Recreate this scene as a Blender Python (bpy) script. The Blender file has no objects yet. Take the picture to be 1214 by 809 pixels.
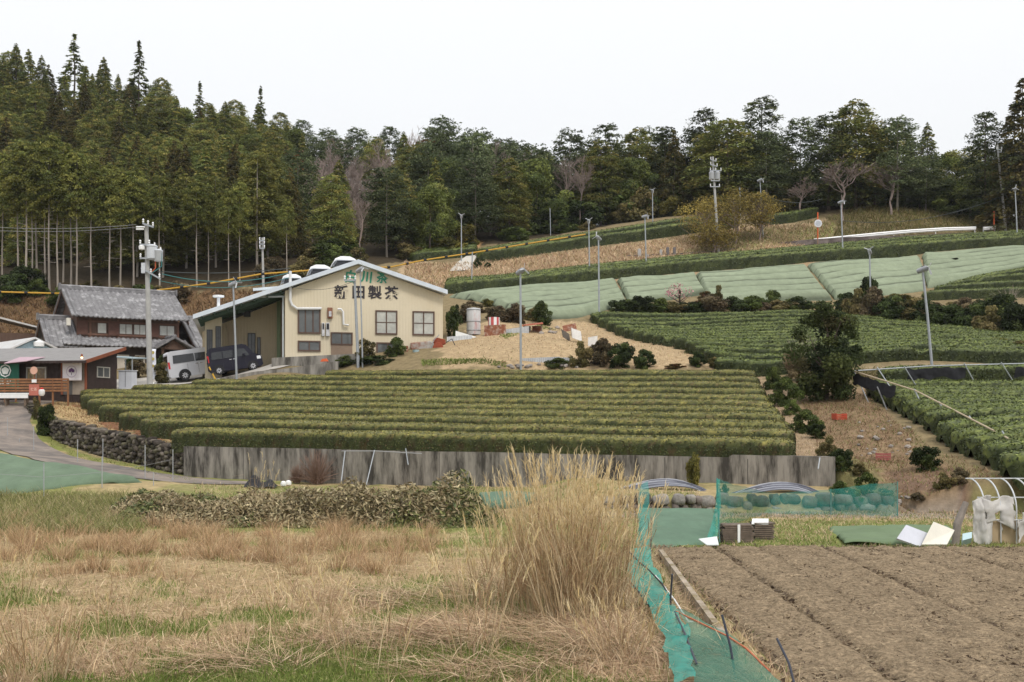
import bpy, math, random
import numpy as np
from mathutils import Vector, Matrix
rnd = random.Random(7)
rng = np.random.default_rng(11)
SC = bpy.context.scene
COL = SC.collection
# ---------------------------------------------------------------- camera geometry
# the photograph is 1214 x 809; focal length 1302 px, eye 3 m above the near field, horizon at row 490
F, HY, CX, CZ = 1302.0, 490.0, 607.0, 3.0
def P(px, py, Y): return Vector(((px-CX)/F*Y, Y, CZ-(py-HY)/F*Y))
cam = bpy.data.cameras.new('camera'); camo = bpy.data.objects.new('camera', cam); COL.objects.link(camo)
camo.location = (0, 0, CZ); camo.rotation_euler = (math.radians(90), 0, 0)
cam.sensor_width = 36; cam.lens = F/1214*36; cam.shift_y = (HY-404.5)/1214
cam.clip_start = .1; cam.clip_end = 3000
SC.camera = camo
# ---------------------------------------------------------------- world and light
SUN_EL, SUN_AZ = 52, 150      # azimuth measured from +Y clockwise (sun behind the camera, to the right)
w = bpy.data.worlds.new('World'); SC.world = w; w.use_nodes = True
nt = w.node_tree; nt.nodes.clear()
sky = nt.nodes.new('ShaderNodeTexSky'); sky.sky_type = 'NISHITA'; sky.sun_disc = False
sky.sun_elevation = math.radians(SUN_EL); sky.sun_rotation = math.radians(SUN_AZ); sky.dust_density = 3; sky.air_density = 1
mx = nt.nodes.new('ShaderNodeMix'); mx.data_type = 'RGBA'; mx.inputs[0].default_value = .93
nt.links.new(sky.outputs[0], mx.inputs[6]); cn = nt.nodes.new('ShaderNodeTexNoise'); cn.inputs['Scale'].default_value = 1.3; cn.inputs['Detail'].default_value = 4   # the cloud layer evens the sky out
ctc = nt.nodes.new('ShaderNodeTexCoord'); cmp_ = nt.nodes.new('ShaderNodeMapping'); cmp_.inputs['Scale'].default_value = (1, 1, 3); nt.links.new(ctc.outputs['Generated'], cmp_.inputs[0]); nt.links.new(cmp_.outputs[0], cn.inputs['Vector'])
cr_ = nt.nodes.new('ShaderNodeMix'); cr_.data_type = 'RGBA'; cr_.inputs[6].default_value = (10.9, 11.1, 11.35, 1); cr_.inputs[7].default_value = (11.9, 12., 12.1, 1)
nt.links.new(cn.outputs['Fac'], cr_.inputs[0])
sx_ = nt.nodes.new('ShaderNodeSeparateXYZ'); nt.links.new(ctc.outputs['Generated'], sx_.inputs[0])          # an overcast sky is brighter overhead than at the horizon
mz_ = nt.nodes.new('ShaderNodeMapRange'); mz_.inputs[3].default_value = .55; mz_.inputs[4].default_value = 1.0; nt.links.new(sx_.outputs['Z'], mz_.inputs[0])
vs_ = nt.nodes.new('ShaderNodeVectorMath'); vs_.operation = 'SCALE'; nt.links.new(cr_.outputs[2], vs_.inputs[0]); nt.links.new(mz_.outputs[0], vs_.inputs['Scale']); nt.links.new(vs_.outputs[0], mx.inputs[7])
bg = nt.nodes.new('ShaderNodeBackground'); bg.inputs[1].default_value = .1
nt.links.new(mx.outputs[2], bg.inputs[0])
wo = nt.nodes.new('ShaderNodeOutputWorld'); nt.links.new(bg.outputs[0], wo.inputs[0])
sl = bpy.data.lights.new('sun', 'SUN'); sl.energy = 1.5; sl.angle = math.radians(14); sl.color = (1, .95, .88)
so = bpy.data.objects.new('sun', sl); COL.objects.link(so)
_az = math.radians(SUN_AZ); _el = math.radians(SUN_EL)
sd = Vector((math.sin(_az)*math.cos(_el), math.cos(_az)*math.cos(_el), math.sin(_el)))
so.rotation_euler = sd.to_track_quat('Z', 'Y').to_euler(); so.location = (20, -20, 60)
SC.view_settings.view_transform = 'Standard'; SC.view_settings.look = 'None'
SC.view_settings.exposure = 0.40; SC.view_settings.gamma = 1; SC.view_settings.use_curve_mapping = False
SC.cycles.max_bounces = 6; SC.cycles.diffuse_bounces = 3; SC.cycles.glossy_bounces = 2
SC.cycles.transparent_max_bounces = 12; SC.cycles.use_denoising = True
# ---------------------------------------------------------------- materials
MATS = {}
def M(name, col=(.5,.5,.5), rough=.8, var=.18, scale=4., bump=0., bscale=None, spec=.3, metal=0., attr=False,
      col2=None, c2scale=None, c2lo=.45, c2hi=.62, stretch=None, objvar=0., ridge=None, alpha=None, trans=0.):
    """procedural Principled material; attr: base colour from the mesh attribute Col; col2: blotches of a second colour;
    ridge: (axis, per metre, strength) regular ribs; objvar: brightness differs from object to object"""
    if name in MATS: return MATS[name]
    m = bpy.data.materials.new(name); m.use_nodes = True; t = m.node_tree; N = t.nodes; L = t.links
    b = N['Principled BSDF']; b.inputs['Roughness'].default_value = rough
    b.inputs['Specular IOR Level'].default_value = spec; b.inputs['Metallic'].default_value = metal
    tc = N.new('ShaderNodeTexCoord'); vec = tc.outputs['Object']
    if stretch:
        mp = N.new('ShaderNodeMapping'); mp.inputs['Scale'].default_value = stretch; L.new(vec, mp.inputs[0]); vec = mp.outputs[0]
    if attr:
        a = N.new('ShaderNodeAttribute'); a.attribute_name = 'Col'; c = a.outputs['Color']
    else:
        r = N.new('ShaderNodeRGB'); r.outputs[0].default_value = (*col, 1); c = r.outputs[0]
    if col2:
        n2 = N.new('ShaderNodeTexNoise'); n2.inputs['Scale'].default_value = c2scale or scale; n2.inputs['Detail'].default_value = 6
        n2.inputs['Roughness'].default_value = .65; L.new(vec, n2.inputs['Vector'])
        mr = N.new('ShaderNodeMapRange'); mr.inputs[1].default_value = c2lo; mr.inputs[2].default_value = c2hi
        L.new(n2.outputs['Fac'], mr.inputs[0])
        mm = N.new('ShaderNodeMix'); mm.data_type = 'RGBA'; L.new(mr.outputs[0], mm.inputs[0]); L.new(c, mm.inputs[6])
        mm.inputs[7].default_value = (*col2, 1); c = mm.outputs[2]
    nz = N.new('ShaderNodeTexNoise'); nz.inputs['Scale'].default_value = scale; nz.inputs['Detail'].default_value = 8
    nz.inputs['Roughness'].default_value = .7; L.new(vec, nz.inputs['Vector'])
    if var:
        mr = N.new('ShaderNodeMapRange'); mr.inputs[1].default_value = .3; mr.inputs[2].default_value = .7
        mr.inputs[3].default_value = 1-var; mr.inputs[4].default_value = 1+var; L.new(nz.outputs['Fac'], mr.inputs[0])
        f = mr.outputs[0]
        if objvar:
            oi = N.new('ShaderNodeObjectInfo'); m2 = N.new('ShaderNodeMapRange'); L.new(oi.outputs['Random'], m2.inputs[0])
            m2.inputs[3].default_value = 1-objvar; m2.inputs[4].default_value = 1+objvar
            mu = N.new('ShaderNodeMath'); mu.operation = 'MULTIPLY'; L.new(f, mu.inputs[0]); L.new(m2.outputs[0], mu.inputs[1]); f = mu.outputs[0]
        vm = N.new('ShaderNodeVectorMath'); vm.operation = 'SCALE'; L.new(c, vm.inputs[0]); L.new(f, vm.inputs['Scale']); c = vm.outputs[0]
    L.new(c, b.inputs['Base Color'])
    h = None
    if bump:
        nb = nz
        if bscale:
            nb = N.new('ShaderNodeTexNoise'); nb.inputs['Scale'].default_value = bscale; nb.inputs['Detail'].default_value = 6; L.new(vec, nb.inputs['Vector'])
        bp = N.new('ShaderNodeBump'); bp.inputs['Strength'].default_value = min(1, bump); bp.inputs['Distance'].default_value = .05*max(1, bump)
        L.new(nb.outputs['Fac'], bp.inputs['Height']); h = bp.outputs[0]
    if ridge:
        ax, per, stg = ridge
        wv = N.new('ShaderNodeTexWave'); wv.wave_type = 'BANDS'; wv.bands_direction = ax; wv.inputs['Scale'].default_value = per*.05*math.pi*2/ (math.pi*2)*6.2832/ (6.2832)
        wv.inputs['Scale'].default_value = per*math.pi/10.0
        L.new(tc.outputs['Object'], wv.inputs['Vector'])
        b2 = N.new('ShaderNodeBump'); b2.inputs['Strength'].default_value = stg; b2.inputs['Distance'].default_value = .03
        L.new(wv.outputs['Fac'], b2.inputs['Height'])
        if h: L.new(h, b2.inputs['Normal'])
        h = b2.outputs[0]
    if h: L.new(h, b.inputs['Normal'])
    if trans:
        tr = N.new('ShaderNodeBsdfTranslucent'); L.new(c, tr.inputs[0]); ms = N.new('ShaderNodeMixShader'); ms.inputs[0].default_value = trans
        L.new(b.outputs[0], ms.inputs[1]); L.new(tr.outputs[0], ms.inputs[2]); L.new(ms.outputs[0], N['Material Output'].inputs[0])
    if alpha is not None:
        tp = N.new('ShaderNodeBsdfTransparent'); ms = N.new('ShaderNodeMixShader'); ms.inputs[0].default_value = alpha
        L.new(tp.outputs[0], ms.inputs[1]); L.new(b.outputs[0], ms.inputs[2]); L.new(ms.outputs[0], N['Material Output'].inputs[0])
    MATS[name] = m; return m
# ---------------------------------------------------------------- mesh helpers
def npmesh(name, V, Q, mat, C=None, mi=None, smooth=False):
    """numpy verts (n,3) and quads (m,4) -> mesh; C = per-vertex colours (attribute Col)"""
    V = np.asarray(V, np.float32); Q = np.asarray(Q, np.int32)
    me = bpy.data.meshes.new(name); me.vertices.add(len(V)); me.vertices.foreach_set('co', V.ravel())
    me.loops.add(Q.size); me.loops.foreach_set('vertex_index', Q.ravel())
    me.polygons.add(len(Q)); me.polygons.foreach_set('loop_start', np.arange(len(Q), dtype=np.int32)*Q.shape[1])
    if smooth: me.polygons.foreach_set('use_smooth', np.ones(len(Q), bool))
    if mi is not None: me.polygons.foreach_set('material_index', np.asarray(mi, np.int32))
    me.update(calc_edges=True)
    if C is not None:
        C = np.asarray(C, np.float32)
        if C.shape[1] == 3: C = np.hstack([C, np.ones((len(C), 1), np.float32)])
        at = me.color_attributes.new('Col', 'FLOAT_COLOR', 'POINT'); at.data.foreach_set('color', C.ravel())
    for m in (mat if isinstance(mat, (list, tuple)) else [mat]): me.materials.append(m)
    return me
def link(name, me, parent=None, loc=None):
    o = bpy.data.objects.new(name, me); COL.objects.link(o)
    if parent is not None: o.parent = parent
    if loc is not None: o.location = loc
    return o
def tag(o, label, cat, group=None, kind=None):
    o['label'] = label; o['category'] = cat
    if group: o['group'] = group
    if kind: o['kind'] = kind
    return o
def thing(name, label, cat, loc=(0,0,0), rotz=0, group=None):
    o = bpy.data.objects.new(name, None); COL.objects.link(o); o.location = loc; o.rotation_euler = (0,0,rotz)
    return tag(o, label, cat, group)
class MB:
    def __init__(s): s.v = []; s.f = []; s.m = []
    def add(s, vs, fs, mi=0):
        o = len(s.v); s.v += [tuple(v) for v in vs]; s.f += [tuple(i+o for i in f) for f in fs]; s.m += [mi]*len(fs); return s
    def box(s, x0, x1, y0, y1, z0, z1, mi=0):
        return s.add([(x0,y0,z0),(x1,y0,z0),(x1,y1,z0),(x0,y1,z0),(x0,y0,z1),(x1,y0,z1),(x1,y1,z1),(x0,y1,z1)],
                     [(0,3,2,1),(4,5,6,7),(0,1,5,4),(1,2,6,5),(2,3,7,6),(3,0,4,7)], mi)
    def hexa(s, b, t, mi=0):
        return s.add(list(b)+list(t), [(0,3,2,1),(4,5,6,7),(0,1,5,4),(1,2,6,5),(2,3,7,6),(3,0,4,7)], mi)
    def beam(s, a, b, w, h, mi=0):
        a = Vector(a); b = Vector(b); d = (b-a).normalized(); up = Vector((0,0,1)) if abs(d.z) < .95 else Vector((0,1,0))
        x = d.cross(up).normalized()*w/2; y = x.cross(d).normalized()*h/2
        return s.hexa([a-x-y,a+x-y,a+x+y,a-x+y], [b-x-y,b+x-y,b+x+y,b-x+y], mi)
    def tube(s, pts, r, n=8, mi=0, caps=True):
        pts = [Vector(p) for p in pts]; rs = r if isinstance(r, (list, tuple)) else [r]*len(pts)
        vs = []; fs = []; ref = None
        for i, p in enumerate(pts):
            d = (pts[min(i+1, len(pts)-1)]-pts[max(i-1, 0)]).normalized()
            if ref is None: ref = Vector((1,0,0)) if abs(d.x) < .8 else Vector((0,1,0))
            x = d.cross(ref).normalized(); y = d.cross(x).normalized(); ref = -(d.cross(x).normalized()).cross(d) if False else x.cross(d)
            for k in range(n):
                a = 2*math.pi*k/n; vs.append(p+x*math.cos(a)*rs[i]+y*math.sin(a)*rs[i])
            ref = ref.normalized()
            ref = x.cross(d) if False else ref
        for i in range(len(pts)-1):
            for k in range(n):
                fs.append((i*n+k, i*n+(k+1) % n, (i+1)*n+(k+1) % n, (i+1)*n+k))
        if caps: fs.append(tuple(range(n))[::-1]); fs.append(tuple((len(pts)-1)*n+k for k in range(n)))
        return s.add(vs, fs, mi)
    def lathe(s, prof, n=16, mi=0, c=(0,0,0)):
        vs = [(c[0]+r*math.cos(2*math.pi*k/n), c[1]+r*math.sin(2*math.pi*k/n), c[2]+z) for r, z in prof for k in range(n)]
        fs = [(i*n+k, i*n+(k+1) % n, (i+1)*n+(k+1) % n, (i+1)*n+k) for i in range(len(prof)-1) for k in range(n)]
        fs.append(tuple(range(n))[::-1]); fs.append(tuple((len(prof)-1)*n+k for k in range(n)))
        return s.add(vs, fs, mi)
    def prism(s, poly, y0, y1, mi=0):
        """poly: (x,z) outline in the XZ plane, extruded along Y"""
        n = len(poly)
        return s.add([(x,y0,z) for x,z in poly]+[(x,y1,z) for x,z in poly],
                     [tuple(range(n)), tuple(range(2*n-1, n-1, -1))]+[(i, i+n, (i+1) % n+n, (i+1) % n) for i in range(n)], mi)
    def build(s, name, mats, parent=None, loc=None, smooth=False, bevel=0):
        me = bpy.data.meshes.new(name); me.from_pydata(s.v, [], s.f); me.update()
        for m in (mats if isinstance(mats, (list, tuple)) else [mats]): me.materials.append(m)
        me.polygons.foreach_set('material_index', s.m)
        if smooth:
            me.polygons.foreach_set('use_smooth', [True]*len(s.f))
            try: me.set_sharp_from_angle(angle=math.radians(40))
            except Exception: pass
        o = link(name, me, parent, loc)
        if bevel:
            bm = o.modifiers.new('bevel', 'BEVEL'); bm.width = bevel; bm.segments = 2; bm.limit_method = 'ANGLE'
        return o
def fbm(x, y, seed=0, octv=4, base=1.):
    """cheap smooth value noise, about -1..1"""
    x = np.asarray(x, float); y = np.asarray(y, float); out = np.zeros(np.broadcast(x, y).shape); amp = 1.; tot = 0
    for o in range(octv):
        xx = x*base*2**o+13.7*o+seed*3.1; yy = y*base*2**o-7.3*o+seed*1.7
        i = np.floor(xx).astype(int); j = np.floor(yy).astype(int); fx = xx-i; fy = yy-j
        fx = fx*fx*(3-2*fx); fy = fy*fy*(3-2*fy)
        def h(a, b):
            n = (a*374761393+b*668265263+(seed+o*17)*2147483647) & 0xffffffff
            n = ((n ^ (n >> 13))*1274126177) & 0xffffffff
            return ((n ^ (n >> 16)) & 0xffff)/32767.5-1
        v = (h(i,j)*(1-fx)+h(i+1,j)*fx)*(1-fy)+(h(i,j+1)*(1-fx)+h(i+1,j+1)*fx)*fy
        out = out+v*amp; tot += amp; amp *= .5
    return out/tot
# ---------------------------------------------------------------- terrain
ROWL = [(215,509),(178,497),(152,489),(128,481),(114,474),(106,468),(105,463),(165,457),(235,451),(312,446),(392,440.5)]
ROWR = [(937,521),(938,511),(932,500.5),(926,492),(920,484.5),(914,477),(909,469.5),(904,462),(900,455),(897,447.5),(893,440)]
ROWS = []
for k in range(11):
    R = P(*ROWR[k], 39+2.0*k); kx = (ROWL[k][0]-CX)/F
    YL = (R.y+.36*R.x)/(1+.36*kx); ROWS.append((P(*ROWL[k], YL), R))
TEA_H = .74
up = [(l.x, l.y, l.z-TEA_H) for l, r in ROWS]+[(r.x, r.y, r.z-TEA_H) for l, r in ROWS]+[((l.x+r.x)/2, (l.y+r.y)/2, (l.z+r.z)/2-TEA_H) for l, r in ROWS]
UPX = [(990,546,38),(600,543,41.8),(225,530,47),(65,499,57),(35,479,63),
 (870,437,63),(940,440,62),(820,437,62.5),(760,434,64),(700,381,88),(1214,432,60),(1100,436,58),(945,379,86),(1100,388,82),(1214,402,78),(1010,436,59),
 (1190,568,33.3),(1214,572,33.2),(1140,545,37),(1080,512,42.5),(1035,488,48),(1020,462,55),(1214,459,55.5),(1120,460,55),(1214,500,45),
 (1060,606,33.6),(1046,549,39.5),(1000,498,47),(975,472,53),(1100,577,34.2),(1120,562,35.5),(985,590,36.8),(1010,585,36.3),
 (945,542,40.5),(930,492,49),(912,455,57.5),(955,500,47),
 (600,432,65),(640,402,73),(700,402,78),(600,385,80),(338,428,71),(527,408,75),(240,441,76),(430,428,70),(560,392,79),
 (700,373,89.5),(640,374,87),(560,360,92),(820,370,92),(1000,360,95),(1090,347,98),(1214,322,103),(570,346,100),(740,331,104),(960,313,107),(1214,299,110),
 (600,326,112),(900,301,116),(1214,286,118),(560,312,117),(650,290,125),(480,332,110),(480,312,118),(780,263,132),(850,300,119),(905,282,122),
 (970,293,122),(1170,277,124),(1050,252,131),(1200,266,128),(520,304,124),(500,295,130),(650,279,135),(800,256,140),(560,290,131),
 (0,347,105),(100,346,106),(200,346,106),(320,336,106),(400,312,112),(20,396,97),(120,400,100),(0,376,99),(150,441,86),(60,446,80),(215,455,72),(300,441,73.5),(400,430,71),
 (60,470,67),(177,457,69),(140,468,66)]
up += [tuple(P(*q)) for q in UPX]
up += [(-70,190,54.),(-57,190,50.2),(-43,185,45),(-28,175,39),(-18,170,36.4),(-6,165,32.5),(5,160,29.5),(17,155,29.5),(33,145,30.6),(48,140,29),(64,140,28),
       (-100,190,57),(-70,240,53),(0,240,30),(80,240,26),(110,140,27),(-110,110,18),(-110,60,3.5),(-60,63.5,3.4),(-40,63,3.5),(-90,62,3.3),
       (60,34,1.2),(60,60,6),(60,90,12),(80,120,22),(40,33.5,1.0),(-60,150,32),(-35,140,26),(-85,150,34)]
lowp = [(x, y, 0.) for x in (-30,-15,0,8,16,30,60) for y in (3,12,22,30)]+[(-60,10,0),(-60,30,.3)]
lowp += [tuple(P(*q)) for q in [(80,566,40),(0,588,37),(0,541,45),(160,566,43.5),(240,569,45),(100,546,50),(20,513,56),(0,481,62.5),(75,474,62),(225,564,46.8),(65,521,56.5),(36,489,61.5),(300,573,43.5),(400,579,42),(600,588,38)]]
lowp += [(11.2,37.8,.1),(6,36.5,.0),(12.5,33.5,-.05),(25,33.4,.0),(40,33.4,.2),(60,33.4,.8),(-60,62.5,3.3),(-110,60,3.4),(-60,45,1.2),(-90,30,.4)]
def tps(pts, lam=.02):
    A = np.array(pts, float); xy = A[:, :2]/50; n = len(A)
    d2 = ((xy[:, None]-xy[None])**2).sum(-1); K = .5*d2*np.log(d2+1e-9)
    Pm = np.hstack([np.ones((n,1)), xy]); top = np.hstack([K+lam*.01*np.eye(n), Pm]); bot = np.hstack([Pm.T, np.zeros((3,3))])
    s = np.linalg.solve(np.vstack([top, bot]), np.concatenate([A[:, 2], np.zeros(3)]))
    def f(X, Y):
        X = np.asarray(X, float); Y = np.asarray(Y, float); sh = np.broadcast(X, Y).shape
        q = np.stack([np.broadcast_to(X, sh).ravel(), np.broadcast_to(Y, sh).ravel()], 1)/50; out = np.empty(len(q))
        for i in range(0, len(q), 20000):
            c = q[i:i+20000]; d = ((c[:, None]-xy[None])**2).sum(-1)
            out[i:i+20000] = (.5*d*np.log(d+1e-9))@s[:n]+s[n]+c@s[n+1:]
        return out.reshape(sh)
    return f
f_up, f_low = tps(up), tps(lowp)
BX = [-400,-60,-27.7,-23.7,-13.8,11.2,12.4,400]; BY = [64,64,63,57,47,38,33.5,33.5]
def Yb(X): return np.interp(X, BX, BY)
def sstep(a, b, x):
    t = np.clip((x-a)/(b-a), 0, 1); return t*t*(3-2*t)
def h_low(X, Y):
    X = np.asarray(X, float); Y = np.asarray(Y, float)
    z = f_low(np.clip(X,-110,90), Y)
    z = z+.38*sstep(33.9,34.5,Y+.0*X)*sstep(.5,2.5,X)*(1-sstep(12.3,13,X))          # the terrace behind the boulder wall
    return z+.03*fbm(X, Y, 3, 3, .5)
def h_up(X, Y):
    X = np.asarray(X, float); Y = np.asarray(Y, float)
    return f_up(np.clip(X,-115,115), np.clip(Y, 0, 245))+.06*fbm(X, Y, 5, 4, .35)*sstep(33, 60, Y+0*X)
def H(X, Y):
    X = np.asarray(X, float); Y = np.asarray(Y, float)
    return np.where(Y > Yb(X), h_up(X, Y), h_low(X, Y))
def Hs(x, y): return float(H(np.array([x]), np.array([y]))[0])
_YS = np.concatenate([np.arange(4, 60, .06), np.arange(60, 245, .15)])
def G(px, py, y0=None, y1=250):
    """first point where the sight line through a photograph pixel meets the ground"""
    X = (px-CX)/F*_YS; Z = CZ-(py-HY)/F*_YS
    ok = (_YS > (y0 if y0 else 0)) & (_YS < y1)
    hit = np.where((Z <= H(X, _YS)) & ok)[0]
    i = hit[0] if len(hit) else np.where(ok)[0][-1]
    return Vector((X[i], _YS[i], float(H(X[i:i+1], _YS[i:i+1])[0])))
def GU(px, py, y1=250):
    return G(px, py, float(Yb((px-CX)/F*50))+.1, y1)
def inpoly(X, Y, poly):
    r = np.zeros(X.shape, bool); n = len(poly)
    for i in range(n):
        x0, y0 = poly[i][0], poly[i][1]; x1, y1 = poly[(i+1) % n][0], poly[(i+1) % n][1]
        c = ((y0 > Y) != (y1 > Y)) & (X < (x1-x0)*(Y-y0)/(y1-y0+1e-12)+x0); r ^= c
    return r
def gpoly(pix, y0=None, y1=250): return [tuple(G(a, b, y0, y1))[:2] for a, b in pix]
# ---------------------------------------------------------------- ground sheet
def col_axis():
    a = np.arange(-38, 38.01, .28); g = [38.]; st = .3
    while g[-1] < 400: st *= 1.06; g.append(g[-1]+st)
    g = np.array(g[1:]); return np.concatenate([-g[::-1], a, g])
_X = col_axis(); _t0 = np.linspace(0, 1, 150)**.75; t1 = [0.]; st = .16
while t1[-1] < 900: st = min(st*1.012, 1.2) if t1[-1] < 190 else st*1.1; t1.append(t1[-1]+st)
_t1 = np.array(t1)
yb = Yb(_X)
YY = np.concatenate([2+(yb[None]-2-.004)*_t0[:, None], yb[None]+.004+_t1[:, None]]); XX = np.broadcast_to(_X[None], YY.shape)
ZZ = np.empty(YY.shape); nlow = len(_t0)
ZZ[:nlow] = h_low(XX[:nlow], YY[:nlow]); ZZ[nlow:] = h_up(XX[nlow:], YY[nlow:])
ZZ += np.where(YY < 33, .035*fbm(XX, YY, 9, 4, 1.6), .05*fbm(XX, YY, 9, 3, 1.))
nr, nc = YY.shape
Cg = np.empty((nr, nc, 3)); Cg[:] = (.20, .155, .085)
def blend(mask, col, soft=None): 
    Cg[mask] = col
n1 = fbm(XX, YY, 21, 4, .25); n2 = fbm(XX, YY, 22, 4, .9)
up_m = np.zeros(YY.shape, bool); up_m[nlow:] = True
Cg[~up_m] = (.33, .255, .135)
gr = sstep(-.05, .25, n1*.6+n2*.6+.02)[..., None]*(~up_m)[..., None]
Cg = Cg*(1-gr*.75)+np.array((.15, .175, .045))*gr*.75
jx = XX+.5*n2+.6*n1; jy = YY+.7*n2+.6*n1            # zones get ragged edges
def zone(pix, col, y0=None, y1=250, amt=1., rows=None, rough=1.):
    poly = gpoly(pix, y0, y1); m = inpoly(XX+(jx-XX)*rough, YY+(jy-YY)*rough, poly)
    if rows == 'up': m &= up_m
    if rows == 'low': m &= ~up_m
    Cg[m] = Cg[m]*(1-amt)+np.array(col)*amt
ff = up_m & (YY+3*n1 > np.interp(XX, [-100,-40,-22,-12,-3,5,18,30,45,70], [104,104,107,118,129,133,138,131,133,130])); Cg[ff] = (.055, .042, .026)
zone([(-300,349),(0,349),(200,349),(320,340),(320,380),(235,395),(-300,420)], (.17,.105,.055), 80, rows='up')
zone([(470,338),(560,342),(760,325),(920,300),(990,290),(980,262),(870,268),(800,282),(700,296),(560,312),(480,310)], (.36,.265,.165), 95, rows='up')
zone([(800,300),(850,305),(980,294),(990,262),(900,272)], (.22,.22,.08), 100, rows='up')
zone([(520,440),(860,441),(840,425),(780,405),(715,382),(660,380),(560,385),(520,410)], (.36,.265,.155), 60, 95, rows='up')
zone([(640,320),(940,311),(1215,293),(1215,303),(940,322),(640,346)], (.31,.22,.13), 95, 118, rows='up')
zone([(925,303),(1090,290),(1160,281),(1195,279),(1214,287),(1100,296),(940,306)], (.40,.20,.085), 100, 128, rows='up', rough=.3)
zone([(495,305),(560,301),(575,285),(520,288)], (.40,.24,.11), 118, 140, rows='up')
zone([(950,470),(1020,462),(1060,500),(1130,560),(1150,600),(1100,612),(1000,612),(990,560),(965,520),(945,500)], (.21,.145,.085), 32, 60)
zone([(1050,560),(1130,560),(1150,600),(1060,606)], (.17,.11,.075), 32, 45)
zone([(925,545),(975,545),(960,500),(935,470),(905,445),(890,441),(915,500)], (.30,.22,.14), 36, 66, rows='up')
zone([(975,530),(1040,560),(1030,600),(990,600)], (.16,.17,.06), 32, 45, amt=.6)
zone([(45,478),(110,470),(150,500),(215,525),(240,530),(150,522),(100,508)], (.36,.255,.13), 46, rows='up')
zone([(95,478),(120,480),(160,505),(205,522),(180,528),(130,508)], (.20,.10,.055), 46, rows='up')
zone([(1010,455),(1214,452),(1214,432),(1010,438)], (.22,.17,.10), 50, rows='up')
zone([(720,606),(1160,606),(1160,616),(720,614)], (.26,.215,.17), 28, 36, rows='low', rough=.3)
zone([(700,650),(780,660),(1240,652),(1240,640),(1100,618),(850,616),(740,616)], (.17,.185,.055), 22, 35, rows='low', rough=.4)
zone([(740,655),(790,655),(905,830),(800,830)], (.33,.26,.15), 8, 30, rows='low', rough=.4)
zone([(-60,600),(140,590),(200,575),(420,575),(500,585),(330,625),(100,630),(-60,650)], (.17,.18,.06), 25, 46, amt=.6, rows='low')
zone([(20,482),(36,490),(45,520),(80,540),(230,572),(235,563),(100,540),(60,515),(40,485)], (.17,.19,.05), 40, 64, rows='low', amt=.8)
q = np.arange(nr*nc).reshape(nr, nc); Q = np.stack([q[:-1,:-1], q[:-1,1:], q[1:,1:], q[1:,:-1]], -1).reshape(-1, 4)
gm = M('ground_earth', attr=True, rough=.95, var=.34, scale=2.6, bump=.8, bscale=9, spec=.1)
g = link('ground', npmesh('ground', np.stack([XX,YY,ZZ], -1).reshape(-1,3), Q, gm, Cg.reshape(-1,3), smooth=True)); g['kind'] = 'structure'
# ---------------------------------------------------------------- sheets on the ground
def ribbon(name, A, B, mat, lift=.03, nx=10, ns=60, y0=None, y1=250, kind='structure', jag=0.):
    """strip between two pixel polylines laid on the terrain"""
    def rs(pp):
        w_ = np.array([tuple(G(a, b, y0, y1))[:2] for a, b in pp]); d = np.concatenate([[0], np.cumsum(np.hypot(*np.diff(w_, axis=0).T))])
        t = np.linspace(0, d[-1], ns); return np.stack([np.interp(t, d, w_[:,0]), np.interp(t, d, w_[:,1])], 1)
    a, b = rs(A), rs(B); s = np.linspace(0, 1, nx)[None, :, None]; W_ = a[:, None]*(1-s)+b[:, None]*s
    z = H(W_[...,0], W_[...,1])+lift
    V = np.concatenate([W_, z[..., None]], -1).reshape(-1,3); q = np.arange(ns*nx).reshape(ns, nx)
    Q = np.stack([q[:-1,:-1], q[1:,:-1], q[1:,1:], q[:-1,1:]], -1).reshape(-1,4)
    o = link(name, npmesh(name, V, Q, mat, smooth=True)); o['kind'] = kind; return o
asph = M('worn_asphalt', (.235,.195,.165), .9, .2, 1.2, .3, 20, col2=(.13,.115,.105), c2scale=.5, spec=.2)
ribbon('road', [(-60,468),(-60,505),(-30,522),(0,534),(40,546),(90,557),(150,567),(205,573),(255,575.5),(310,575)],
       [(100,471),(70,476),(40,487),(35,500),(46,521),(72,537),(110,548),(165,558),(220,566),(255,570),(310,573.5)], asph, .04, 14, 120, 36, 70)
ribbon('yard', [(-60,466),(100,470),(160,462),(230,455),(330,438),(410,426)], [(-60,449),(60,452),(160,450),(230,444),(330,428),(420,418)],
       M('concrete_yard', (.42,.39,.35), .9, .2, 1.5), .05, 8, 80, 61, 85)
ribbon('farm_track', [(573,297),(566,305),(557,322)], [(560,300),(547,309),(533,323)], M('pale_track', (.52,.49,.44), .95, .15, 2), .12, 6, 30, 105, 140)
# ploughed soil: its own dense relief sheet
ys = np.arange(9.5, 24.6, .07); xs = np.arange(3.05, 17.5, .08)
X2, Y2 = np.meshgrid(xs, ys); X2 = X2+.05*fbm(X2, Y2, 33, 3, .6)
edge = np.minimum(sstep(0, .25, X2-3.02), sstep(0, .6, 24.6-Y2+.25*fbm(X2, Y2, 5, 2, .7)))
furr = np.zeros(X2.shape)
for fx, am in ((4.35,.10),(5.3,.03),(6.7,.085),(8.2,.03),(9.3,.095),(10.7,.03),(11.9,.08),(13.,.04)):
    d = X2-fx-.05*fbm(Y2, Y2*0, 3, 2, .8)-.02*(Y2-17); furr -= am*np.exp(-(d/.08)**2)*(.6+.6*fbm(Y2*1., Y2*0+fx, 8, 3, .5)); furr += .3*am*np.exp(-((np.abs(d)-.2)/.1)**2)
Z2 = h_low(X2, Y2)-.06+edge*(.12+furr+.04*fbm(X2, Y2, 41, 4, 3.2)+.055*np.abs(fbm(X2, Y2, 43, 3, 7.)))
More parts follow.
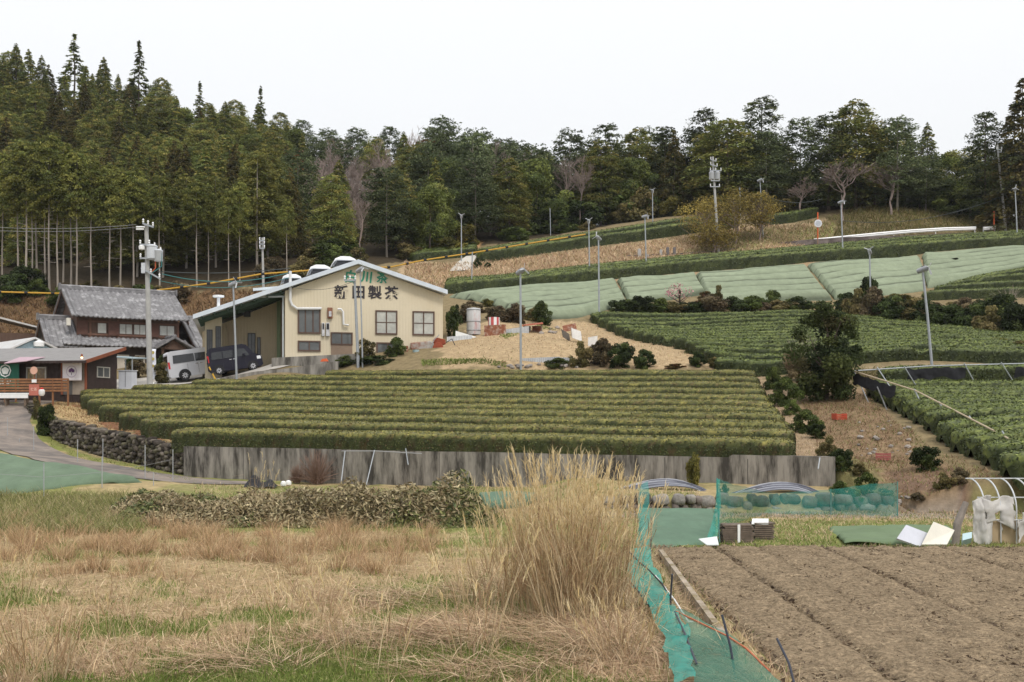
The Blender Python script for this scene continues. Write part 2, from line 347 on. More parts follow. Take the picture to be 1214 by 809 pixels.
c0 = fbm(X2, Y2, 44, 4, 5.)[..., None]; cc = np.array((.245,.185,.12))*(1+.3*c0); dk = np.clip(-furr*7, 0, .55)[..., None]
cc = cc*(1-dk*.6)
soil = M('ploughed_soil', attr=True, rough=1, var=.62, scale=13, bump=1.6, bscale=22, spec=.05, col2=(.33,.26,.17), c2scale=24, c2lo=.54, c2hi=.7)
nn = X2.shape; q = np.arange(X2.size).reshape(nn); Q = np.stack([q[:-1,:-1], q[:-1,1:], q[1:,1:], q[1:,:-1]], -1).reshape(-1,4)
o = link('ploughed_field', npmesh('ploughed_field', np.stack([X2,Y2,Z2], -1).reshape(-1,3), Q, soil, cc.reshape(-1,3), smooth=True)); o['kind'] = 'structure'
# ---------------------------------------------------------------- leaf cards
def unit(v): return v/(np.linalg.norm(v, axis=-1, keepdims=True)+1e-9)
def cards(pos, nrm, size, asp, col, tilt=.6, d=None, twist=None):
    """diamond leaves at pos, facing roughly nrm; returns verts, quads, colours"""
    n = len(pos); nr_ = unit(nrm+tilt*rng.normal(size=(n,3)))
    if d is None: d = rng.normal(size=(n,3))
    d = unit(d-nr_*(d*nr_).sum(-1, keepdims=True)); e = np.cross(nr_, d)
    s = (np.asarray(size)*np.ones(n))[:, None]; k = s*np.asarray(asp).reshape(-1, 1) if np.ndim(asp) else s*asp
    V = np.stack([pos-d*s*.5, pos+e*k*.5, pos+d*s*.5, pos-e*k*.5], 1).reshape(-1,3)
    return V, np.arange(4*n).reshape(n,4), np.repeat(col, 4, 0)
def join(parts):
    V = []; Q = []; C = []; o = 0
    for v, q, c in parts: V.append(v); Q.append(q+o); C.append(c); o += len(v)
    return np.concatenate(V), np.concatenate(Q), np.concatenate(C)
def palette(n, cols, wts, jit=.18):
    c = np.array(cols)[rng.choice(len(cols), n, p=np.array(wts)/sum(wts))]
    return c*(1+jit*rng.normal(size=(n,1))).clip(.4, 1.8)
leafm = M('leaf', attr=True, rough=.55, var=.12, scale=1.5, spec=.25)
# ---------------------------------------------------------------- tea hedges
PROF = [(-.93,-1.3),(-.97,-.62),(-1,-.3),(-.97,-.12),(-.86,-.02),(-.5,.03),(0,.05),(.5,.03),(.86,-.02),(.97,-.12),(1,-.3),(.97,-.62),(.93,-1.3)]
def tea_row(path, width, height, cell, dens, leaf, top, side, label, group, seed=0, gaps=0.):
    """path: top centre line in the world; width: one number or one per path point"""
    p = np.array([tuple(q) for q in path]); d = np.concatenate([[0], np.cumsum(np.linalg.norm(np.diff(p, axis=0), axis=1))])
    n = max(8, int(d[-1]/cell)); t = np.linspace(0, d[-1], n)
    c = np.stack([np.interp(t, d, p[:,k]) for k in range(3)], 1); wd = np.interp(t, d, np.ones(len(p))*width)
    tg = np.gradient(c, axis=0); tg[:,2] = 0; tg = unit(tg); nm = np.stack([-tg[:,1], tg[:,0], 0*t], 1)
    pr = np.array(PROF); m = len(pr)
    en = np.minimum(1, .80+np.minimum(t, d[-1]-t)/.4*.20)
    hh = height*(1+.07*fbm(t, t*0+seed*5, seed, 3, .5)); off = pr[None,:,0]*wd[:,None]*.5*en[:,None]; dz = pr[None,:,1]*hh[:,None]+.06*fbm(t, t*0+seed, seed+3, 3, .35)[:,None]-(1-en[:,None])*.25
    off = off+.035*fbm(t[:,None]*1.+0*off, off*2+seed*7, seed+1, 4, 1.1); dz = dz+.035*fbm(t[:,None]+0*off, off*2.5+9, seed+2, 4, 1.3)
    if gaps:                                             # bare, sunken spots in the row
        gp = sstep(.42, .6, fbm(t[:,None]*.7+0*off, off*.4+seed*11, seed+6, 3, .8))*gaps; dz = dz-gp*(pr[None,:,1] > -.5)
    V = c[:,None]+nm[:,None]*off[...,None]; V[...,2] += dz
    mid = np.repeat(c[:,None], m, 1); mid[...,2] -= hh[:,None]*.4
    mid[...,2] -= hh[:,None]*.2
    def cap(e, d_): return [(V[e]*s_+mid[e]*(1-s_)+d_*tg[e]*b_)[None] for s_, b_ in ((.82,.07),(.5,.11),(.04,.12))]
    c0_, c1_ = cap(0, -1), cap(-1, 1); V = np.concatenate(c0_[::-1]+[V]+c1_); N = len(V)
    q = np.arange(N*m).reshape(N, m); Q = np.stack([q[:-1,:-1], q[:-1,1:], q[1:,1:], q[1:,:-1]], -1).reshape(-1,4)
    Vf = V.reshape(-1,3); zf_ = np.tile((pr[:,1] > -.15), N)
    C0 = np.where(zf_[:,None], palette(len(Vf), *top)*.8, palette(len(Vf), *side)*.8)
    # leaves over the skin
    A, B, D = Vf[Q[:,0]], Vf[Q[:,1]], Vf[Q[:,3]]; nrm = np.cross(B-A, D-A); ar = np.linalg.norm(nrm, axis=1)
    sg = np.sign((nrm*(A-np.repeat(mid[0:1], 1, 0).reshape(-1,3).mean(0))).sum(-1)); nrm = unit(nrm)
    up_ = nrm[:,2]; flip = np.where(np.abs(up_) > .3, np.sign(up_), 1.)[:,None]; nrm = nrm*flip
    cnt = int(ar.sum()*dens); idx = rng.choice(len(Q), cnt, p=ar/ar.sum()); u, v = rng.random((2,cnt,1))
    pos = A[idx]+(B-A)[idx]*u+(D-A)[idx]*v; nn_ = nrm[idx]; cen = (u*0+c[np.clip(((idx//(m-1))-3), 0, n-1)]); cen = cen-np.array([0,0,.4])*height
    out = unit(pos-cen); nn_ = np.where((nn_*out).sum(-1, keepdims=True) < 0, -nn_, nn_); pos = pos+nn_*rng.uniform(.0, .35, (cnt,1))*leaf*1.6
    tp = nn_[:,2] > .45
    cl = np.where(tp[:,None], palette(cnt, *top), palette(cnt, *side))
    cl = cl*(1+.22*fbm(pos[:,0], pos[:,1], seed+8, 3, .5))[:,None]
    V, Q, C = join([(Vf, Q, C0), cards(pos, nn_, leaf*rng.uniform(.7, 1.3, cnt), .55, cl, .5)])
    o = link('tea_hedge_row', npmesh('tea_hedge_row', V, Q, leafm, C)); tag(o, label, 'tea hedge', group); return o
ORD = ['first','second','third','fourth','fifth','sixth','seventh','eighth','ninth','tenth','eleventh','twelfth','thirteenth','fourteenth']
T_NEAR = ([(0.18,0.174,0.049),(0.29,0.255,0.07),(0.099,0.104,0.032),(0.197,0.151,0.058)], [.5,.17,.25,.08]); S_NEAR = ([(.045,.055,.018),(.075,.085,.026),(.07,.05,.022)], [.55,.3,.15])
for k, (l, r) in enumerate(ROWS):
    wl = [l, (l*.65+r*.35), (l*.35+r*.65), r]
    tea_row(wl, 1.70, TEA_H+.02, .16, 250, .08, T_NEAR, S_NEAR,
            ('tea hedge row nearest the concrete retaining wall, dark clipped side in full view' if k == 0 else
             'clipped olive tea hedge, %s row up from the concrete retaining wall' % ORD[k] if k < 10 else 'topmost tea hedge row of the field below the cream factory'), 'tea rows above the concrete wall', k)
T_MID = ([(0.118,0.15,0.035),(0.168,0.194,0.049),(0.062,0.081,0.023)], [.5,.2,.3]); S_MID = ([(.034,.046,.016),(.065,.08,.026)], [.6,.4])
def on(px, py, dz, **k):
    g_ = G(px, py, **k); return Vector((g_.x, g_.y, g_.z+dz))
def curve3(a, b, c, n=9):
    return [a*(1-t)*(1-2*t)+b*4*t*(1-t)+c*t*(2*t-1) for t in [i/(n-1) for i in range(n)]]
def drape(pts, dz): return [Vector((p.x, p.y, Hs(p.x, p.y)+dz)) for p in pts]
TL, TM, TR = G(702,381,62), G(945,379,62), G(1250,402,60); BL, BM, BR = G(866,438,60), G(950,440,57), G(1300,434,56)
NM = 14
for k in range(NM):
    t = k/(NM-1); a = BL.lerp(TL, t); b = BM.lerp(TM, t); c = BR.lerp(TR, t); b = Vector((max(b.x, a.x+4), b.y, b.z))
    pts = drape(curve3(a, b, c), .66); wd = np.interp(range(9), [0, 8], [(TL-BL).length/(NM-1)*.97, (TR-BR).length/(NM-1)*1.0])
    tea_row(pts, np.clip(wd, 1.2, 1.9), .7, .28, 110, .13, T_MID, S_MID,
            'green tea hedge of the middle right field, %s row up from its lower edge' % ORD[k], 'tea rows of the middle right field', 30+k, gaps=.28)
NR = 12; a0, a1 = G(1186,572,31), G(1026,472,45)
T_RT = ([(0.126,0.157,0.038),(0.18,0.205,0.052),(0.065,0.084,0.025)], [.5,.2,.3])
for k in range(NR):
    t = k/(NR-1); a = a0.lerp(a1, t); pts = drape([Vector((a.x+.3+s*3., a.y+.16*s, 0)) for s in range(10)], .78)
    tea_row(pts, 1.56, .82, .2, 180, .10, T_RT, S_MID, 'tea hedge of the right field under the pipe frame, %s row back from the greenhouse' % ORD[k], 'tea rows of the right field', 50+k)
tea_row(drape([G(1046,452,50), G(1110,450,50), G(1170,449,50), G(1250,447,50)], .62), 1.5, .75, .3, 110, .13, T_MID, S_MID, 'tea hedge row alone on the bank behind the pipe trellis', None, 120, gaps=.35)
for k, (a, b, c) in enumerate([((1097,354),(1160,352),(1240,351)),((1112,348),(1165,344),(1240,341)),((1128,343),(1175,336),(1240,331)),((1150,338),(1190,330),(1240,322))]):
    tea_row(drape(curve3(G(*a, 85), G(*b, 85), G(*c, 85)), .6), 1.7, .7, .35, 60, .14, T_MID, S_MID, 'tea hedge of the small plot at the right edge, %s row up' % ORD[k], 'tea rows of the small plot below the green nets', 70+k, gaps=.2)
def band(pix, n, step, width, h, lab, grp, seed, ylo, yhi):
    base = [G(a, b, ylo, yhi) for a, b in pix]
    for k in range(n):
        pts = drape([Vector((p.x, p.y+.9+k*step, 0)) for p in base], h)
        tea_row(pts, width, h+.1, .4, 45, .17, T_MID, S_MID, lab % ['front','second','third','rear'][k if k < n-1 or n < 3 else n-1], grp, seed+k)
band([(528,349),(600,344),(700,334),(820,323),(940,314),(1100,300),(1235,291)], 3, 1.75, 1.85, .95, 'long tea hedge above the pale green nets, %s row of that terrace', 'tea hedges of the terrace above the nets', 80, 95, 116)
band([(568,312),(650,300),(700,293),(750,287),(800,280),(872,271)], 2, 2.0, 2.0, .95, 'tea hedge high on the dry slope below the forest, %s row', 'tea hedges high below the forest', 90, 116, 140)
band([(486,311),(530,307),(563,304)], 2, 2.2, 2.1, .8, 'short tea hedge left of the pale farm track, %s row', 'tea hedges left of the farm track', 94, 112, 140)
band([(906,268),(940,264),(968,258)], 1, 2, 1.8, .9, 'short tea hedge behind the yellow budding trees, %s and only row', None, 97, 116, 140)
# ---------------------------------------------------------------- shade nets and tarpaulins
def drape_sheet(name, quad, mat, label, cat, group=None, lift=.7, rip=.16, per=1.8, nu=90, nv=60, noise=.08, seed=0, y0=None, y1=250, thick=.015, holes=False, dome=0.):
    c = [G(a, b, y0, y1) for a, b in quad]; u = np.linspace(0, 1, nu)[None]; v = np.linspace(0, 1, nv)[:,None]
    def bl(k): return (c[3][k]*(1-u)+c[2][k]*u)*(1-v)+(c[0][k]*(1-u)+c[1][k]*u)*v
    X, Y = bl(0), bl(1); X = X+.15*fbm(X, Y, seed, 3, .4); Y = Y+.2*fbm(X, Y, seed+1, 3, .3)
    ln = ((c[0]-c[3]).length+(c[1]-c[2]).length)/2
    ph = v*ln/per*2*math.pi+1.8*fbm(X, Y, seed+2, 3, .10)
    ed = np.minimum(np.minimum(u, 1-u)*30, np.minimum(v, 1-v)*20).clip(0, 1)
    crease_shade = np.exp(-(np.sin(ph/2)/.32)**2)*sstep(-.6, .05, fbm(X, Y*2.5, seed+12, 3, .16)); fold_light = np.exp(-(np.sin(ph/2+.55)/.13)**2)*sstep(-.1, .3, fbm(X, Y*2.5, seed+13, 3, .2))
    CC = np.array((.215,.25,.168))*(1-.60*crease_shade+.50*fold_light+.10*fbm(X, Y, seed+14, 3, .3))[..., None]  # crease shade and lighter fold highlights painted into the net's vertex colours
    Z = H(X, Y)+lift*(.06+.94*ed**.7)+rip*np.abs(np.sin(ph/2))**.8*(.75+.5*fbm(X, Y, seed+7, 3, .25))-rip*.7+noise*fbm(X*1., Y*2.2, seed+4, 4, .5)+dome*np.sin(math.pi*u)*np.sin(math.pi*v)
    V = np.stack([X,Y,Z], -1).reshape(-1,3); q = np.arange(nu*nv).reshape(nv, nu); Q = np.stack([q[:-1,:-1], q[:-1,1:], q[1:,1:], q[1:,:-1]], -1).reshape(-1,4)
    if holes:
        mX = X[:-1,:-1].ravel(); mY = Y[:-1,:-1].ravel(); Q = Q[~((fbm(mX, mY, seed+9, 4, .35) > .46))]
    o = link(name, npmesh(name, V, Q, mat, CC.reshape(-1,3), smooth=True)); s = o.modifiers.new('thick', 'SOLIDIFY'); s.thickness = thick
    return tag(o, label, cat, group)
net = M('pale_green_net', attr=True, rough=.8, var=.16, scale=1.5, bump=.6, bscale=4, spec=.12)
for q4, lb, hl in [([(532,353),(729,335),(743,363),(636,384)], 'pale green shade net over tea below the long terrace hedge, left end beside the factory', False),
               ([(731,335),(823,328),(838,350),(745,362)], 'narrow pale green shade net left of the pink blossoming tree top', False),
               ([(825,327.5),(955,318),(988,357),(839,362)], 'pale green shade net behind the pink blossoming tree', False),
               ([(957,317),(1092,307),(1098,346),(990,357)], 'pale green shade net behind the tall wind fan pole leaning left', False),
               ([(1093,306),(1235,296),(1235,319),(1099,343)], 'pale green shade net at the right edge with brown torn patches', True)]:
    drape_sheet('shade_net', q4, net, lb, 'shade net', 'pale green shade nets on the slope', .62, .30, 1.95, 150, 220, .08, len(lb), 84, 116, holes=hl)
tarp = M('green_tarp', (.115,.165,.105), .75, .18, 1.6, .9, 3, stretch=(1,.4,1), spec=.25)
tarp2 = M('mid_green_tarp', (.10,.165,.11), .75, .18, 1.6, .9, 3, stretch=(1,.4,1), spec=.25)
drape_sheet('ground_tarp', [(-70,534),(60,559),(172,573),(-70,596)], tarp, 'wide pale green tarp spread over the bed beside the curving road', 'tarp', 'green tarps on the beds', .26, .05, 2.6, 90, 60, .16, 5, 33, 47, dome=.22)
drape_sheet('ground_tarp', [(756,606),(850,606),(846,646),(762,652)], tarp2, 'green tarp in front of the boulder wall beside the dry pampas grass', 'tarp', 'green tarps on the beds', .14, .02, 3., 50, 40, .07, 6, 22, 35, dome=.06)
drape_sheet('ground_tarp', [(985,627),(1128,625),(1132,645),(995,647)], M('olive_tarp', (.115,.165,.085), .7, .12, 1.2, .3, 4), 'olive green tarp with folds behind the ploughed soil', 'tarp', 'green tarps on the beds', .07, .03, 1.1, 60, 30, .16, 7, 22, 31, dome=.12)
drape_sheet('ground_tarp', [(566,592),(640,592),(620,604),(575,604)], tarp2, 'small green tarp left behind the dry pampas grass', 'tarp', 'green tarps on the beds', .25, .02, 2., 30, 20, .1, 8, 28, 40, dome=.15)
# ---------------------------------------------------------------- common materials
steel = M('galvanised_steel', (.33,.35,.37), .45, .12, 6, spec=.4, metal=.3)
conc = M('pale_concrete', (.36,.355,.34), .9, .15, 3)
dark_metal = M('dark_metal', (.05,.05,.055), .5, .2, 6)
white_p = M('white_paint', (.78,.78,.77), .5, .07, 3)
glass = M('window_glass', (.10,.105,.105), .06, .35, .8, spec=.6)
curtain_glass = M('curtained_glass', (.42,.42,.38), .15, .25, 1.5, spec=.5)
blackm = M('black_rubber', (.018,.018,.02), .7, .2, 5)
wood = M('weathered_wood', (.17,.125,.09), .85, .3, 3, stretch=(1,1,.2))
wood_b = M('brown_deck_wood', (.24,.115,.055), .8, .3, 4)
brown_f = M('brown_window_frame', (.10,.06,.045), .6, .1, 4)
teal = M('teal_cable', (.04,.17,.17), .6, .1, 4)
rust = M('rusty_iron', (.20,.075,.04), .9, .35, 5, col2=(.33,.27,.22), c2scale=2.5)
class Plane:
    """a vertical front, turned by A (right end farther for A > 0), passing through pixel column px0 at depth Y0"""
    def __init__(s, px0, Y0, A):
        s.A = math.radians(A); s.c, s.s = math.cos(s.A), math.sin(s.A); s.Y0 = Y0; s.X0 = (px0-CX)/F*Y0
    def uz(s, px, py, v=0.):
        X0 = s.X0-s.s*v; Y0 = s.Y0+s.c*v; k = (px-CX)/F; Y = (Y0*s.c-X0*s.s)/(s.c-k*s.s); X = k*Y
        return (X-X0)*s.c+(Y-Y0)*s.s, CZ-(py-HY)/F*Y
    def w(s, u, v, z): return Vector((s.X0+u*s.c-v*s.s, s.Y0+u*s.s+v*s.c, z))
def window(parent, u0, u1, z0, z1, y, cols=2, fm=None, gm_=None, fr=.06, rows=1, name='window'):
    b = MB(); d = .07
    for a0, a1, b0, b1 in ((u0,u1,z0,z0+fr),(u0,u1,z1-fr,z1),(u0,u0+fr,z0+fr,z1-fr),(u1-fr,u1,z0+fr,z1-fr)): b.box(a0,a1,y-d,y+.02,b0,b1)
    for i in range(1, cols):
        x = u0+(u1-u0)*i/cols; b.box(x-fr*.4,x+fr*.4,y-d*.8,y+.02,z0+fr,z1-fr)
    for i in range(1, rows):
        z = z0+(z1-z0)*i/rows; b.box(u0+fr,u1-fr,y-d*.6,y+.015,z-fr*.3,z+fr*.3)
    o = b.build(name, fm or brown_f, parent)
    MB().box(u0+fr*.5,u1-fr*.5,y-.02,y+.01,z0+fr*.5,z1-fr*.5).build('pane', gm_ or glass, o); return o
def text_mesh(name, body, size, mat, parent, loc, rot=(math.pi/2,0,0), bold=.02, ext=.012, sx=1.):
    cu = bpy.data.curves.new(name, 'FONT'); cu.body = body; cu.size = size; cu.extrude = ext; cu.offset = bold
    cu.align_x = 'CENTER'; cu.align_y = 'CENTER'; cu.resolution_u = 4
    t = bpy.data.objects.new(name+'_curve', cu); COL.objects.link(t)
    me = bpy.data.meshes.new_from_object(t.evaluated_get(bpy.context.evaluated_depsgraph_get()))
    bpy.data.objects.remove(t); bpy.data.curves.remove(cu); me.materials.clear(); me.materials.append(mat)
    o = link(name, me, parent, loc); o.rotation_euler = rot; o.scale = (sx,1,1); return o
# ---------------------------------------------------------------- cream tea factory
fp = Plane(338, 71, 14); ZB = Hs(*fp.w(2, 0, 0)[:2])-.4
fac = thing('tea_factory', 'cream ribbed metal tea factory with green and black lettering on its gable', 'factory', fp.w(0,0,ZB), fp.A)
def fu(px, py, v=0.):
    u, z = fp.uz(px, py, v); return u, z-ZB
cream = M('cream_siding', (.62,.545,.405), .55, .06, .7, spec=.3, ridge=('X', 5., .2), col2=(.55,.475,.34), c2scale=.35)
uR, zR = fu(525, 350); uA, zA = fu(424, 314); u0_, z0_ = fu(338, 345); DEP = 19
uRe, zRe = fu(529, 345); uRi, zRi = fu(424, 309); uLe, zLe = fu(229, 374)
MB().prism([(0,-1),(uR,-1),(uR,zR),(uA,zA),(0,z0_)], 0, DEP).build('front_wall', cream, fac)
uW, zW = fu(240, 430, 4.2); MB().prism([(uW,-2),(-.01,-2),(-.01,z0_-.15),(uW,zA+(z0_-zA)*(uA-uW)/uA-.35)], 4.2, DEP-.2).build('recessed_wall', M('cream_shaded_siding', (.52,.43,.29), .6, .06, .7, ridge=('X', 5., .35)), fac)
ub0, zb_ = fu(243, 376, 2.); ub1, _ = fu(263, 376, 2.)
MB().box(ub0, ub1, 2., 4.19, -2, zb_).build('annex_wall', cream, fac)
b = MB(); th = .28; fo = -.55
def slab(b, a, c, y0, y1, th, mi=0): b.prism([a, c, (c[0], c[1]-th), (a[0], a[1]-th)], y0, y1, mi)
slab(b, (uRi-.01,zRi), (uRe,zRe), fo, DEP+.4, th); slab(b, (uLe,zLe), (uRi-.012,zRi), fo, DEP+.4, th)
b.build('roof', M('zinc_roof', (.56,.61,.67), .45, .1, 1.5, spec=.4), fac)
b = MB(); dg_ = M('dark_green_steel', (.06,.10,.075), .6, .2, 3)
sl_ = (zRi-zLe)/(uRi-uLe)
for v in (.4, 1.7, 3.0, 4.1):
    for_u0, for_u1 = uLe+.3, -.05; b.beam((for_u0, v, zLe+sl_*.3-.42), (for_u1, v, zLe+sl_*(for_u1-uLe)-.42), .12, .22)
for u in np.linspace(uLe+.5, -.3, 7): b.box(u-.05,u+.05,-.4,4.18,zLe+sl_*(u-uLe)-.42,zLe+sl_*(u-uLe)-.30)
b.build('canopy_beams', dg_, fac)
ug, zg = fu(305, 392, 4.15); MB().box(ug-.1+1.4,ug+.15+1.4,4.0,4.19,-1,zg+2.).build('green_column', M('green_steel', (.22,.28,.16), .6, .1, 3), fac)
b = MB(); b.beam((fu(300,343)[0],.3,fu(300,343)[1]),( -.02,.3,fu(338,340)[1]),.25,.16); b.beam((fu(303,352)[0],.35,fu(303,352)[1]),(-.02,.35,fu(338,351)[1]),.08,.1)
b.beam((-.12,.35,fu(338,351)[1]),(-.12,.35,0),.08,.08); b.build('gutter', M('pale_blue_gutter', (.55,.6,.63), .5, .1, 2), fac)
for (a, c, cols, g_, rows) in [((353,366),(380,396),3,glass,1),((445,368),(471,397),2,curtain_glass,2),((489,369),(515,398),2,curtain_glass,2),((353,404),(380,417),2,glass,1),((446,406),(473,421),2,glass,1)]:
    (a0,a1),(c0,c1) = fu(*a), fu(*c); window(fac, a0, c0, c1, a1, -.02, cols, None, g_, .09, rows)
(a0,a1),(c0,c1) = fu(392,394), fu(418,430)
d = window(fac, a0, c0, a1-(a1-c1)*.42, a1, -.02, 2, brown_f, glass, .08, name='door'); MB().box(a0+.02,c0-.02,-.05,.0,c1,a1-(a1-c1)*.42-.004).build('lower_panel', M('brown_door_panel', (.25,.18,.13), .5, .1, 3), d)
for (a, c, v) in [((245,391),(252,418),1.98),((255.5,387),(262,415),1.98),((293.6,395),(302.8,423),4.18),((305,400),(309,428),4.18)]:
    (a0,a1),(c0,c1) = fu(*a, v), fu(*c, v); window(fac, a0, c0, c1, a1, v, 2 if c[0]-a[0] > 5 else 1, dark_metal, glass, .06, 2, 'window' if v < 3 else 'door')
(a0,a1),(c0,c1) = fu(271,390,4.1), fu(281,420,4.1); b = MB()
for i in range(14): z = c1+(a1-c1)*i/14; b.box(a0,c0,4.1,4.19,z,z+(a1-c1)/14-.02)
b.box(a0-.1,c0+.1,4.05,4.19,a1+.005,a1+.2); b.build('roller_shutter', M('beige_shutter', (.5,.40,.27), .5, .06, 2), fac)
(a0,a1),(c0,c1) = fu(289,369,4.15), fu(297,376,4.15); MB().box(a0,c0,4.08,4.195,c1,a1).build('wall_fan', dark_metal, fac)
gl = M('green_lettering', (.03,.25,.16), .5, .05, 3); bl_ = M('black_lettering', (.035,.03,.035), .5, .1, 3)
for ch, px, py, s, m_, bd, sx in [('白',415.5,327.5,.86,gl,.022,.95),('川',435,327.5,.78,gl,.03,.95),('茶',453,328.5,.80,gl,.016,.95),
                          ('新',404.5,347.5,.92,bl_,.02,1),('田',425,347.5,.92,bl_,.026,1),('製',444.5,348,.92,bl_,.02,1),('茶',464.3,348.8,.92,bl_,.024,1)]:
    u, z = fu(px, py); o = text_mesh('sign_lettering', ch, s, m_, fac, (u,-.02,z), bold=bd, sx=sx)
    if m_ is gl: o.location.z -= .1; o.rotation_euler = (math.pi/2, math.radians(6), 0)
b = MB(); pz = lambda px, py: (fu(px,py)[0], -.18, fu(px,py)[1])
b.tube([pz(344,322), pz(344,356), pz(346,362), pz(352,366.3), pz(381,366.3)], .09, 8); b.build('duct_pipe', M('white_pipe', (.66,.66,.66), .5, .1, 2), fac, smooth=True)
b = MB().tube([pz(400,367), pz(404,367), pz(406.5,370), pz(407,385), pz(413,386)], .07, 8); b.build('vent_pipe', M('white_pipe'), fac, smooth=True)
for a, c, m_ in [((388,365),(394,378),M('rust_box', (.22,.10,.06), .8, .2, 4)),((381.3,383),(384.6,399),M('grey_meter', (.5,.5,.52), .5, .3, 3)),((386.3,383),(390.5,399),M('grey_meter'))]:
    (a0,a1),(c0,c1) = fu(*a), fu(*c); o = MB().box(a0,c0,-.2,-.005,c1,a1).build('meter_box', m_, fac, bevel=.02)
    if a[0] < 388: MB().box(a0+.04,c0-.04,-.215,-.205,c1+(a1-c1)*.5,a1-.05).build('meter_window', blackm, o)
    else: MB().box(a0+.08,c0-.08,-.3,-.205,c1+.12,a1-.25).build('switch_unit', M('grey_meter'), o)
vm_ = M('white_vent_cap', (.80,.80,.80), .5, .08, 2)
for px, py, wd, v in [(409,309,1.45,1.2),(379.5,319,1.4,1.2),(346,330,1.25,1.2)]:
    u, z = fu(px, py, v); b = MB(); zr = zLe+sl_*(u-uLe)
    b.prism([(u-wd*.36,zr-.1),(u+wd*.36,zr-.1),(u+wd*.36,z-.05),(u-wd*.36,z-.05)], v-.05, v+2.6, 1)
    b.prism([(u-wd*.52,z-.15),(u-wd*.46,z+.08),(u-wd*.2,z+.24),(u+wd*.2,z+.24),(u+wd*.46,z+.08),(u+wd*.52,z-.15),(u+wd*.4,z-.02),(u-wd*.4,z-.02)], v-.3, v+2.9); b.build('roof_vent', [vm_, dark_metal], fac, bevel=.03)
u, z = fu(259,353,1.2); zr = zLe+sl_*(u-uLe); b = MB().tube([(u,1.2,zr-.1),(u,1.2,z)], .1, 8).lathe([(.02,.0),(.36,.02),(.36,.14),(.02,.18)], 12, 0, (u,1.2,z)); b.build('roof_chimney', vm_, fac)
# ---------------------------------------------------------------- tiled house
hp = Plane(92, 88, 33); hb = 5.2
house = thing('tiled_house', 'two storey Japanese house with grey tiled roofs and brown shuttered windows', 'house', hp.w(0,0,hb), hp.A)
def hu(px, py, v=0.):
    u, z = hp.uz(px, py, v); return u, z-hb
kawara = M('grey_roof_tile', (.15,.145,.15), .5, .3, 2.2, spec=.45, col2=(.34,.335,.34), c2scale=1.6, c2lo=.5, c2hi=.68)
plaster = M('brown_timber_wall', (.105,.065,.048), .85, .25, 2, stretch=(3,3,.6)); cr_w = M('house_plaster', (.5,.45,.38), .9, .1, 2)
def tile_slope(a, c, h0, h1, name, parent, n=None):
    """tiled plane: eave line a->c (points), rising by vectors h0, h1 to the ridge"""
    a, c, h0, h1 = map(Vector, (a, c, h0, h1)); L = (c-a).length; nu = int(L/.055); rows_ = max(4, int(h0.length/.26)); nv = rows_*2
    u = np.linspace(0, 1, nu)[None]; vs = []
    for r in range(rows_): vs += [r/rows_, (r+.98)/rows_]
    v = np.array(vs)[:,None]; lift = np.array([.035, .0]*rows_)[:,None]
    A = np.array(a)+np.array(c-a)*u[...,None]+(np.array(h0)*(1-u[...,None])+np.array(h1)*u[...,None])*v[...,None]
    A[...,2] += lift+.08*np.abs(np.sin(u*L/.36*math.pi))**1.5+.012*fbm(u*L*2+0*v, v*h0.length*2, 4, 2, 1.)+.05*(u-.5)**2*4*(1-v)
    q = np.arange(nu*nv).reshape(nv, nu); Q = np.stack([q[:-1,:-1], q[:-1,1:], q[1:,1:], q[1:,:-1]], -1).reshape(-1,4)
    me = npmesh(name, A.reshape(-1,3), Q, kawara); o = link(name, me, parent); s = o.modifiers.new('t', 'SOLIDIFY'); s.thickness = .12; s.offset = -1; return o
def gable_roof(parent, u0, u1, vf, vr, vb, zf, zr, zb, ov=.7, name='roof'):
    """ridge along u at depth vr; front eave vf, back eave vb"""
    r1 = tile_slope((u0,vf,zf),(u1,vf,zf),(0,vr-vf,zr-zf),(0,vr-vf,zr-zf), name, parent)
    tile_slope((u1,vb,zb),(u0,vb,zb),(0,vr-vb,zr-zb),(0,vr-vb,zr-zb), name, parent)
    b = MB(); b.box(u0-.08,u1+.08,vr-.17,vr+.17,zr-.02,zr+.22); b.tube([(u0-.12,vr,zr+.27),(u1+.12,vr,zr+.27)], .12, 8)
    for e in (u0-.16, u1+.02): b.box(e,e+.14,vr-.26,vr+.26,zr-.1,zr+.46)
    for e in (u0+.1, u0+.42, u1-.1, u1-.42):
        b.tube([(e,vf,zf+.09),(e,vr,zr+.09)], .085, 6)
    b.build('ridge_tiles', kawara, r1)
    for e in (u0+.08, u1-.08):
        b = MB(); b.beam((e,vf+.05,zf-.2),(e,vr-.01,zr-.2),.07,.2); b.beam((e,vb-.05,zb-.2),(e,vr-.01,zr-.2),.07,.2); b.build('barge_board', brown_f, r1)
    return r1
uL_, zE = hu(85, 375, -1.0); uRt, _ = hu(225, 377, -1.0); _, zRg = hu(140, 346.5, 3.4)
um1, _ = hu(211, 400)
b = MB(); b.prism([(-1,-1)], 0, 0) if False else None
b.box(0,um1,0,6.8,0,zE+.25); b.build('upper_wall', plaster, house)
for uu in (0., um1-.1):
    MB().add([(uu,0.02,zE+.2),(uu,6.78,zE+.2),(uu,3.4,zRg-.25),(uu+.1,0.02,zE+.2),(uu+.1,6.78,zE+.2),(uu+.1,3.4,zRg-.25)], [(0,1,2),(5,4,3),(0,2,5,3),(1,4,5,2),(0,3,4,1)]).build('gable_wall', plaster, house)
gable_roof(house, uL_, uRt, -1.0, 3.4, 7.8, zE, zRg, zE)
tb = MB()
for px in (92,107,130,140,176,211):
    u, _ = hu(px, 390); tb.box(u-.08,u+.08,-.05,-.003,hu(px,408)[1],zE)
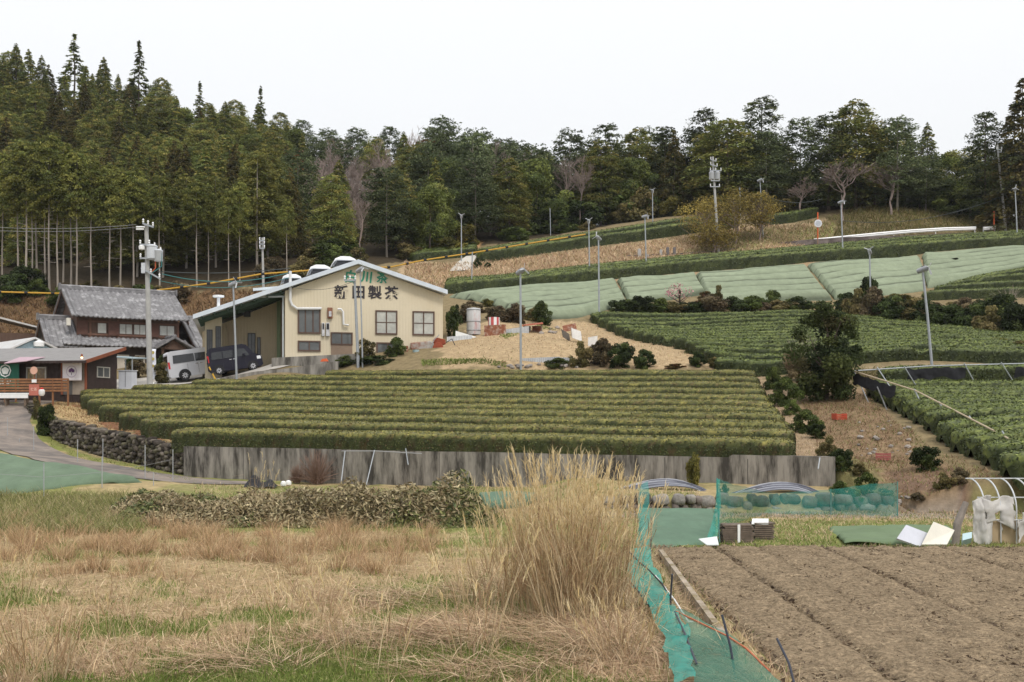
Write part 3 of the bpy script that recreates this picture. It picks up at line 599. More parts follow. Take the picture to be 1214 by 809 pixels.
za, zb2 = hu(150,397)[1], hu(150,384)[1]
tb.box(0,um1,-.07,-.052,za-.14,za); tb.box(0,um1,-.071,-.051,zb2,zb2+.14); tb.build('timber_frame', M('reddish_timber', (.16,.085,.06), .8, .2, 3), house)
for px0, px1, g_ in [(115,126.5,curtain_glass),(141,157,curtain_glass),(158,173,curtain_glass),(188.5,207,curtain_glass)]:
    window(house, hu(px0,0)[0], hu(px1,0)[0], za+.01, zb2-.01, -.03, 2 if px1-px0 > 12 else 1, brown_f, g_, .05)
for px0, px1 in [(91,103.5),(128,140.5),(179,188)]:
    a0, c0 = hu(px0,0)[0], hu(px1,0)[0]; b = MB()
    for i in range(12): z = za-.1+(zb2-za+.2)*i/12; b.box(a0,c0,-.16,-.10,z,z+(zb2-za+.2)/12-.015)
    b.box(a0+.02,c0-.02,-.1,-.075,za-.1,zb2+.1); b.build('rain_shutter', M('brown_shutter', (.12,.06,.045), .8, .2, 3), house)
_, zs1 = hu(140, 401, 0); _, zs0 = hu(140, 411, -1.5)
tile_slope((hu(76,411,-1.5)[0],-1.5,zs0),(um1+.6,-1.5,zs0),(0,1.52,zs1-zs0),(0,1.52,zs1-zs0), 'skirt_roof', house)
MB().box(.4,um1,-.6,-.01,0,zs0+.1).build('ground_floor_wall', M('dark_timber_wall', (.06,.045,.04), .85, .3, 2), house)
# left wing
ul0, zl1 = hu(46, 378, 1.8); ul1, _ = hu(86, 378, 1.8); zl0 = hu(75, 412, -1.3)[1]
gable_roof(house, ul0, ul1+.3, -1.4, 1.8, 5.0, zl0, zl1, zl0, name='left_wing_roof')
MB().prism([(ul0+.7,0),(ul1-.1,0),(ul1-.1,zl0),(ul0+.7,zl0)], -.4, 4.4).build('left_wing_wall', plaster, house)
MB().add([(ul0+.7,-.4,zl0+.01),(ul0+.7,4.4,zl0+.01),(ul0+.7,1.8,zl1-.3),(ul0+.8,-.4,zl0+.01),(ul0+.8,4.4,zl0+.01),(ul0+.8,1.8,zl1-.3)], [(0,1,2),(5,4,3),(0,2,5,3),(1,4,5,2)]).build('left_wing_gable', plaster, house)
MB().box(hu(79,0,-.6)[0],hu(84,0,-.6)[0],-.62,-.3,hu(80,386,-.6)[1],hu(80,377,-.6)[1]).build('outdoor_unit', M('cream_box', (.6,.57,.5), .5, .1, 2), house, bevel=.03)
# right wing and porch
ur0, zr1 = hu(210, 379, 2.2); ur1, _ = hu(256, 379, 2.2); zr0 = hu(225, 414, -2.2)[1]
gable_roof(house, ur0+.3, ur1+2, -2.2, 2.2, 6.4, zr0, zr1, zr0, name='right_wing_roof')
MB().box(ur0+.8,ur1+1.3,-1.2,5.6,0,zr0+.15).build('right_wing_wall', M('dark_timber_wall'), house)
upc, zpr = hu(207, 401, -3.2); upl, zpe = hu(184, 414, -3.2); upr, _ = hu(232, 415, -3.2)
for s_, ue in ((-1, upl), (1, upr)):
    a = (ue,-3.2,zpe) if s_ < 0 else (ue,-.8,zpe); c = (ue,-.8,zpe) if s_ < 0 else (ue,-3.2,zpe)
    if s_ < 0: a, c = c, a
    else: a, c = c, a
    tile_slope(a, c, (upc-ue,0,zpr-zpe), (upc-ue,0,zpr-zpe), 'porch_roof', house)
b = MB().prism([(upl+.5,zpe+.02),(upr-.5,zpe+.02),(upc,zpr-.12)], -2.95, -2.85); b.box(upl+.6,upl+.78,-2.95,-2.75,0,zpe); b.box(upr-.78,upr-.6,-2.95,-2.75,0,zpe); b.build('porch', plaster, house)
b = MB(); b.tube([(upc,-3.35,zpr+.16),(upc,-.7,zpr+.16)], .14, 8); b.beam((upl,-3.25,zpe+.08),(upc,-3.25,zpr+.08),.2,.16); b.beam((upr,-3.25,zpe+.08),(upc,-3.25,zpr+.08),.2,.16); b.build('porch_ridge', kawara, house)
b = MB()
for px0, px1 in ((139,153),(160,172)): b.box(hu(px0,0,-.62)[0],hu(px1,0,-.62)[0],-.66,-.605,1.2,zs0-.6)
b.build('paper_screen', cr_w, house)
# ---------------------------------------------------------------- blue shed and white roof behind
sp = Plane(-12, 74, 42); sb = 3.
shed = thing('blue_shed', 'pale blue gabled shed with a whitish metal roof behind the tea shop', 'shed', sp.w(0,0,sb), sp.A)
def su(px, py, v=0.):
    u, z = sp.uz(px, py, v); return u, z-sb
(sa, sz), (sc_, sz2), (se, sz3) = su(40,400), su(-14,424), su(67,413)
MB().prism([(sc_+.2,0),(se-.2,0),(se-.2,sz3-.1),(sa,sz-.2),(sc_+.2,sz2-.1)], 0, 9).build('wall', M('pale_blue_siding', (.38,.50,.57), .6, .08, 1.5, ridge=('X',4,.3)), shed)
b = MB(); slab(b, (sc_-.3,sz2-.15), (sa-.004,sz), -.35, 9.3, .12); slab(b, (sa+.004,sz), (se+.2,sz3-.1), -.35, 9.3, .12); b.build('roof', M('white_metal_roof', (.55,.55,.55), .5, .2, 1.2, col2=(.42,.40,.38), c2scale=1.2), shed)
(a0,a1) = su(44,408); MB().lathe([(.02,-.2),(.34,-.18),(.36,.1),(.05,.25)], 12, 0, (a0,-.35,a1)).build('wall_lamp', white_p, shed)
g_ = G(10, 392, 75); b = MB(); far = thing('low_outbuilding', 'low outbuilding with white sheet roof left of the tiled house', 'shed', (P(22,405,92).x, 92, 7.5), .35)
b.box(-5,2.4,0,4,-1,2.2); b.build('wall', plaster, far); b = MB().prism([(-5.5,2.15),(-1.8,3.6),(3,2.4),(3,2.28),(-1.8,3.45),(-5.5,2.0)], -.5, 4.5); b.build('roof', M('white_metal_roof'), far)
# ---------------------------------------------------------------- tea shop
kp = Plane(104, 64, -10); kb = Hs(*kp.w(0,0,0)[:2])-.2
shop = thing('tea_shop', 'small dark brown wooden tea shop with grey lean-to roof beside the tea field', 'shop', kp.w(0,0,kb), kp.A)
def ku(px, py, v=0.):
    u, z = kp.uz(px, py, v); return u, z-kb
darkb = M('dark_brown_boards', (.040,.026,.023), .7, .3, 3, ridge=('X',4.,.5)); redw = M('red_brown_timber', (.22,.07,.035), .7, .2, 3)
zf = ku(104,424)[1]; zbk = zf+.75; SD = 3.2
MB().add([(-9,0,-1),(0,0,-1),(0,SD,-1),(-9,SD,-1),(-9,0,zf-.2),(0,0,zf-.2),(0,SD,zbk-.2),(-9,SD,zbk-.2)], [(0,1,5,4),(1,2,6,5),(2,3,7,6),(3,0,4,7),(4,5,6,7),(0,3,2,1)]).build('wall', darkb, shop)
b = MB().hexa([(-9.3,-.8,zf-.32),(.35,-.8,zf-.32),(.35,SD+.4,zbk-.06),(-9.3,SD+.4,zbk-.06)],[(-9.3,-.8,zf-.2),(.35,-.8,zf-.2),(.35,SD+.4,zbk+.06),(-9.3,SD+.4,zbk+.06)]); rf = b.build('roof', M('grey_shop_roof', (.22,.21,.205), .7, .12, 2, ridge=('X',2,.3)), shop)
b = MB(); b.beam((.38,-.8,zf-.28),(.38,SD+.4,zbk-.02),.05,.2); b.build('eave_board', redw, rf); MB().beam((-9.3,-.83,zf-.29),(.4,-.83,zf-.29),.05,.14).build('front_fascia', darkb, rf)
(a0,a1),(c0,c1) = ku(73,427), ku(103.3,468)
b = MB(); b.box(a0,a0+.12,-.08,-.003,c1,a1); b.box(c0-.12,c0,-.08,-.003,c1,a1); b.box(a0+.121,c0-.121,-.08,-.003,a1-.14,a1); d = b.build('door', redw, shop)
MB().box(a0+.122,c0-.122,-.03,-.004,c1,a1-.141).build('doorway', M('shop_interior', (.30,.25,.20), .8, .3, 1.5), d)
MB().box(a0+.13,(a0+c0)/2-.1,-.045,-.031,c1,ku(0,452)[1]).build('sliding_panel', M('grey_panel', (.10,.095,.09), .6, .1, 2), d)
(a0,a1),(c0,c1) = ku(32,435.5), ku(55.5,451); window(shop, a0, c0, c1, a1, -.02, 2, M('pale_frame', (.40,.38,.34), .5, .1, 2), M('warm_glass', (.14,.085,.03), .12, .5, 2.2, spec=.5, col2=(.33,.24,.08), c2scale=2.), .07)
# side window lies on the right end wall
k = Plane(104, 64, -10); rv0, rv1 = .95, 2.35; b = MB(); zz0, zz1 = ku(120,448,1.5)[1], ku(120,435,1.5)[1]
b.box(.003,.06,rv0,rv1,zz0,zz0+.06); b.box(.003,.06,rv0,rv1,zz1-.06,zz1)
for v in (rv0, (rv0+rv1)/2-.03, rv1-.06): b.box(.004,.058,v,v+.06,zz0+.061,zz1-.061)
sw = b.build('window', M('pale_frame'), shop); b = MB().box(.002,.02,rv0+.05,rv1-.05,zz0+.05,zz1-.05); b.build('pane', glass, sw)
b = MB().box(-.06,.02,-.42,-.34,zf-.55,zf-.33); lampm = bpy.data.materials.new('lit_bulb'); lampm.use_nodes = True
e = lampm.node_tree.nodes['Principled BSDF']; e.inputs['Emission Color'].default_value = (1,.5,.2,1); e.inputs['Emission Strength'].default_value = 4
ul, zl = ku(97,423,-.5); lp = MB().lathe([(.02,.16),(.06,.12),(.07,0),(.02,-.02)], 10, 0, (ul,-.5,zl)).build('lamp_bracket', redw, shop); MB().lathe([(.01,-.1),(.06,-.06),(.05,0),(.02,.02)], 10, 0, (ul,-.5,zl-.02)).build('bulb', lampm, lp)
# awning
(a0,a1),(c0,c1) = ku(20,424), ku(52,424); MB().hexa([(a0,-1.2,a1-.42),(c0-.3,-1.2,a1-.30),(c0+.1,-.03,a1-.02),(a0+.2,-.03,a1-.02)],[(a0,-1.2,a1-.38),(c0-.3,-1.2,a1-.26),(c0+.1,-.03,a1+.02),(a0+.2,-.03,a1+.02)]).build('awning', M('faded_pink_cloth', (.42,.30,.34), .8, .08, 2), shop)
def sheet_cloth(name, plane, base, px0, px1, py0, py1, v, mat, label, cat, wav=.03, nx=24, nz=14):
    """hanging cloth between two pixel columns on a plane parallel to a front"""
    u0, z1 = plane.uz(px0, py0, v); u1, _ = plane.uz(px1, py0, v); _, z0 = plane.uz((px0+px1)/2, py1, v)
    t = thing(name, label, cat, plane.w((u0+u1)/2, v, z0), plane.A); hw, h = (u1-u0)/2, z1-z0
    u = np.linspace(-hw, hw, nx)[None]; z = np.linspace(0, h, nz)[:,None]; y = wav*np.sin(u*9)*(1-z/h*.6)+0*z
    V = np.stack([u+0*z, y, z+0*u], -1).reshape(-1,3); q = np.arange(nx*nz).reshape(nz, nx); Q = np.stack([q[:-1,:-1], q[:-1,1:], q[1:,1:], q[1:,:-1]], -1).reshape(-1,4)
    o = link('cloth', npmesh('cloth', V, Q, mat, smooth=True), t); s = o.modifiers.new('t', 'SOLIDIFY'); s.thickness = .012
    b = MB().tube([(-hw-.1,0,h),(hw+.1,0,h)], .025, 8); b.build('rod', wood, t); return t, hw, h
def ring(b, cx, cz, r, wd, y, n=24, mi=0, sq=1.):
    vs = []; fs = []
    for i in range(n):
        a = 2*math.pi*i/n
        for rr in (r-wd/2, r+wd/2): vs.append((cx+rr*math.cos(a)*sq, y, cz+rr*math.sin(a)))
    for i in range(n): j = (i+1) % n; fs.append((2*i, 2*j, 2*j+1, 2*i+1))
    b.add(vs, fs, mi)
def disc(b, cx, cz, r, y, n=16, mi=0): b.add([(cx+r*math.cos(2*math.pi*i/n), y, cz+r*math.sin(2*math.pi*i/n)) for i in range(n)], [tuple(range(n))], mi)
t, hw, h = sheet_cloth('noren_curtain', kp, kb, 74, 97, 430, 451.5, -.25, M('white_noren', (.78,.74,.76), .9, .04, 3), 'white noren curtain with a purple leaf crest over the shop door', 'curtain')
b = MB(); ring(b, 0, h*.5, h*.30, .03, -.06); b.build('crest_ring', M('mauve_print', (.45,.36,.46), .9, .05, 3), t)
b = MB(); [disc(b, h*.09*math.cos(a), h*.52+h*.09*math.sin(a), h*.085, -.062-.001*i) for i, a in enumerate((math.pi/2, math.pi*.95, math.pi*.05, 0.4, math.pi-.4))]; b.box(-.015,.015,-.07,-.061,h*.3,h*.45); b.build('crest_leaf', M('purple_print', (.12,.06,.15), .9, .05, 3), t)
t, hw, h = sheet_cloth('green_banner', kp, kb, -14, 22.5, 428.5, 462, -.5, M('green_banner_cloth', (.03,.14,.095), .85, .06, 2), 'green cloth banner with a white leaf crest hanging on the shop front', 'banner')
wp = M('white_print', (.75,.78,.75), .9, .03, 3); bx = hw-.5*2*hw*(15.5*2/36.5); bx = -hw+2*hw*(21/36.5)
b = MB(); ring(b, bx, h*.66, h*.21, .075, -.06, 8); b.build('crest_ring', wp, t)
b = MB(); [disc(b, bx+dx*h*.2, h*.66+dz*h*.2, h*.075, -.061-.001*i) for i, (dx, dz) in enumerate(((0,.3),(-.35,.1),(.35,.1),(-.2,-.25),(.2,-.25),(0,0)))]; b.build('crest_leaf', wp, t)
text_mesh('banner_lettering', '飲飲!', h*.20, wp, t, (bx,-.06,h*.28), bold=.01, ext=.004)
b = MB(); b.box(bx-.4,bx+.4,-.065,-.061,h*.12,h*.17); b.build('banner_rule', wp, t)
# deck fence, bench, signs
b = MB(); fz = [(464.8-3.3*i) for i in range(5)]; fence = thing('deck_fence', 'low brown slatted wooden fence along the shop deck', 'fence', kp.w(0,-1.6,kb), kp.A)
for i, py in enumerate(fz):
    (a0,a1),(c0,_) = ku(-30,py,-1.6), ku(81 if i < 5 else 27,py,-1.6); b.box(a0,c0,-.02,.02,a1,a1+.11)
b.build('slats', wood_b, fence)
for px in (5,18,46,62,80): u, z = ku(px,464,-1.6); MB().box(u-.04,u+.04,.022,.1,-.6,z+.72).build('post', wood_b, fence)
u1_, z1_ = ku(37,466,-2.2); u0b, _ = ku(-20,466,-2.2); bn = thing('white_bench', 'long white bench in front of the brown deck fence', 'bench', kp.w(u0b,-2.2,kb), kp.A)
L_ = u1_-u0b; MB().box(0,L_,-.2,.2,z1_-.09,z1_).build('seat', white_p, bn); MB().box(.05,L_-.05,-.22,-.205,z1_-.3,z1_-.1).build('front_board', white_p, bn)
for x in (.3, L_/2, L_-.3): MB().box(x-.05,x+.05,-.15,.15,z1_-.8,z1_-.095).build('leg', wood, bn)
u, z = ku(40.5, 469, -2.6); sg = thing('shop_sign', 'round pink sign on a stand with a red placard in front of the shop', 'sign', kp.w(u,-2.6,kb+z), kp.A)
MB().box(-.3,.3,-.03,.03,.0,.62).build('red_placard', M('red_placard', (.46,.15,.11), .6, .1, 3), sg); MB().tube([(0,.04,0),(0,.04,1.2)], .03, 8).build('post', redw, sg)
o = MB().lathe([(.01,-.02),(.22,-.02),(.22,.02),(.01,.02)], 20).build('round_board', M('pink_board', (.62,.36,.27), .6, .06, 3), sg, (0,-.03,1.4)); o.rotation_euler = (math.pi/2,0,0)
MB().box(-.13,.13,-.035,.035,.72,.9).build('white_card', white_p, sg); text_mesh('placard_lettering', '抹茶', .2, M('pale_print', (.7,.45,.36), .8, .05, 3), sg, (0,-.035,.33), bold=.003, ext=.002)
u, z = ku(49.5,469.5,-2.5); lt = thing('paper_lantern', 'small white pot with a red top beside the red placard', 'planter', kp.w(u,-2.5,kb+z), kp.A); MB().lathe([(.1,0),(.17,.1),(.17,.32),(.1,.36)], 14).build('pot', white_p, lt, smooth=True); MB().lathe([(.09,.361),(.1,.42),(.03,.47)], 12).build('red_top', M('bright_red', (.5,.03,.02), .5, .1, 3), lt)
# cabinet, carport, nobori flag
u, z = ku(152,459,4.); cb = thing('storage_cabinet', 'pale grey metal cabinet right of the shop', 'cabinet', kp.w(u,4.,kb+z), kp.A); MB().box(-.48,.42,-.3,.3,-.2,.98).build('body', M('pale_grey_metal', (.55,.57,.62), .5, .06, 3), cb, bevel=.02); MB().box(-.52,.46,-.34,.32,.985,1.03).build('lid', M('pale_grey_metal'), cb); MB().box(-.03,-.01,-.32,-.305,0,.95).build('door_seam', dark_metal, cb)
u, z = ku(150,456,7.); cpo = thing('carport', 'small open carport with thin grey roof between shop and house', 'carport', kp.w(u,7.,kb+z), kp.A); MB().hexa([(-.9,-1,1.75),(1.0,-1,1.6),(1.,1.4,1.7),(-.9,1.4,1.85)],[(-.9,-1,1.81),(1.,-1,1.66),(1.,1.4,1.76),(-.9,1.4,1.91)]).build('roof', M('teal_grey_roof', (.30,.37,.39), .5, .1, 2), cpo)
for x, y in ((-.8,-.9),(.9,-.9),(.9,1.3),(-.8,1.3)): MB().tube([(x,y,-.8),(x,y,1.7)], .04, 8).build('post', steel, cpo)
g_ = GU(181,456); fl = thing('nobori_flag', 'tall narrow white banner flag on a pole beside the utility pole', 'flag', (g_.x,g_.y,g_.z)); hh = 42/F*g_.y
MB().tube([(-.16,0,0),(-.16,0,hh+.1)], .018, 6).build('pole', white_p, fl); MB().lathe([(.32,0),(.34,.06),(.28,.12),(.04,.14)], 14).build('base', white_p, fl)
V = [(-.15+.36*i, .06*math.sin(k*1.1)*i, hh*(.14+.86*k/12)) for k in range(13) for i in (0,.5,1)]; Q = [(k*3+i, k*3+i+1, k*3+i+4, k*3+i+3) for k in range(12) for i in (0,1)]
o = link('cloth', npmesh('cloth', V, Q, M('white_flag_cloth', (.72,.74,.80), .9, .05, 3), smooth=True), fl); s = o.modifiers.new('t','SOLIDIFY'); s.thickness = .008
b = MB(); [disc(b, .03, hh*zf_, .1, -.06) for zf_ in (.9,.72,.52)]; b.build('flag_mark', M('ochre_print', (.42,.34,.10), .9, .1, 3), fl)
# ---------------------------------------------------------------- vans
def van(name, label, base, rot, pitch, prof, W_, paint, wins, front_win, wheels, wr, roof_z, beltz, rear_lights, cat='van'):
    t = thing(name, label, cat, base); t.rotation_euler = (0, -pitch, rot)
    n = len(prof); vs = []
    for s_ in (-1, 1):
        for x, z in prof:
            k = 1-.10*max(0, (z-beltz)/(roof_z-beltz)); vs.append((x, s_*W_/2*k, z))
    fs = [tuple(range(n)), tuple(range(2*n-1, n-1, -1))]+[(i+n, i, (i+1) % n, (i+1) % n+n) for i in range(n)]
    body = MB().add(vs, fs).build('body', paint, t, bevel=.07)
    def side(z): return W_/2*(1-.10*max(0, (z-beltz)/(roof_z-beltz)))
    gm_ = M('car_glass', (.02,.022,.025), .06, .3, .8, spec=.6)
    for s_ in (-1, 1):
        for wn in wins:
            vsw = [(x, s_*(side(z)+.006), z) for x, z in wn]+[(x, s_*(side(z)-.02), z) for x, z in wn]; m = len(wn)
            MB().add(vsw, [tuple(range(m)), tuple(range(2*m-1, m-1, -1))]+[(i, i+m, (i+1) % m+m, (i+1) % m) for i in range(m)]).build('side_window', gm_, t)
        for wx in wheels:
            arch = [(wx+(wr+.07)*math.cos(a), s_*(W_/2+.004), wr+.02+(wr+.07)*math.sin(a)) for a in np.linspace(-.25, math.pi+.25, 16)]
            MB().add(arch+[(x, s_*(W_/2-.05), z) for x, y, z in arch], [tuple(range(16)), tuple(range(31,15,-1))]).build('wheel_arch', blackm, t)
            wh = MB().lathe([(wr*.6,-.1),(wr*.95,-.1),(wr,-.06),(wr,.06),(wr*.95,.1),(wr*.6,.1)], 24).build('wheel', blackm, t, (wx, s_*(W_/2-.07), wr), smooth=True); wh.rotation_euler = (math.pi/2,0,0)
            rim = MB(); rim.lathe([(.02,-.09),(wr*.62,-.09),(wr*.62,.09),(.02,.09)], 20)
            for k in range(8):
                a = 2*math.pi*k/8
                for zz in (-.115, .093): rim.beam((.05*math.cos(a),.05*math.sin(a),zz+.01),(wr*.58*math.cos(a),wr*.58*math.sin(a),zz+.01),.06,.025)
            rim.build('rim', M('alloy_rim', (.5,.5,.52), .35, .1, 3, metal=.5), wh)
    x = [(p[0], p[1]) for p in front_win]; (xa, za_), (xb_, zb_) = x
    dn = Vector((zb_-za_, 0, -(xb_-xa))).normalized(); dn = dn if dn.x > 0 else -dn; ww = side(zb_)*.88; wl = side(za_)*.92
    pts = [Vector((xa,-wl,za_)), Vector((xa,wl,za_)), Vector((xb_,ww,zb_)), Vector((xb_,-ww,zb_))]
    MB().add([p+dn*.012 for p in pts]+[p-dn*.02 for p in pts], [(0,1,2,3),(7,6,5,4)]).build('windscreen', gm_, t)
    MB().box(-.012 if prof[1][0] <= .01 else prof[1][0]-.01,.06,-W_*.40,W_*.40,beltz+.06,roof_z-.22).build('rear_window', gm_, t)
    for s_ in (-1, 1):
        z0, z1 = rear_lights; MB().box(-.02,.10,s_*W_/2-(.07 if s_ > 0 else -.0)-(0 if s_ > 0 else .004),s_*W_/2+(.004 if s_ > 0 else .07),z0,z1).build('tail_light', M('red_lamp', (.45,.02,.02), .2, .1, 3), t)
        L = max(p[0] for p in prof); MB().box(L-.28,L+.006,s_*W_/2-(.30 if s_ > 0 else -.002),s_*W_/2+(-.002 if s_ > 0 else .30),beltz-.28,beltz-.08).build('headlight', M('clear_lamp', (.7,.72,.75), .1, .1, 3, spec=.7), t)
        mrr = MB().box(L-1.15,L-1.0,s_*(W_/2+.02) if s_ > 0 else -(W_/2+.16),(W_/2+.16) if s_ > 0 else -(W_/2+.02),beltz+.02,beltz+.2).build('side_mirror', paint, t, bevel=.03)
    MB().box(-.03,.08,-W_*.46,W_*.46,.34,.5).build('rear_bumper', paint, t, bevel=.02); MB().box(-.035,-.012,-.17,.17,.62,.76).build('number_plate', white_p, t)
    Lm = max(p[0] for p in prof)
    for s_ in (-1,1):
        y0, y1 = (W_/2, W_/2+.03) if s_ > 0 else (-W_/2-.03, -W_/2)
        for hx in (.40, .47): MB().box(Lm*hx,Lm*hx+.16,y0,y1,beltz-.1,beltz-.06).build('door_handle', M('chrome', (.6,.6,.6), .2, .05, 3, metal=.8), t)
        for hx in (.28,.44,.70): MB().box(Lm*hx,Lm*hx+.012,s_*W_/2-.003,s_*W_/2+.003,.42,beltz-.02).build('door_seam', dark_metal, t)
    return t
def place_rear(px, py, Y, W_, rot):
    p = P(px, py, Y); return Vector((p.x, p.y, p.z))
silver = M('silver_paint', (.46,.465,.49), .3, .03, 2, spec=.5, metal=.15); navy = M('dark_navy_paint', (.009,.008,.018), .28, .05, 2, spec=.3)
r1 = math.radians(27); b1 = P(203,453.5,71.5); b1 = b1+Vector((-math.sin(r1)*.85, math.cos(r1)*.85, 0))
van('silver_van', 'long silver van with dark windows parked on the slope by the concrete wall', b1, r1, math.radians(9), [(0,.4),(0,.95),(.10,1.85),(.28,1.93),(3.35,1.93),(3.62,1.84),(4.1,1.1),(4.28,.95),(4.3,.42),(4.2,.32),(.1,.32)], 1.7, silver,
    [[(.32,1.18),(1.7,1.18),(1.7,1.7),(.36,1.7)],[(1.76,1.18),(3.0,1.18),(3.0,1.7),(1.76,1.7)],[(3.06,1.18),(3.78,1.18),(3.5,1.7),(3.06,1.7)]], [(4.09,1.13),(3.66,1.78)], (.95,3.45), .33, 1.93, 1.1, (.85,1.3))
r2 = math.radians(16); b2 = P(249,446.5,70.6)+Vector((-math.sin(r2)*.74, math.cos(r2)*.74, 0))
van('dark_kei_van', 'dark navy box-shaped minivan in front of the cream factory', b2, r2, math.radians(9), [(0,.4),(0,.95),(.10,1.62),(.28,1.72),(2.25,1.74),(2.5,1.66),(2.92,1.04),(3.28,.92),(3.36,.78),(3.38,.36),(3.3,.27),(.1,.27)], 1.48, navy,
    [[(.25,1.02),(.95,1.02),(.95,1.5),(.32,1.5)],[(1.0,1.02),(1.72,1.02),(1.72,1.5),(1.0,1.5)],[(1.78,1.02),(2.66,1.02),(2.4,1.5),(1.78,1.5)]], [(2.92,1.06),(2.53,1.62)], (.62,2.78), .29, 1.73, .98, (.85,1.3))
g_ = P(251,445,69.9); pg = thing('warning_pole', 'yellow and black pole leaning between the silver and the dark van', 'pole', g_)
for i in range(6): MB().tube([(-.28+.11*i,0,.75-.22*i),(-.28+.11*(i+1),0,.75-.22*(i+1))], .045, 8).build('stripe', [blackm, M('yellow_paint', (.62,.36,.03), .6, .1, 4)][i in (1,3,4)], pg)
# ---------------------------------------------------------------- low concrete walls along the lane
stain = M('stained_concrete', (.30,.28,.25), .9, .2, 1.6, .4, 12, col2=(.055,.05,.042), c2scale=1.5, c2lo=.42, c2hi=.64, stretch=(1,1,.16))
def wall_run(name, pix, thick, drop, mat, label, cat='wall', coping=None):
    """pix: (px, py of the top, Y)"""
    pts = [P(*q) for q in pix]; c = pts[0]; b = MB(); n = len(pts); vs = []; dirs = []
    for i, p in enumerate(pts):
        d = (pts[min(i+1,n-1)]-pts[max(i-1,0)]); d.z = 0; d.normalize(); nn_ = Vector((-d.y,d.x,0)); q = p-c
        vs += [q, q+nn_*thick, q+nn_*thick-Vector((0,0,drop)), q-Vector((0,0,drop))]
    fs = [(4*i+k, 4*(i+1)+k, 4*(i+1)+(k+1) % 4, 4*i+(k+1) % 4) for i in range(n-1) for k in range(4)]+[(3,2,1,0),(4*n-4,4*n-3,4*n-2,4*n-1)]
    o = b.add(vs, fs).build(name, mat, None, c); return tag(o, label, cat)
wall_run('lane_wall', [(252,453,69.2),(262,448,69.2),(300,441,69.3),(340,437,69.2),(400,428.5,68.8)], .25, 2., stain, 'low stained concrete wall along the sloping lane below the two vans')
wall_run('yard_wall', [(322,424.5,70.2),(350,423,70.1),(392,421,70.),(440,418.5,70.)], .2, 1., stain, 'short mossy wall edging the yard in front of the cream factory')
# ---------------------------------------------------------------- trees
barkg = M('pale_bark', (.30,.26,.22), .9, .25, 2, stretch=(1,1,.25), objvar=.25); barkd = M('dark_bark', (.10,.075,.06), .9, .3, 3, stretch=(1,1,.3))
needle = M('needles', attr=True, rough=.75, var=.15, scale=.7, spec=.12, objvar=.28, trans=.3)
def crown_cards(pos, nrm, d, size, col, asp=.45): return cards(pos, nrm, size, asp, col, .55, d)
def conifer_mesh(h, bare, r, nb, per, size, cols, wts, shape, seed, droop=.25):
    g = np.random.default_rng(seed); P_, N_, D_, S_, C_ = [], [], [], [], []
    for j in range(nb):
        t = g.random()**(.85 if shape != 'cone' else .95); z = h*(bare+(1-bare)*t)
        if shape == 'cone': L = r*((1-t)**.85*(.75+.5*g.random())+.05)
        elif shape == 'round': L = r*(math.sqrt(max(.02, 1-(max(0, t-.25)/.76)**2))*(.7+.45*g.random())*(.65+.5*min(1, t/.25)))
        elif shape == 'spire': L = r*((1-t)*(.5+.9*g.random())+.04)
        else: L = r*(.35+.75*math.sin(math.pi*min(.97, .25+.72*t)))*(.45+.8*g.random())
        az = 2*math.pi*g.random(); k = max(4, int(per*L/r)); s = g.uniform(.15 if L < r*.4 else .4, 1, k)**.7
        dr = np.array([math.cos(az), math.sin(az), 0]); sd_ = np.array([-dr[1], dr[0], 0])
        lift = .30*(1-t)*0+.12*g.normal()
        p = dr*(s*L)[:,None]+sd_*(g.normal(0, .13, k)*L*(.4+s))[:,None]; p[:,2] = z+s*L*lift-droop*s**2*L+g.normal(0, .10, k)*L*.5
        c = np.array(cols)[g.choice(len(cols), p=np.array(wts)/sum(wts))]*(1+.16*g.normal())
        P_.append(p); N_.append(np.tile(dr*.35+[0,0,1], (k,1))); D_.append(dr*.8+sd_*g.normal(0,.6,(k,1))+[0,0,-droop]); S_.append(size*g.uniform(.6,1.3,k)); C_.append(np.clip(c*(1+.18*g.normal(size=(k,1))), .006, 1))
    p, n, d, s, c = map(np.concatenate, (P_, N_, D_, S_, C_)); V, Q, C = crown_cards(p, n, d, s, c, .40)
    return npmesh('crown', V, Q, needle, C)
def trunk_mesh(h, r, mat, seed, dead=0, bare=.3):
    g = random.Random(seed); b = MB(); n = 7; pts = [(.12*math.sin(i*1.3+seed)*r*3, .12*math.cos(i+seed)*r*3, h*i/n-.3*(i == 0)) for i in range(n+1)]
    b.tube(pts, [r*(1.15 if i == 0 else 1)*(1-.85*i/n) for i in range(n+1)], 7)
    for i in range(dead):
        z = h*g.uniform(bare*.4, bare*1.15); a = g.uniform(0, 6.3); L = g.uniform(.5, 1.4); b.tube([(0,0,z),(L*math.cos(a), L*math.sin(a), z-.1+.2*g.random())], [.03,.012], 4)
    o = b.build('trunk', mat, None, smooth=True); me = o.data; bpy.data.objects.remove(o); return me
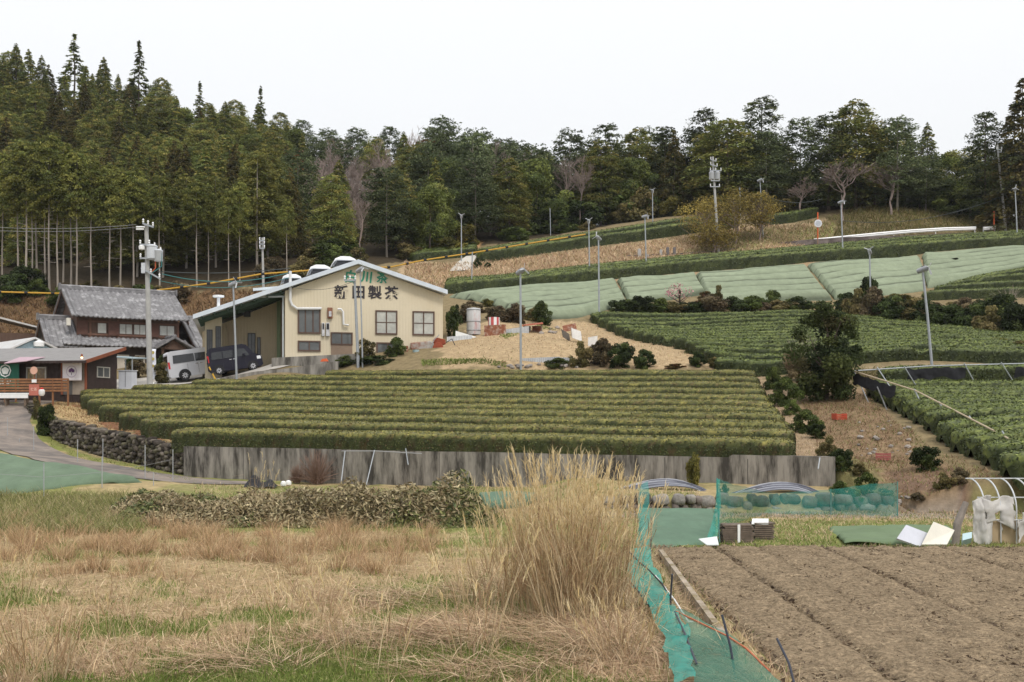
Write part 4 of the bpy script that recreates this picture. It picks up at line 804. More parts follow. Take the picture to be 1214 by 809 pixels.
def bare_mesh(h, r, seed, mat, n0=7, spread=.5, depth=4, col=None, up=.15, twig=.007):
    g = random.Random(seed); b = MB()
    def br(p, d, L, rad, k):
        q = p+d*L*.5+Vector((g.gauss(0,.05),g.gauss(0,.05),0))*L; e = q+(d+Vector((g.gauss(0,.16),g.gauss(0,.16),up))).normalized()*L*.5
        b.tube([p,q,e], [rad, rad*.8, rad*.55], 5 if k > 2 else 3, 0, False)
        if k == 0: return
        for i in range(g.choice((3,4,4)) if k < depth else n0):
            t = g.uniform(.45, 1.); s_ = p.lerp(e, t) if t < .9 else e
            nd = (d+Vector((g.gauss(0,spread), g.gauss(0,spread), g.gauss(.05,spread*.6)))).normalized(); br(s_, nd, L*g.uniform(.5,.78), max(twig, rad*.55*g.uniform(.7,1)), k-1)
    br(Vector((0,0,h*.28)), Vector((0,0,1)), h*.32, r*.75, depth)
    o = b.build('branches', mat, None); me = o.data; bpy.data.objects.remove(o); return me
def broad_mesh(h, r, n, size, cols, wts, seed, z0=.3, name='crown', asp=.55, lumps=26, thin=0., mat=None, sq=1.):
    g = np.random.default_rng(seed); cen = []; rad = []
    for i in range(lumps):
        a = g.uniform(0, 6.283); zz = g.uniform(0, 1); rr = r*math.sqrt(max(.05, 1-(2*zz-.9)**2*.8))*g.uniform(.25, .98)
        cen.append((rr*math.cos(a), rr*math.sin(a)*sq, h*(z0+(1-z0)*zz*.92))); rad.append(r*g.uniform(.16, .5))
    cen = np.array(cen); rad = np.array(rad); i = g.choice(lumps, n, p=rad**2/(rad**2).sum()); v = unit(g.normal(size=(n,3))); v[:,2] = np.where(g.random(n) < .35, np.abs(v[:,2]), v[:,2])
    p = cen[i]+v*rad[i][:,None]*(g.random((n,1))**.4)*np.array([1,sq,.8]); p[:,2] = np.maximum(p[:,2], .03)
    cl = np.array(cols)[g.choice(len(cols), lumps, p=np.array(wts)/sum(wts))]*(1+.15*g.normal(size=(lumps,1))); c = np.clip(cl[i]*(1+.22*g.normal(size=(n,1))), .005, 1)
    V, Q, C = cards(p, v+[0,0,.4], size*g.uniform(.6,1.3,n), asp, c, .8); return npmesh(name, V, Q, mat or needle, C)
DG = [(0.153,0.176,0.052),(0.208,0.212,0.057),(0.104,0.129,0.046),(0.276,0.235,0.068)]
BG = [(0.202,0.211,0.056),(0.248,0.241,0.063),(0.132,0.155,0.045)]
KIND = {}
def kind(name, crowns, trunks): KIND[name] = (crowns, trunks)
kind('edge', [conifer_mesh(16, .56, 2.6, 250, 46, .36, BG+[(.10,.105,.03)], [4,3,3,1], 'open', s, .18) for s in (1,2,3)], [trunk_mesh(15.3, .17, barkg, s, 12, .5) for s in (1,2,3)])
kind('edge_low', [conifer_mesh(14, .16, 2.8, 330, 46, .36, [(.145,.145,.042),(.18,.168,.045),(.10,.112,.035)], [4,3,3], 'open', s, .2) for s in (4,5)], [trunk_mesh(13.2, .16, barkg, s+9, 8, .3) for s in (4,5)])
kind('cedar', [conifer_mesh(13, .05, 3.0, 380, 54, .37, c, [4,3,3,2], 'cone', s, .3) for s, c in ((6,DG),(7,DG),(8,[(.105,.095,.036),(.13,.11,.036),(.075,.085,.034),(.15,.115,.04)]))], [trunk_mesh(12.4, .18, barkd, s) for s in (6,7,8)])
kind('cypress', [conifer_mesh(13, .06, 3.2, 400, 52, .36, DG, [3,4,2,2], 'round', s, .16) for s in (9,10,11)], [trunk_mesh(12, .18, barkd, s) for s in (9,10,11)])
kind('pine', [conifer_mesh(13, .16, 3.1, 280, 46, .37, [(.11,.135,.06),(.14,.165,.078),(.075,.098,.046)], [4,3,3], 'open', s, -.02) for s in (12,13,14)], [trunk_mesh(12.3, .15, barkg, s, 6, .4) for s in (12,13,14)])
kind('broad', [broad_mesh(9.5, 3.4, 12000, .31, [(.12,.145,.04),(.16,.185,.05),(.08,.105,.034),(.21,.21,.065)], [4,3,3,1], s, .15, lumps=34) for s in (15,16)], [trunk_mesh(7.5, .18, barkd, s) for s in (15,16)])
greyt = M('grey_twigs', (.25,.195,.17), .9, .2, 3, objvar=.2); palet = M('pale_twigs', (.30,.255,.21), .9, .2, 3)
kind('bare', [bare_mesh(10.5, .16, s, greyt, 9, .42, 4, twig=.022, up=.25) for s in (17,18,19)], [trunk_mesh(4.5, .15, greyt, s) for s in (17,18,19)])
kind('dead', [conifer_mesh(12, .3, 2.3, 80, 18, .5, [(.19,.075,.035),(.15,.06,.03),(.22,.10,.05)], [1,1,1], 'open', 20, .1)], [trunk_mesh(11.5, .14, M('red_bark', (.19,.085,.055), .9, .2, 3), 20, 6, .4)])
kind('spire', [conifer_mesh(12, .05, 1.9, 200, 26, .46, DG, [3,2,4,0], 'spire', s, .25) for s in (21,22)], [trunk_mesh(12.1, .12, barkd, s) for s in (21,22)])
kind('airy', [conifer_mesh(14, .06, 3.1, 300, 48, .37, [(.07,.085,.034),(.10,.112,.04),(.045,.06,.028)], [4,2,3], 'open', s, .08) for s in (23,24)], [trunk_mesh(13.6, .18, barkd, s, 5, .3) for s in (23,24)])
KBASE = dict(edge=16, edge_low=14, cedar=13, cypress=13, pine=13, broad=9.5, bare=10.5, dead=12, spire=12, airy=14)
KPART = dict(bare='branches')
NT = 0
def tree(kd, x, y, h, wscale, label, cat='tree', group=None, name=None, idx=None):
    global NT; NT += 1
    cr, tr = KIND[kd]; i = rnd.randrange(len(cr)) if idx is None else idx; s = h/KBASE[kd]
    t = thing(name or {'edge':'conifer','edge_low':'conifer','cedar':'cedar_tree','cypress':'cypress_tree','pine':'pine_tree','broad':'broadleaf_tree','bare':'bare_tree','dead':'dead_pine','spire':'spire_conifer','airy':'conifer'}[kd],
              label, cat, (x, y, Hs(x, y)-.1), rnd.uniform(0, 6.28), group); t.scale = (s*wscale, s*wscale, s)
    link('trunk', tr[i], t); link(KPART.get(kd, 'crown'), cr[i], t); return t
taken = []
def free(x, y, d): return all((x-a)**2+(y-b)**2 > d*d for a, b in taken)
LBL = dict(edge='tall conifer with long bare pale trunk at the dark forest edge behind the tiled house', edge_low='olive conifer with low branches at the forest edge behind the houses',
           cedar='dark pointed cedar standing in the forest on the hillside', cypress='dark rounded cypress standing in the forest on the hillside', pine='pale green pine with thin trunk in the hillside forest',
           broad='bushy green broadleaf tree in the hillside forest', bare='leafless grey tree among the evergreens of the hillside')
GRP = {k: 'hillside forest: '+v for k, v in dict(edge='bare-trunked edge conifers', edge_low='olive edge conifers', cedar='cedars', cypress='cypresses', pine='pines', broad='broadleaf trees', bare='leafless trees').items()}
def special(kd, px, top, Y, w, label, idx=None, name=None, base=None):
    """a tree singled out in the photograph: top pixel, depth, crown width in pixels"""
    x = (px-CX)/F*Y; z0 = Hs(x, Y); h = CZ-(top-HY)/F*Y-z0; r0 = dict(edge=2.5,edge_low=2.7,cedar=2.9,cypress=3.1,pine=3.,broad=3.3,bare=3.2,dead=2.3,spire=1.7,airy=3.)[kd]
    s = h/KBASE[kd]; taken.append((x, Y)); return tree(kd, x, Y, h, (w/2/F*Y)/(r0*s)*.95, label, idx=idx, name=name)
special('spire', 88, 40, 186, 44, 'thin spire conifer rising highest above the left skyline')
special('spire', 165, 48, 182, 40, 'thin spire conifer above the skyline, right of the highest one', 1)
special('spire', 237, 96, 180, 28, 'small thin conifer tip above the skyline over the tiled house')
special('spire', 309, 102, 178, 28, 'small thin conifer tip above the skyline over the long canopy roof', 0)
special('dead', 506, 164, 150, 46, 'dead orange-brown pine at the skyline right of the factory ridge')
special('dead', 528, 176, 152, 26, 'smaller reddish dying pine beside the orange-brown one')
special('dead', 355, 178, 158, 22, 'small orange-brown dead tree crown among leafless grey trees')
special('airy', 718, 148, 146, 58, 'dark airy conifer left of the round crowned trees above the graves', 0)
special('cypress', 756, 152, 148, 62, 'dark rounded conifer second from the left above the graves')
special('airy', 789, 150, 146, 50, 'dark conifer with brownish top above the yellow budding trees', 1)
special('airy', 836, 130, 144, 60, 'dark conifer with thin airy left side behind the round dark tree', 0)
special('cypress', 862, 141, 138, 92, 'broad dark round-topped tree behind the high utility pole')
special('airy', 903, 116, 140, 70, 'tallest dark open conifer right of the high utility pole', 1)
special('airy', 983, 136, 134, 70, 'dark open conifer left of the big twin above the guardrail', 1)
special('cypress', 1014, 119, 134, 78, 'tall dark conifer highest above the guardrail')
special('pine', 1064, 139, 132, 66, 'tall greyish open conifer right of the highest tree above the guardrail')
special('pine', 1098, 185, 134, 50, 'sparse sloping conifer at the right end of the clump above the guardrail')
special('airy', 1168, 133, 128, 56, 'dark conifer beside the leaning utility pole at the right')
special('cedar', 1212, 92, 124, 96, 'huge brownish dark cedar at the right edge of the picture', 2)
special('cedar', 1240, 110, 128, 90, 'dark cedar beyond the huge brownish cedar at the right edge', 2)
special('broad', 1120, 214, 134, 56, 'dark rounded tree in the saddle left of the leaning utility pole')
special('broad', 1150, 212, 130, 70, 'dark bushy tree beneath the conifer beside the leaning pole')
special('broad', 1188, 200, 132, 60, 'dark bushy tree behind the leaning utility pole')
special('broad', 1090, 224, 136, 60, 'reddish green bushy tree at the end of the guardrail clump')
special('bare', 998, 186, 129, 88, 'leafless pale-branched tree in front of the dark trees above the guardrail', 0)
special('bare', 1056, 190, 130, 80, 'leafless grey tree below the greyish conifer above the guardrail', 1)
special('bare', 948, 212, 131, 60, 'small leafless bush-like tree left of the guardrail', 2)
# bare pale trunks standing at the forest edge, each where the photograph shows it
for px, top, Y in [(21,168,107),(31,150,105.6),(38,160,106.2),(43,150,107.5),(53,176,106.8),(58,140,105.4),(68,165,106.5),(75,150,108),(84,170,106.8),(91,158,105.5),(108,170,106),(130,176,105.6),(143,180,106.4),(158,182,107),(189,190,105.8),(233,196,106.5),(247,200,107.5),(271,205,106),(284,196,107.2),(340,218,108),(3,160,107)]:
    x = (px-CX)/F*Y; taken.append((x, Y)); h = CZ-(top-HY+18)/F*Y-Hs(x, Y); tree('edge', x, Y, h, rnd.uniform(.6, .85), LBL['edge'], group=GRP['edge'])
# the forest at large
EDGE = lambda x: np.interp(x, [-100,-40,-22,-12,-3,5,18,30,45,70], [106,106,109,120,131,136,142,136,135,134])
cand = []
for i in range(40000):
    y = 104+rng.random()**1.15*84; x = rng.uniform(-.52, .52)*y; cand.append((x, y))
n_auto = 0
for x, y in cand:
    px = CX+x/y*F; e = float(EDGE(x))
    if px < -40 or px > 1240 or y < e or (px > 930 and y > 142): continue
    crest = np.interp(px, [0,200,300,400,470,560,650,750,900,1050,1214], [190,190,185,176,172,172,168,164,156,146,142])
    if y > crest+1 or (px < 116 and y-e < 9): continue
    front = y-e < 5 and px < 335
    sp = 2.5 if front else (3.75 if px < 350 else 3.8)
    if not free(x, y, sp): continue
    taken.append((x, y)); q = rnd.random()
    gz = fbm(np.array([x]), np.array([y]), 77, 3, .05)[0]
    if front: kd = 'edge_low'
    elif (362 < px < 485 and 126 < y < 160 and q < .8) or (640 < px < 700 and y < 146 and q < .5): kd = 'bare'
    elif px < 350: kd = 'cedar' if gz+.6*(q-.5) > .08 else ('cypress' if q < .55 else 'broad')
    elif px < 700: kd = 'pine' if q < .45 else 'cedar' if q < .6 else 'broad' if q < .75 else 'bare' if q < .87 else 'cypress'
    else: kd = 'cypress' if q < .35 else 'pine' if q < .6 else 'broad' if q < .82 else 'cedar'
    h = dict(edge=13.5, edge_low=10.5, cedar=10., cypress=9., pine=10., broad=7.2, bare=8.5)[kd]*rnd.uniform(.82, 1.15)
    if px > 480: h *= 1.22 if px < 720 else 1.12
    tree(kd, x, y, h, rnd.uniform(.95, 1.2) if not front else rnd.uniform(.9, 1.1), LBL[kd], group=GRP[kd]); n_auto += 1
print('forest trees', n_auto, NT)
# ---------------------------------------------------------------- shrubs
SH = {}
def shrub_kind(k, cols, wts, seeds, n=5000, size=.088, lumps=26, tw=0): SH[k] = [broad_mesh(1., .55, n, size, cols, wts, s, .05, 'foliage', .6, lumps) for s in seeds]
shrub_kind('dark', [(.05,.07,.022),(.08,.10,.03),(.034,.048,.018)], [4,3,3], (31,32,33))
shrub_kind('green', [(.085,.115,.03),(.12,.15,.04),(.06,.08,.025)], [4,3,3], (34,35))
shrub_kind('olive', [(.125,.11,.042),(.16,.135,.055),(.075,.07,.028),(.2,.16,.07)], [4,3,3,2], (36,37))
shrub_kind('brown', [(.15,.112,.066),(.105,.085,.048),(.19,.15,.085)], [3,3,2], (38,39))
shrub_kind('rusty', [(.13,.065,.035),(.10,.07,.025),(.17,.09,.035)], [3,2,2], (40,))
shrub_kind('yellow', [(.20,.175,.045),(.15,.14,.04),(.11,.105,.035)], [3,3,2], (41,))
def shrub(k, px, py, w, h, label, group=None, y0=None, cat='shrub', dark=False, flat=1.):
    g_ = G(px, py, y0); s = g_.y/F
    o = link('shrub', SH[k][rnd.randrange(len(SH[k]))]); o.location = (g_.x, g_.y+w*s*.25, g_.z-.04); o.scale = (w*s/1.15, w*s/1.15*flat, h*s/.98); o.rotation_euler = (0,0,rnd.uniform(0,6.28))
    return tag(o, label, cat, group)
gA = 'shrubs between the green nets and the middle tea field'
for i, (px, py, w, h, k) in enumerate([(738,374,34,20,'dark'),(761,374,40,24,'dark'),(782,374,34,20,'green'),(800,375,34,18,'olive'),(822,376,36,20,'dark'),(846,376,44,26,'brown'),(852,374,22,34,'olive'),(872,374,36,22,'dark'),(893,372,40,20,'green'),(915,369,22,24,'green'),(930,373,44,18,'olive'),(948,372,40,20,'dark'),(836,362,24,16,'rusty'),(905,372,30,14,'brown')]):
    shrub(k, px, py, w, h, {'dark':'dark evergreen shrub in the row between the green nets and the middle tea field','green':'fresh green shrub in the row between the green nets and the middle tea field','olive':'olive withered shrub in the row between the green nets and the middle tea field','brown':'brown leafless shrub in the row between the green nets and the middle tea field','rusty':'small rusty shrub beneath the pink blossoming tree'}[k], gA, 62)
gB = 'overgrown shrubs on the bank under the right hand tea plot'
for i, (px, py, w, h, k) in enumerate([(1004,372,28,24,'dark'),(1018,384,34,40,'olive'),(1040,386,40,44,'brown'),(1034,382,30,50,'dark'),(1060,388,44,40,'dark'),(1066,364,40,16,'yellow'),(1082,390,46,36,'olive'),(1100,392,44,36,'dark'),(1120,396,46,34,'dark'),(1138,398,44,36,'dark'),(1150,380,40,26,'brown'),(1160,400,48,40,'dark'),(1178,404,44,40,'olive'),(1196,402,50,50,'dark'),(1214,406,50,50,'dark'),(1090,374,30,20,'olive'),(1112,376,34,18,'brown'),(1135,376,36,18,'olive'),(1172,378,36,26,'dark'),(1160,411,36,14,'yellow'),(1184,416,36,16,'yellow'),(1208,424,40,20,'olive'),(1146,404,30,12,'yellow')]):
    shrub(k, px, py, w, h, {'dark':'dark shrub on the overgrown bank under the small right tea plot','green':'','olive':'olive shrub on the overgrown bank under the small right tea plot','brown':'brown withered shrub on the overgrown bank under the small right tea plot','yellow':'yellowish low shrub on the overgrown bank at the right tea plot'}[k], gB, 58)
gC = 'shrubs behind the near tea field'
for px, py, w, h, k, lb in [(662,438,30,13,'green','low green shrub beside the corrugated sheet behind the near tea field'),(690,438,28,32,'olive','olive shrub just right of the corrugated sheet behind the near tea field'),(712,438,34,34,'brown','brownish shrub third from left behind the near tea field'),(738,439,34,34,'dark','dark tall shrub fourth from left behind the near tea field'),(765,439,26,24,'dark','round dark shrub at the right end of the shrubs behind the near tea field'),
        (800,438,28,7,'rusty','low rusty yellow shrub behind the near tea field'),(828,437,20,20,'dark','small dark shrub at the corner of the middle tea field'),(846,438,14,14,'olive','small olive shrub right of the corner shrub by the middle tea field'),
        (917,462,22,26,'green','green tea shrub topmost at the right edge of the near tea field'),(932,482,36,32,'green','broad green shrub beside the right ends of the near tea rows'),(940,492,22,18,'green','round green shrub below the broad one beside the near tea rows'),(956,514,34,26,'green','green shrub halfway down the gully bank'),(969,521,22,20,'dark','dark round shrub halfway down the gully bank'),
        (982,548,26,30,'olive','olive shrub at the top corner of the concrete wall end'),(1000,572,28,28,'dark','dark round shrub below the end of the concrete wall'),(1000,592,24,20,'green','small green shrub by the net right of the concrete wall end'),(1022,566,22,18,'olive','small olive shrub in the gully right of the wall end'),(1030,588,26,26,'green','green shrub behind the teal net in the gully'),(1050,600,28,20,'olive','olive shrub behind the right end of the teal net'),(1016,604,26,22,'green','leafy shrub low behind the teal net'),
        (1100,560,34,32,'dark','dark bushy shrub alone on the red gully bank'),(1122,604,26,20,'olive','olive weedy shrub at the foot of the bank left of the torn greenhouse'),(1090,606,20,10,'brown','low brown weeds at the foot of the red gully bank'),(1142,598,24,20,'brown','brown weedy shrub behind the torn greenhouse'),(944,452,34,36,'brown','brown dry bush left of the big dark evergreen'),(960,466,28,20,'rusty','rusty dry bush at the foot of the big dark evergreen'),(1000,470,26,14,'dark','dark low shrub right of the foot of the big dark evergreen'),
        (52,518,28,36,'dark','round dark shrub growing on the left end of the stone wall'),(42,498,12,26,'olive','small withered shrub at the far left end of the stone wall'),
        (432,432,30,30,'olive','olive shrub at the foot of the twin poles before the factory'),(468,424,26,22,'green','green shrub below the low factory window'),(408,436,30,14,'green','low green shrub on the lane wall before the factory door'),(446,434,40,12,'dark','low dark shrub before the factory wall'),
        (538,400,20,40,'dark','blackish shrub at the right corner of the factory'),(553,384,26,22,'brown','brown withered bush behind the tall tank'),(610,384,34,24,'brown','brown heap of vines behind the corrugated sheets'),(634,382,30,20,'olive','olive heap of vines behind the lean-to'),(644,386,22,28,'green','green shrub right of the lean-to roof'),(590,380,30,18,'brown','brown vine heap left of the pole behind the junk'),(600,356,18,8,'yellow','small yellowish tuft on the left green net'),(577,364,16,10,'yellow','yellow tuft at the lower edge of the left green net'),(560,372,30,14,'brown','brown tuft left of the tank on the green net'),
        (545,345,30,14,'dark','dark shrub at the left end of the long terrace hedge'),(566,318,10,10,'dark','small dark shrub beside the farm track foot'),(578,318,8,7,'dark','tiny dark shrub right of the farm track foot'),
        (160,450,30,26,'brown','brown garden shrub behind the pale cabinet'),(154,440,24,14,'dark','clipped garden pine behind the small carport'),(194,440,24,20,'dark','clipped dark garden shrub left of the silver van'),(190,456,22,26,'olive','olive garden shrub right of the flag'),(250,420,10,14,'brown','brown potted shrub at the annex window')]:
    yb0 = Yb((px-CX)/F*50)+.1
    shrub(k, px, py, w, h, lb, gC if 'near tea field' in lb else None, float(yb0) if py < 560 and not (px < 60) else None)
# forest edge undergrowth, each shrub its own
for i in range(46):
    px = rnd.uniform(-5, 560) if i < 26 else rnd.uniform(560, 960); x0 = (px-CX)/F*115; y = float(EDGE(x0))-rnd.uniform(-2, 4); x = (px-CX)/F*y
    k = rnd.choice(('olive','brown','dark','green') if px < 340 else ('dark','green','green','olive','yellow')); o = link('undergrowth_shrub', SH[k][0]); w_ = rnd.uniform(1.6, 3.6); o.location = (x, y, Hs(x, y)-.1); o.scale = (w_, w_, w_*rnd.uniform(.5, .9)); o.rotation_euler = (0,0,rnd.uniform(0,6))
    tag(o, '%s undergrowth shrub along the foot of the hillside forest' % {'olive':'olive','brown':'brown','dark':'dark','green':'green','yellow':'yellowish'}[k], 'shrub', 'undergrowth along the forest foot')
for i in range(40):
    px = rnd.uniform(610, 1225); y = rnd.uniform(138, 146) if px < 1120 else rnd.uniform(131, 140); x = (px-CX)/F*y; k = rnd.choice(('dark','green','olive')); o = link('undergrowth_shrub', SH[k][0]); w_ = rnd.uniform(3.5, 5.5); o.location = (x, y, Hs(x, y)-.3); o.scale = (w_, w_, w_*rnd.uniform(.6, 1.)); o.rotation_euler = (0,0,rnd.uniform(0,6))
    tag(o, '%s shrub thicket under the trees on the crest of the slope' % k, 'shrub', 'thicket on the crest under the trees')
# the big evergreen, blossom, budding trees
def own_tree(name, label, px, py, h_px, w_px, crown, trunk_r, bark, y0=None, cname='crown', limbs=5, th=.75):
    g_ = G(px, py, y0); s = g_.y/F; h = h_px*s; t = thing(name, label, 'tree', (g_.x, g_.y, g_.z-.1)); R_ = random.Random(px)
    b = MB(); b.tube([(0,0,-.2),(.05*h,.02*h,h*.3),(.02*h,0,h*th)], [trunk_r,trunk_r*.7,trunk_r*.25], 8)
    for i in range(limbs):
        a = R_.uniform(0,6.28); z = h*R_.uniform(.12,.5); b.tube([(0.02*h,0,z),(math.cos(a)*w_px*s*.22,math.sin(a)*w_px*s*.22,z+h*.15),(math.cos(a)*w_px*s*.4,math.sin(a)*w_px*s*.4,z+h*.32)], [trunk_r*.5,trunk_r*.3,trunk_r*.1], 6)
    b.build('trunk', bark, t, smooth=True); link(cname, crown(h, w_px*s/2), t); return t
own_tree('evergreen_tree', 'big dark evergreen bush-like tree standing between the two right tea fields', 978, 474, 122, 74, lambda h, r: broad_mesh(h, r*1.08, 15000, .17, [(.055,.072,.024),(.08,.095,.03),(.036,.05,.02),(.10,.09,.04)], [4,3,3,1], 51, .04, lumps=64), .13, barkd, 45)
t = own_tree('blossom_tree', 'small pink blossoming tree with dark crooked branches above the middle tea field', 805, 366, 30, 36, lambda h, r: broad_mesh(h, r, 260, .13, [(.55,.26,.30),(.42,.17,.20)], [2,1], 52, .45, 'blossoms', .8, lumps=20), .1, barkd, 62, 'blossoms', 8, .8)
link('branches', bare_mesh(2.1, .08, 77, barkd, 8, .7, 2, twig=.02), t)
bud = lambda h, r: broad_mesh(h, r, 3300, .24, [(.27,.21,.055),(.22,.165,.05),(.33,.26,.075),(.15,.125,.045)], [4,3,2,2], 53+int(r*7), .36, 'buds', .5, lumps=60)
for px, py, hp_, wp_, lb in [(836,292,56,76,'yellow budding spreading tree left of the high utility pole'),(872,290,64,74,'yellow budding tree right behind the high utility pole'),(900,286,58,50,'yellowish budding tree right of the high utility pole'),(846,302,34,60,'brownish low budding tree at the foot of the utility pole')]:
    t = own_tree('budding_tree', lb, px, py, hp_, wp_, bud, .12, greyt, 100, 'buds'); link('branches', bare_mesh(hp_*.09, .1, px, greyt, 8, .6, 3, twig=.018), t)
for px, py, hp_, wp_, k, lb in [(950,474,50,56,4,'leafless whitish bush at the left foot of the big dark evergreen'),(376,574,44,56,1,'leafless reddish grey bush against the concrete wall'),(352,573,24,22,2,'small leafless red-brown bush left of the larger bare one'),(1198,366,30,50,3,'leafless whitish bush in front of the right tea plot')]:
    g_ = G(px, py, 30 if py > 500 else 60, None or 250); s = g_.y/F; h = hp_*s; t = thing('bare_bush', lb, 'bush', (g_.x, g_.y, g_.z)); mt = M('red_grey_twigs', (.20,.13,.10), .9, .2, 3) if k < 3 else palet
    b = MB(); R_ = random.Random(k)
    for i in range(330 if k < 3 else 120):
        a = R_.uniform(0,6.28); el = R_.uniform(.2,1.5); r_ = h*R_.uniform(.55,1.); d = Vector((math.cos(a)*math.cos(el)*wp_*s/2/h*1.3, math.sin(a)*math.cos(el)*wp_*s/2/h*1.3, math.sin(el))); p0 = Vector((R_.gauss(0,.06)*h,R_.gauss(0,.06)*h,0)); m_ = p0+d*r_*.5+Vector((0,0,.06*h)); b.tube([p0, m_, p0+d*r_], [.009,.006,.004], 3, 0, False)
    b.build('twigs', mt, t)
shrub('green', 266, 566, 26, 14, 'bright green leafy vegetable plant at the foot of the concrete wall', None, 30, 'plant'); shrub('green', 282, 566, 18, 10, 'small green plant right of the vegetable plant by the wall', None, 30, 'plant')
shrub('yellow', 824, 578, 18, 40, 'yellow leafed climbing shrub growing up the concrete wall', None, 33, 'plant'); shrub('green', 859, 586, 10, 12, 'small green plant beside the tall net post', None, 33, 'plant')
# ---------------------------------------------------------------- retaining walls and stone walls
LW, RW = P(225,530,47), P(991,546,38)
def conc_wall():
    d = (RW-LW); L = math.hypot(d.x, d.y); ang = math.atan2(d.y, d.x)
    t = thing('concrete_retaining_wall', 'long grey concrete retaining wall with dark vertical stains below the tea field', 'wall', (LW.x, LW.y, 0), ang)
    n = 160; vs = []; q = []
    for i in range(n+1):
        u = L*i/n; px = CX+(LW.x+d.x*i/n)/(LW.y+d.y*i/n)*F
        zt = LW.z+(RW.z-LW.z)*i/n+.04+(.10 if px > 868 else 0)+.02*float(fbm(np.array([u]), np.array([0.]), 5, 3, .4)[0])
        y = -.42; vs += [(u,y,-.8),(u,y,zt),(u,y+.42,zt),(u,y+.42,-.8)]
    for i in range(n):
        q += [(4*i+k,4*(i+1)+k,4*(i+1)+(k+1)%4,4*i+(k+1)%4) for k in range(4)]
    q += [(3,2,1,0),(4*n,4*n+1,4*n+2,4*n+3)]
    MB().add(vs, q).build('wall_body', M('streaked_concrete', (.295,.27,.235), .9, .22, 1.3, .5, 14, col2=(.045,.04,.034), c2scale=2.6, c2lo=.39, c2hi=.62, stretch=(1,1,.20)), t)
    for k in range(1, 9):
        u = L*k/9; z0 = LW.z+(RW.z-LW.z)*k/9; MB().box(u-.012,u+.012,-.424,-.419,-.4,z0).build('joint', M('joint_dark', (.06,.055,.05), .9, .1, 3), t)
conc_wall()
MB_T = None
def stones(name, pts, zlo, zhi, size, mat, label, seed, depth=.35, squash=.75, col=((.085,.07,.058),(.14,.12,.10),(.05,.042,.036),(.10,.09,.06))):
    """wall of separate-looking fitted stones along a polyline; zlo/zhi give the bottom and top at each point"""
    g = random.Random(seed); import bmesh
    bm = bmesh.new(); bmesh.ops.create_icosphere(bm, subdivisions=2, radius=1); sv = np.array([v.co[:] for v in bm.verts]); sf = np.array([[v.index for v in f.verts]+[f.verts[2].index] for f in bm.faces])[:, :3]; bm.free()
    p = np.array([(a.x, a.y) for a in pts]); d = np.concatenate([[0], np.cumsum(np.hypot(*np.diff(p, axis=0).T))]); V = []; Q = []; C = []; o = 0
    z0m = lambda t: np.interp(t, d, zlo); z1m = lambda t: np.interp(t, d, zhi)
    rows_ = max(1, int(max(np.array(zhi)-np.array(zlo))/(size*squash)+.5))
    for r in range(rows_):
        t = g.uniform(0, size)
        while t < d[-1]:
            w_ = size*g.uniform(.6, 1.6); x, y = np.interp(t, d, p[:,0]), np.interp(t, d, p[:,1]); x2, y2 = np.interp(t+.1, d, p[:,0]), np.interp(t+.1, d, p[:,1])
            tx = unit(np.array([x2-x+1e-6, y2-y, 0.])); nx_ = np.array([-tx[1], tx[0], 0]); h_ = (z1m(t)-z0m(t))/rows_
            v = np.sign(sv)*np.abs(sv)**.62; v = v*(1+.24*fbm(sv[:,0]*1.3+o, sv[:,1]*1.3+sv[:,2]*2, seed+r, 2, 1.))[:,None]
            c = np.array([x, y, z0m(t)+h_*(r+.5)])+nx_*g.uniform(-.09,.09)+np.array([0,0,g.uniform(-.07,.07)])
            ro = g.uniform(-.25,.25); a, b_ = v[:,0]*math.cos(ro)-v[:,2]*math.sin(ro), v[:,0]*math.sin(ro)+v[:,2]*math.cos(ro)
            W3 = c+tx*(a*w_*.53)[:,None]+nx_*(v[:,1]*depth*.5)[:,None]+np.array([0,0,1.])*(b_*h_*.60*g.uniform(.85,1.2))[:,None]
            V.append(W3); Q.append(sf+o); o += len(W3); C.append(np.tile(np.array(g.choice(col))*g.uniform(.8,1.25), (len(W3),1))); t += w_
    ob = link(name, npmesh(name, np.concatenate(V), np.concatenate(Q), mat, np.concatenate(C), smooth=True)); return tag(ob, label, 'wall')
stm = M('field_stone', attr=True, rough=.95, var=.4, scale=5, bump=.7, bscale=9, spec=.15, col2=(.16,.15,.10), c2scale=3, c2lo=.52, c2hi=.72)
sp_ = [Vector((x, float(Yb(x))-.12, 0)) for x in np.linspace(-27.7, -13.9, 24)]
stones('field_stone_wall', sp_, [float(h_low(np.array([p.x]), np.array([p.y-.25]))[0])-.15 for p in sp_], [float(h_up(np.array([p.x]), np.array([p.y+.2]))[0])+.05 for p in sp_], .23, stm, 'curving dark field stone wall along the road left of the concrete wall', 3, .5)
b_pts = [Vector((x, 34.25+.1*math.sin(x), 0)) for x in np.linspace(2.9, 12.0, 20)]
stones('boulder_wall', b_pts, [-.14]*20, [.44]*20, .36, stm, 'low wall of round boulders behind the teal net fence', 4, .55, .8, col=((.15,.125,.11),(.22,.20,.18),(.10,.085,.075)))
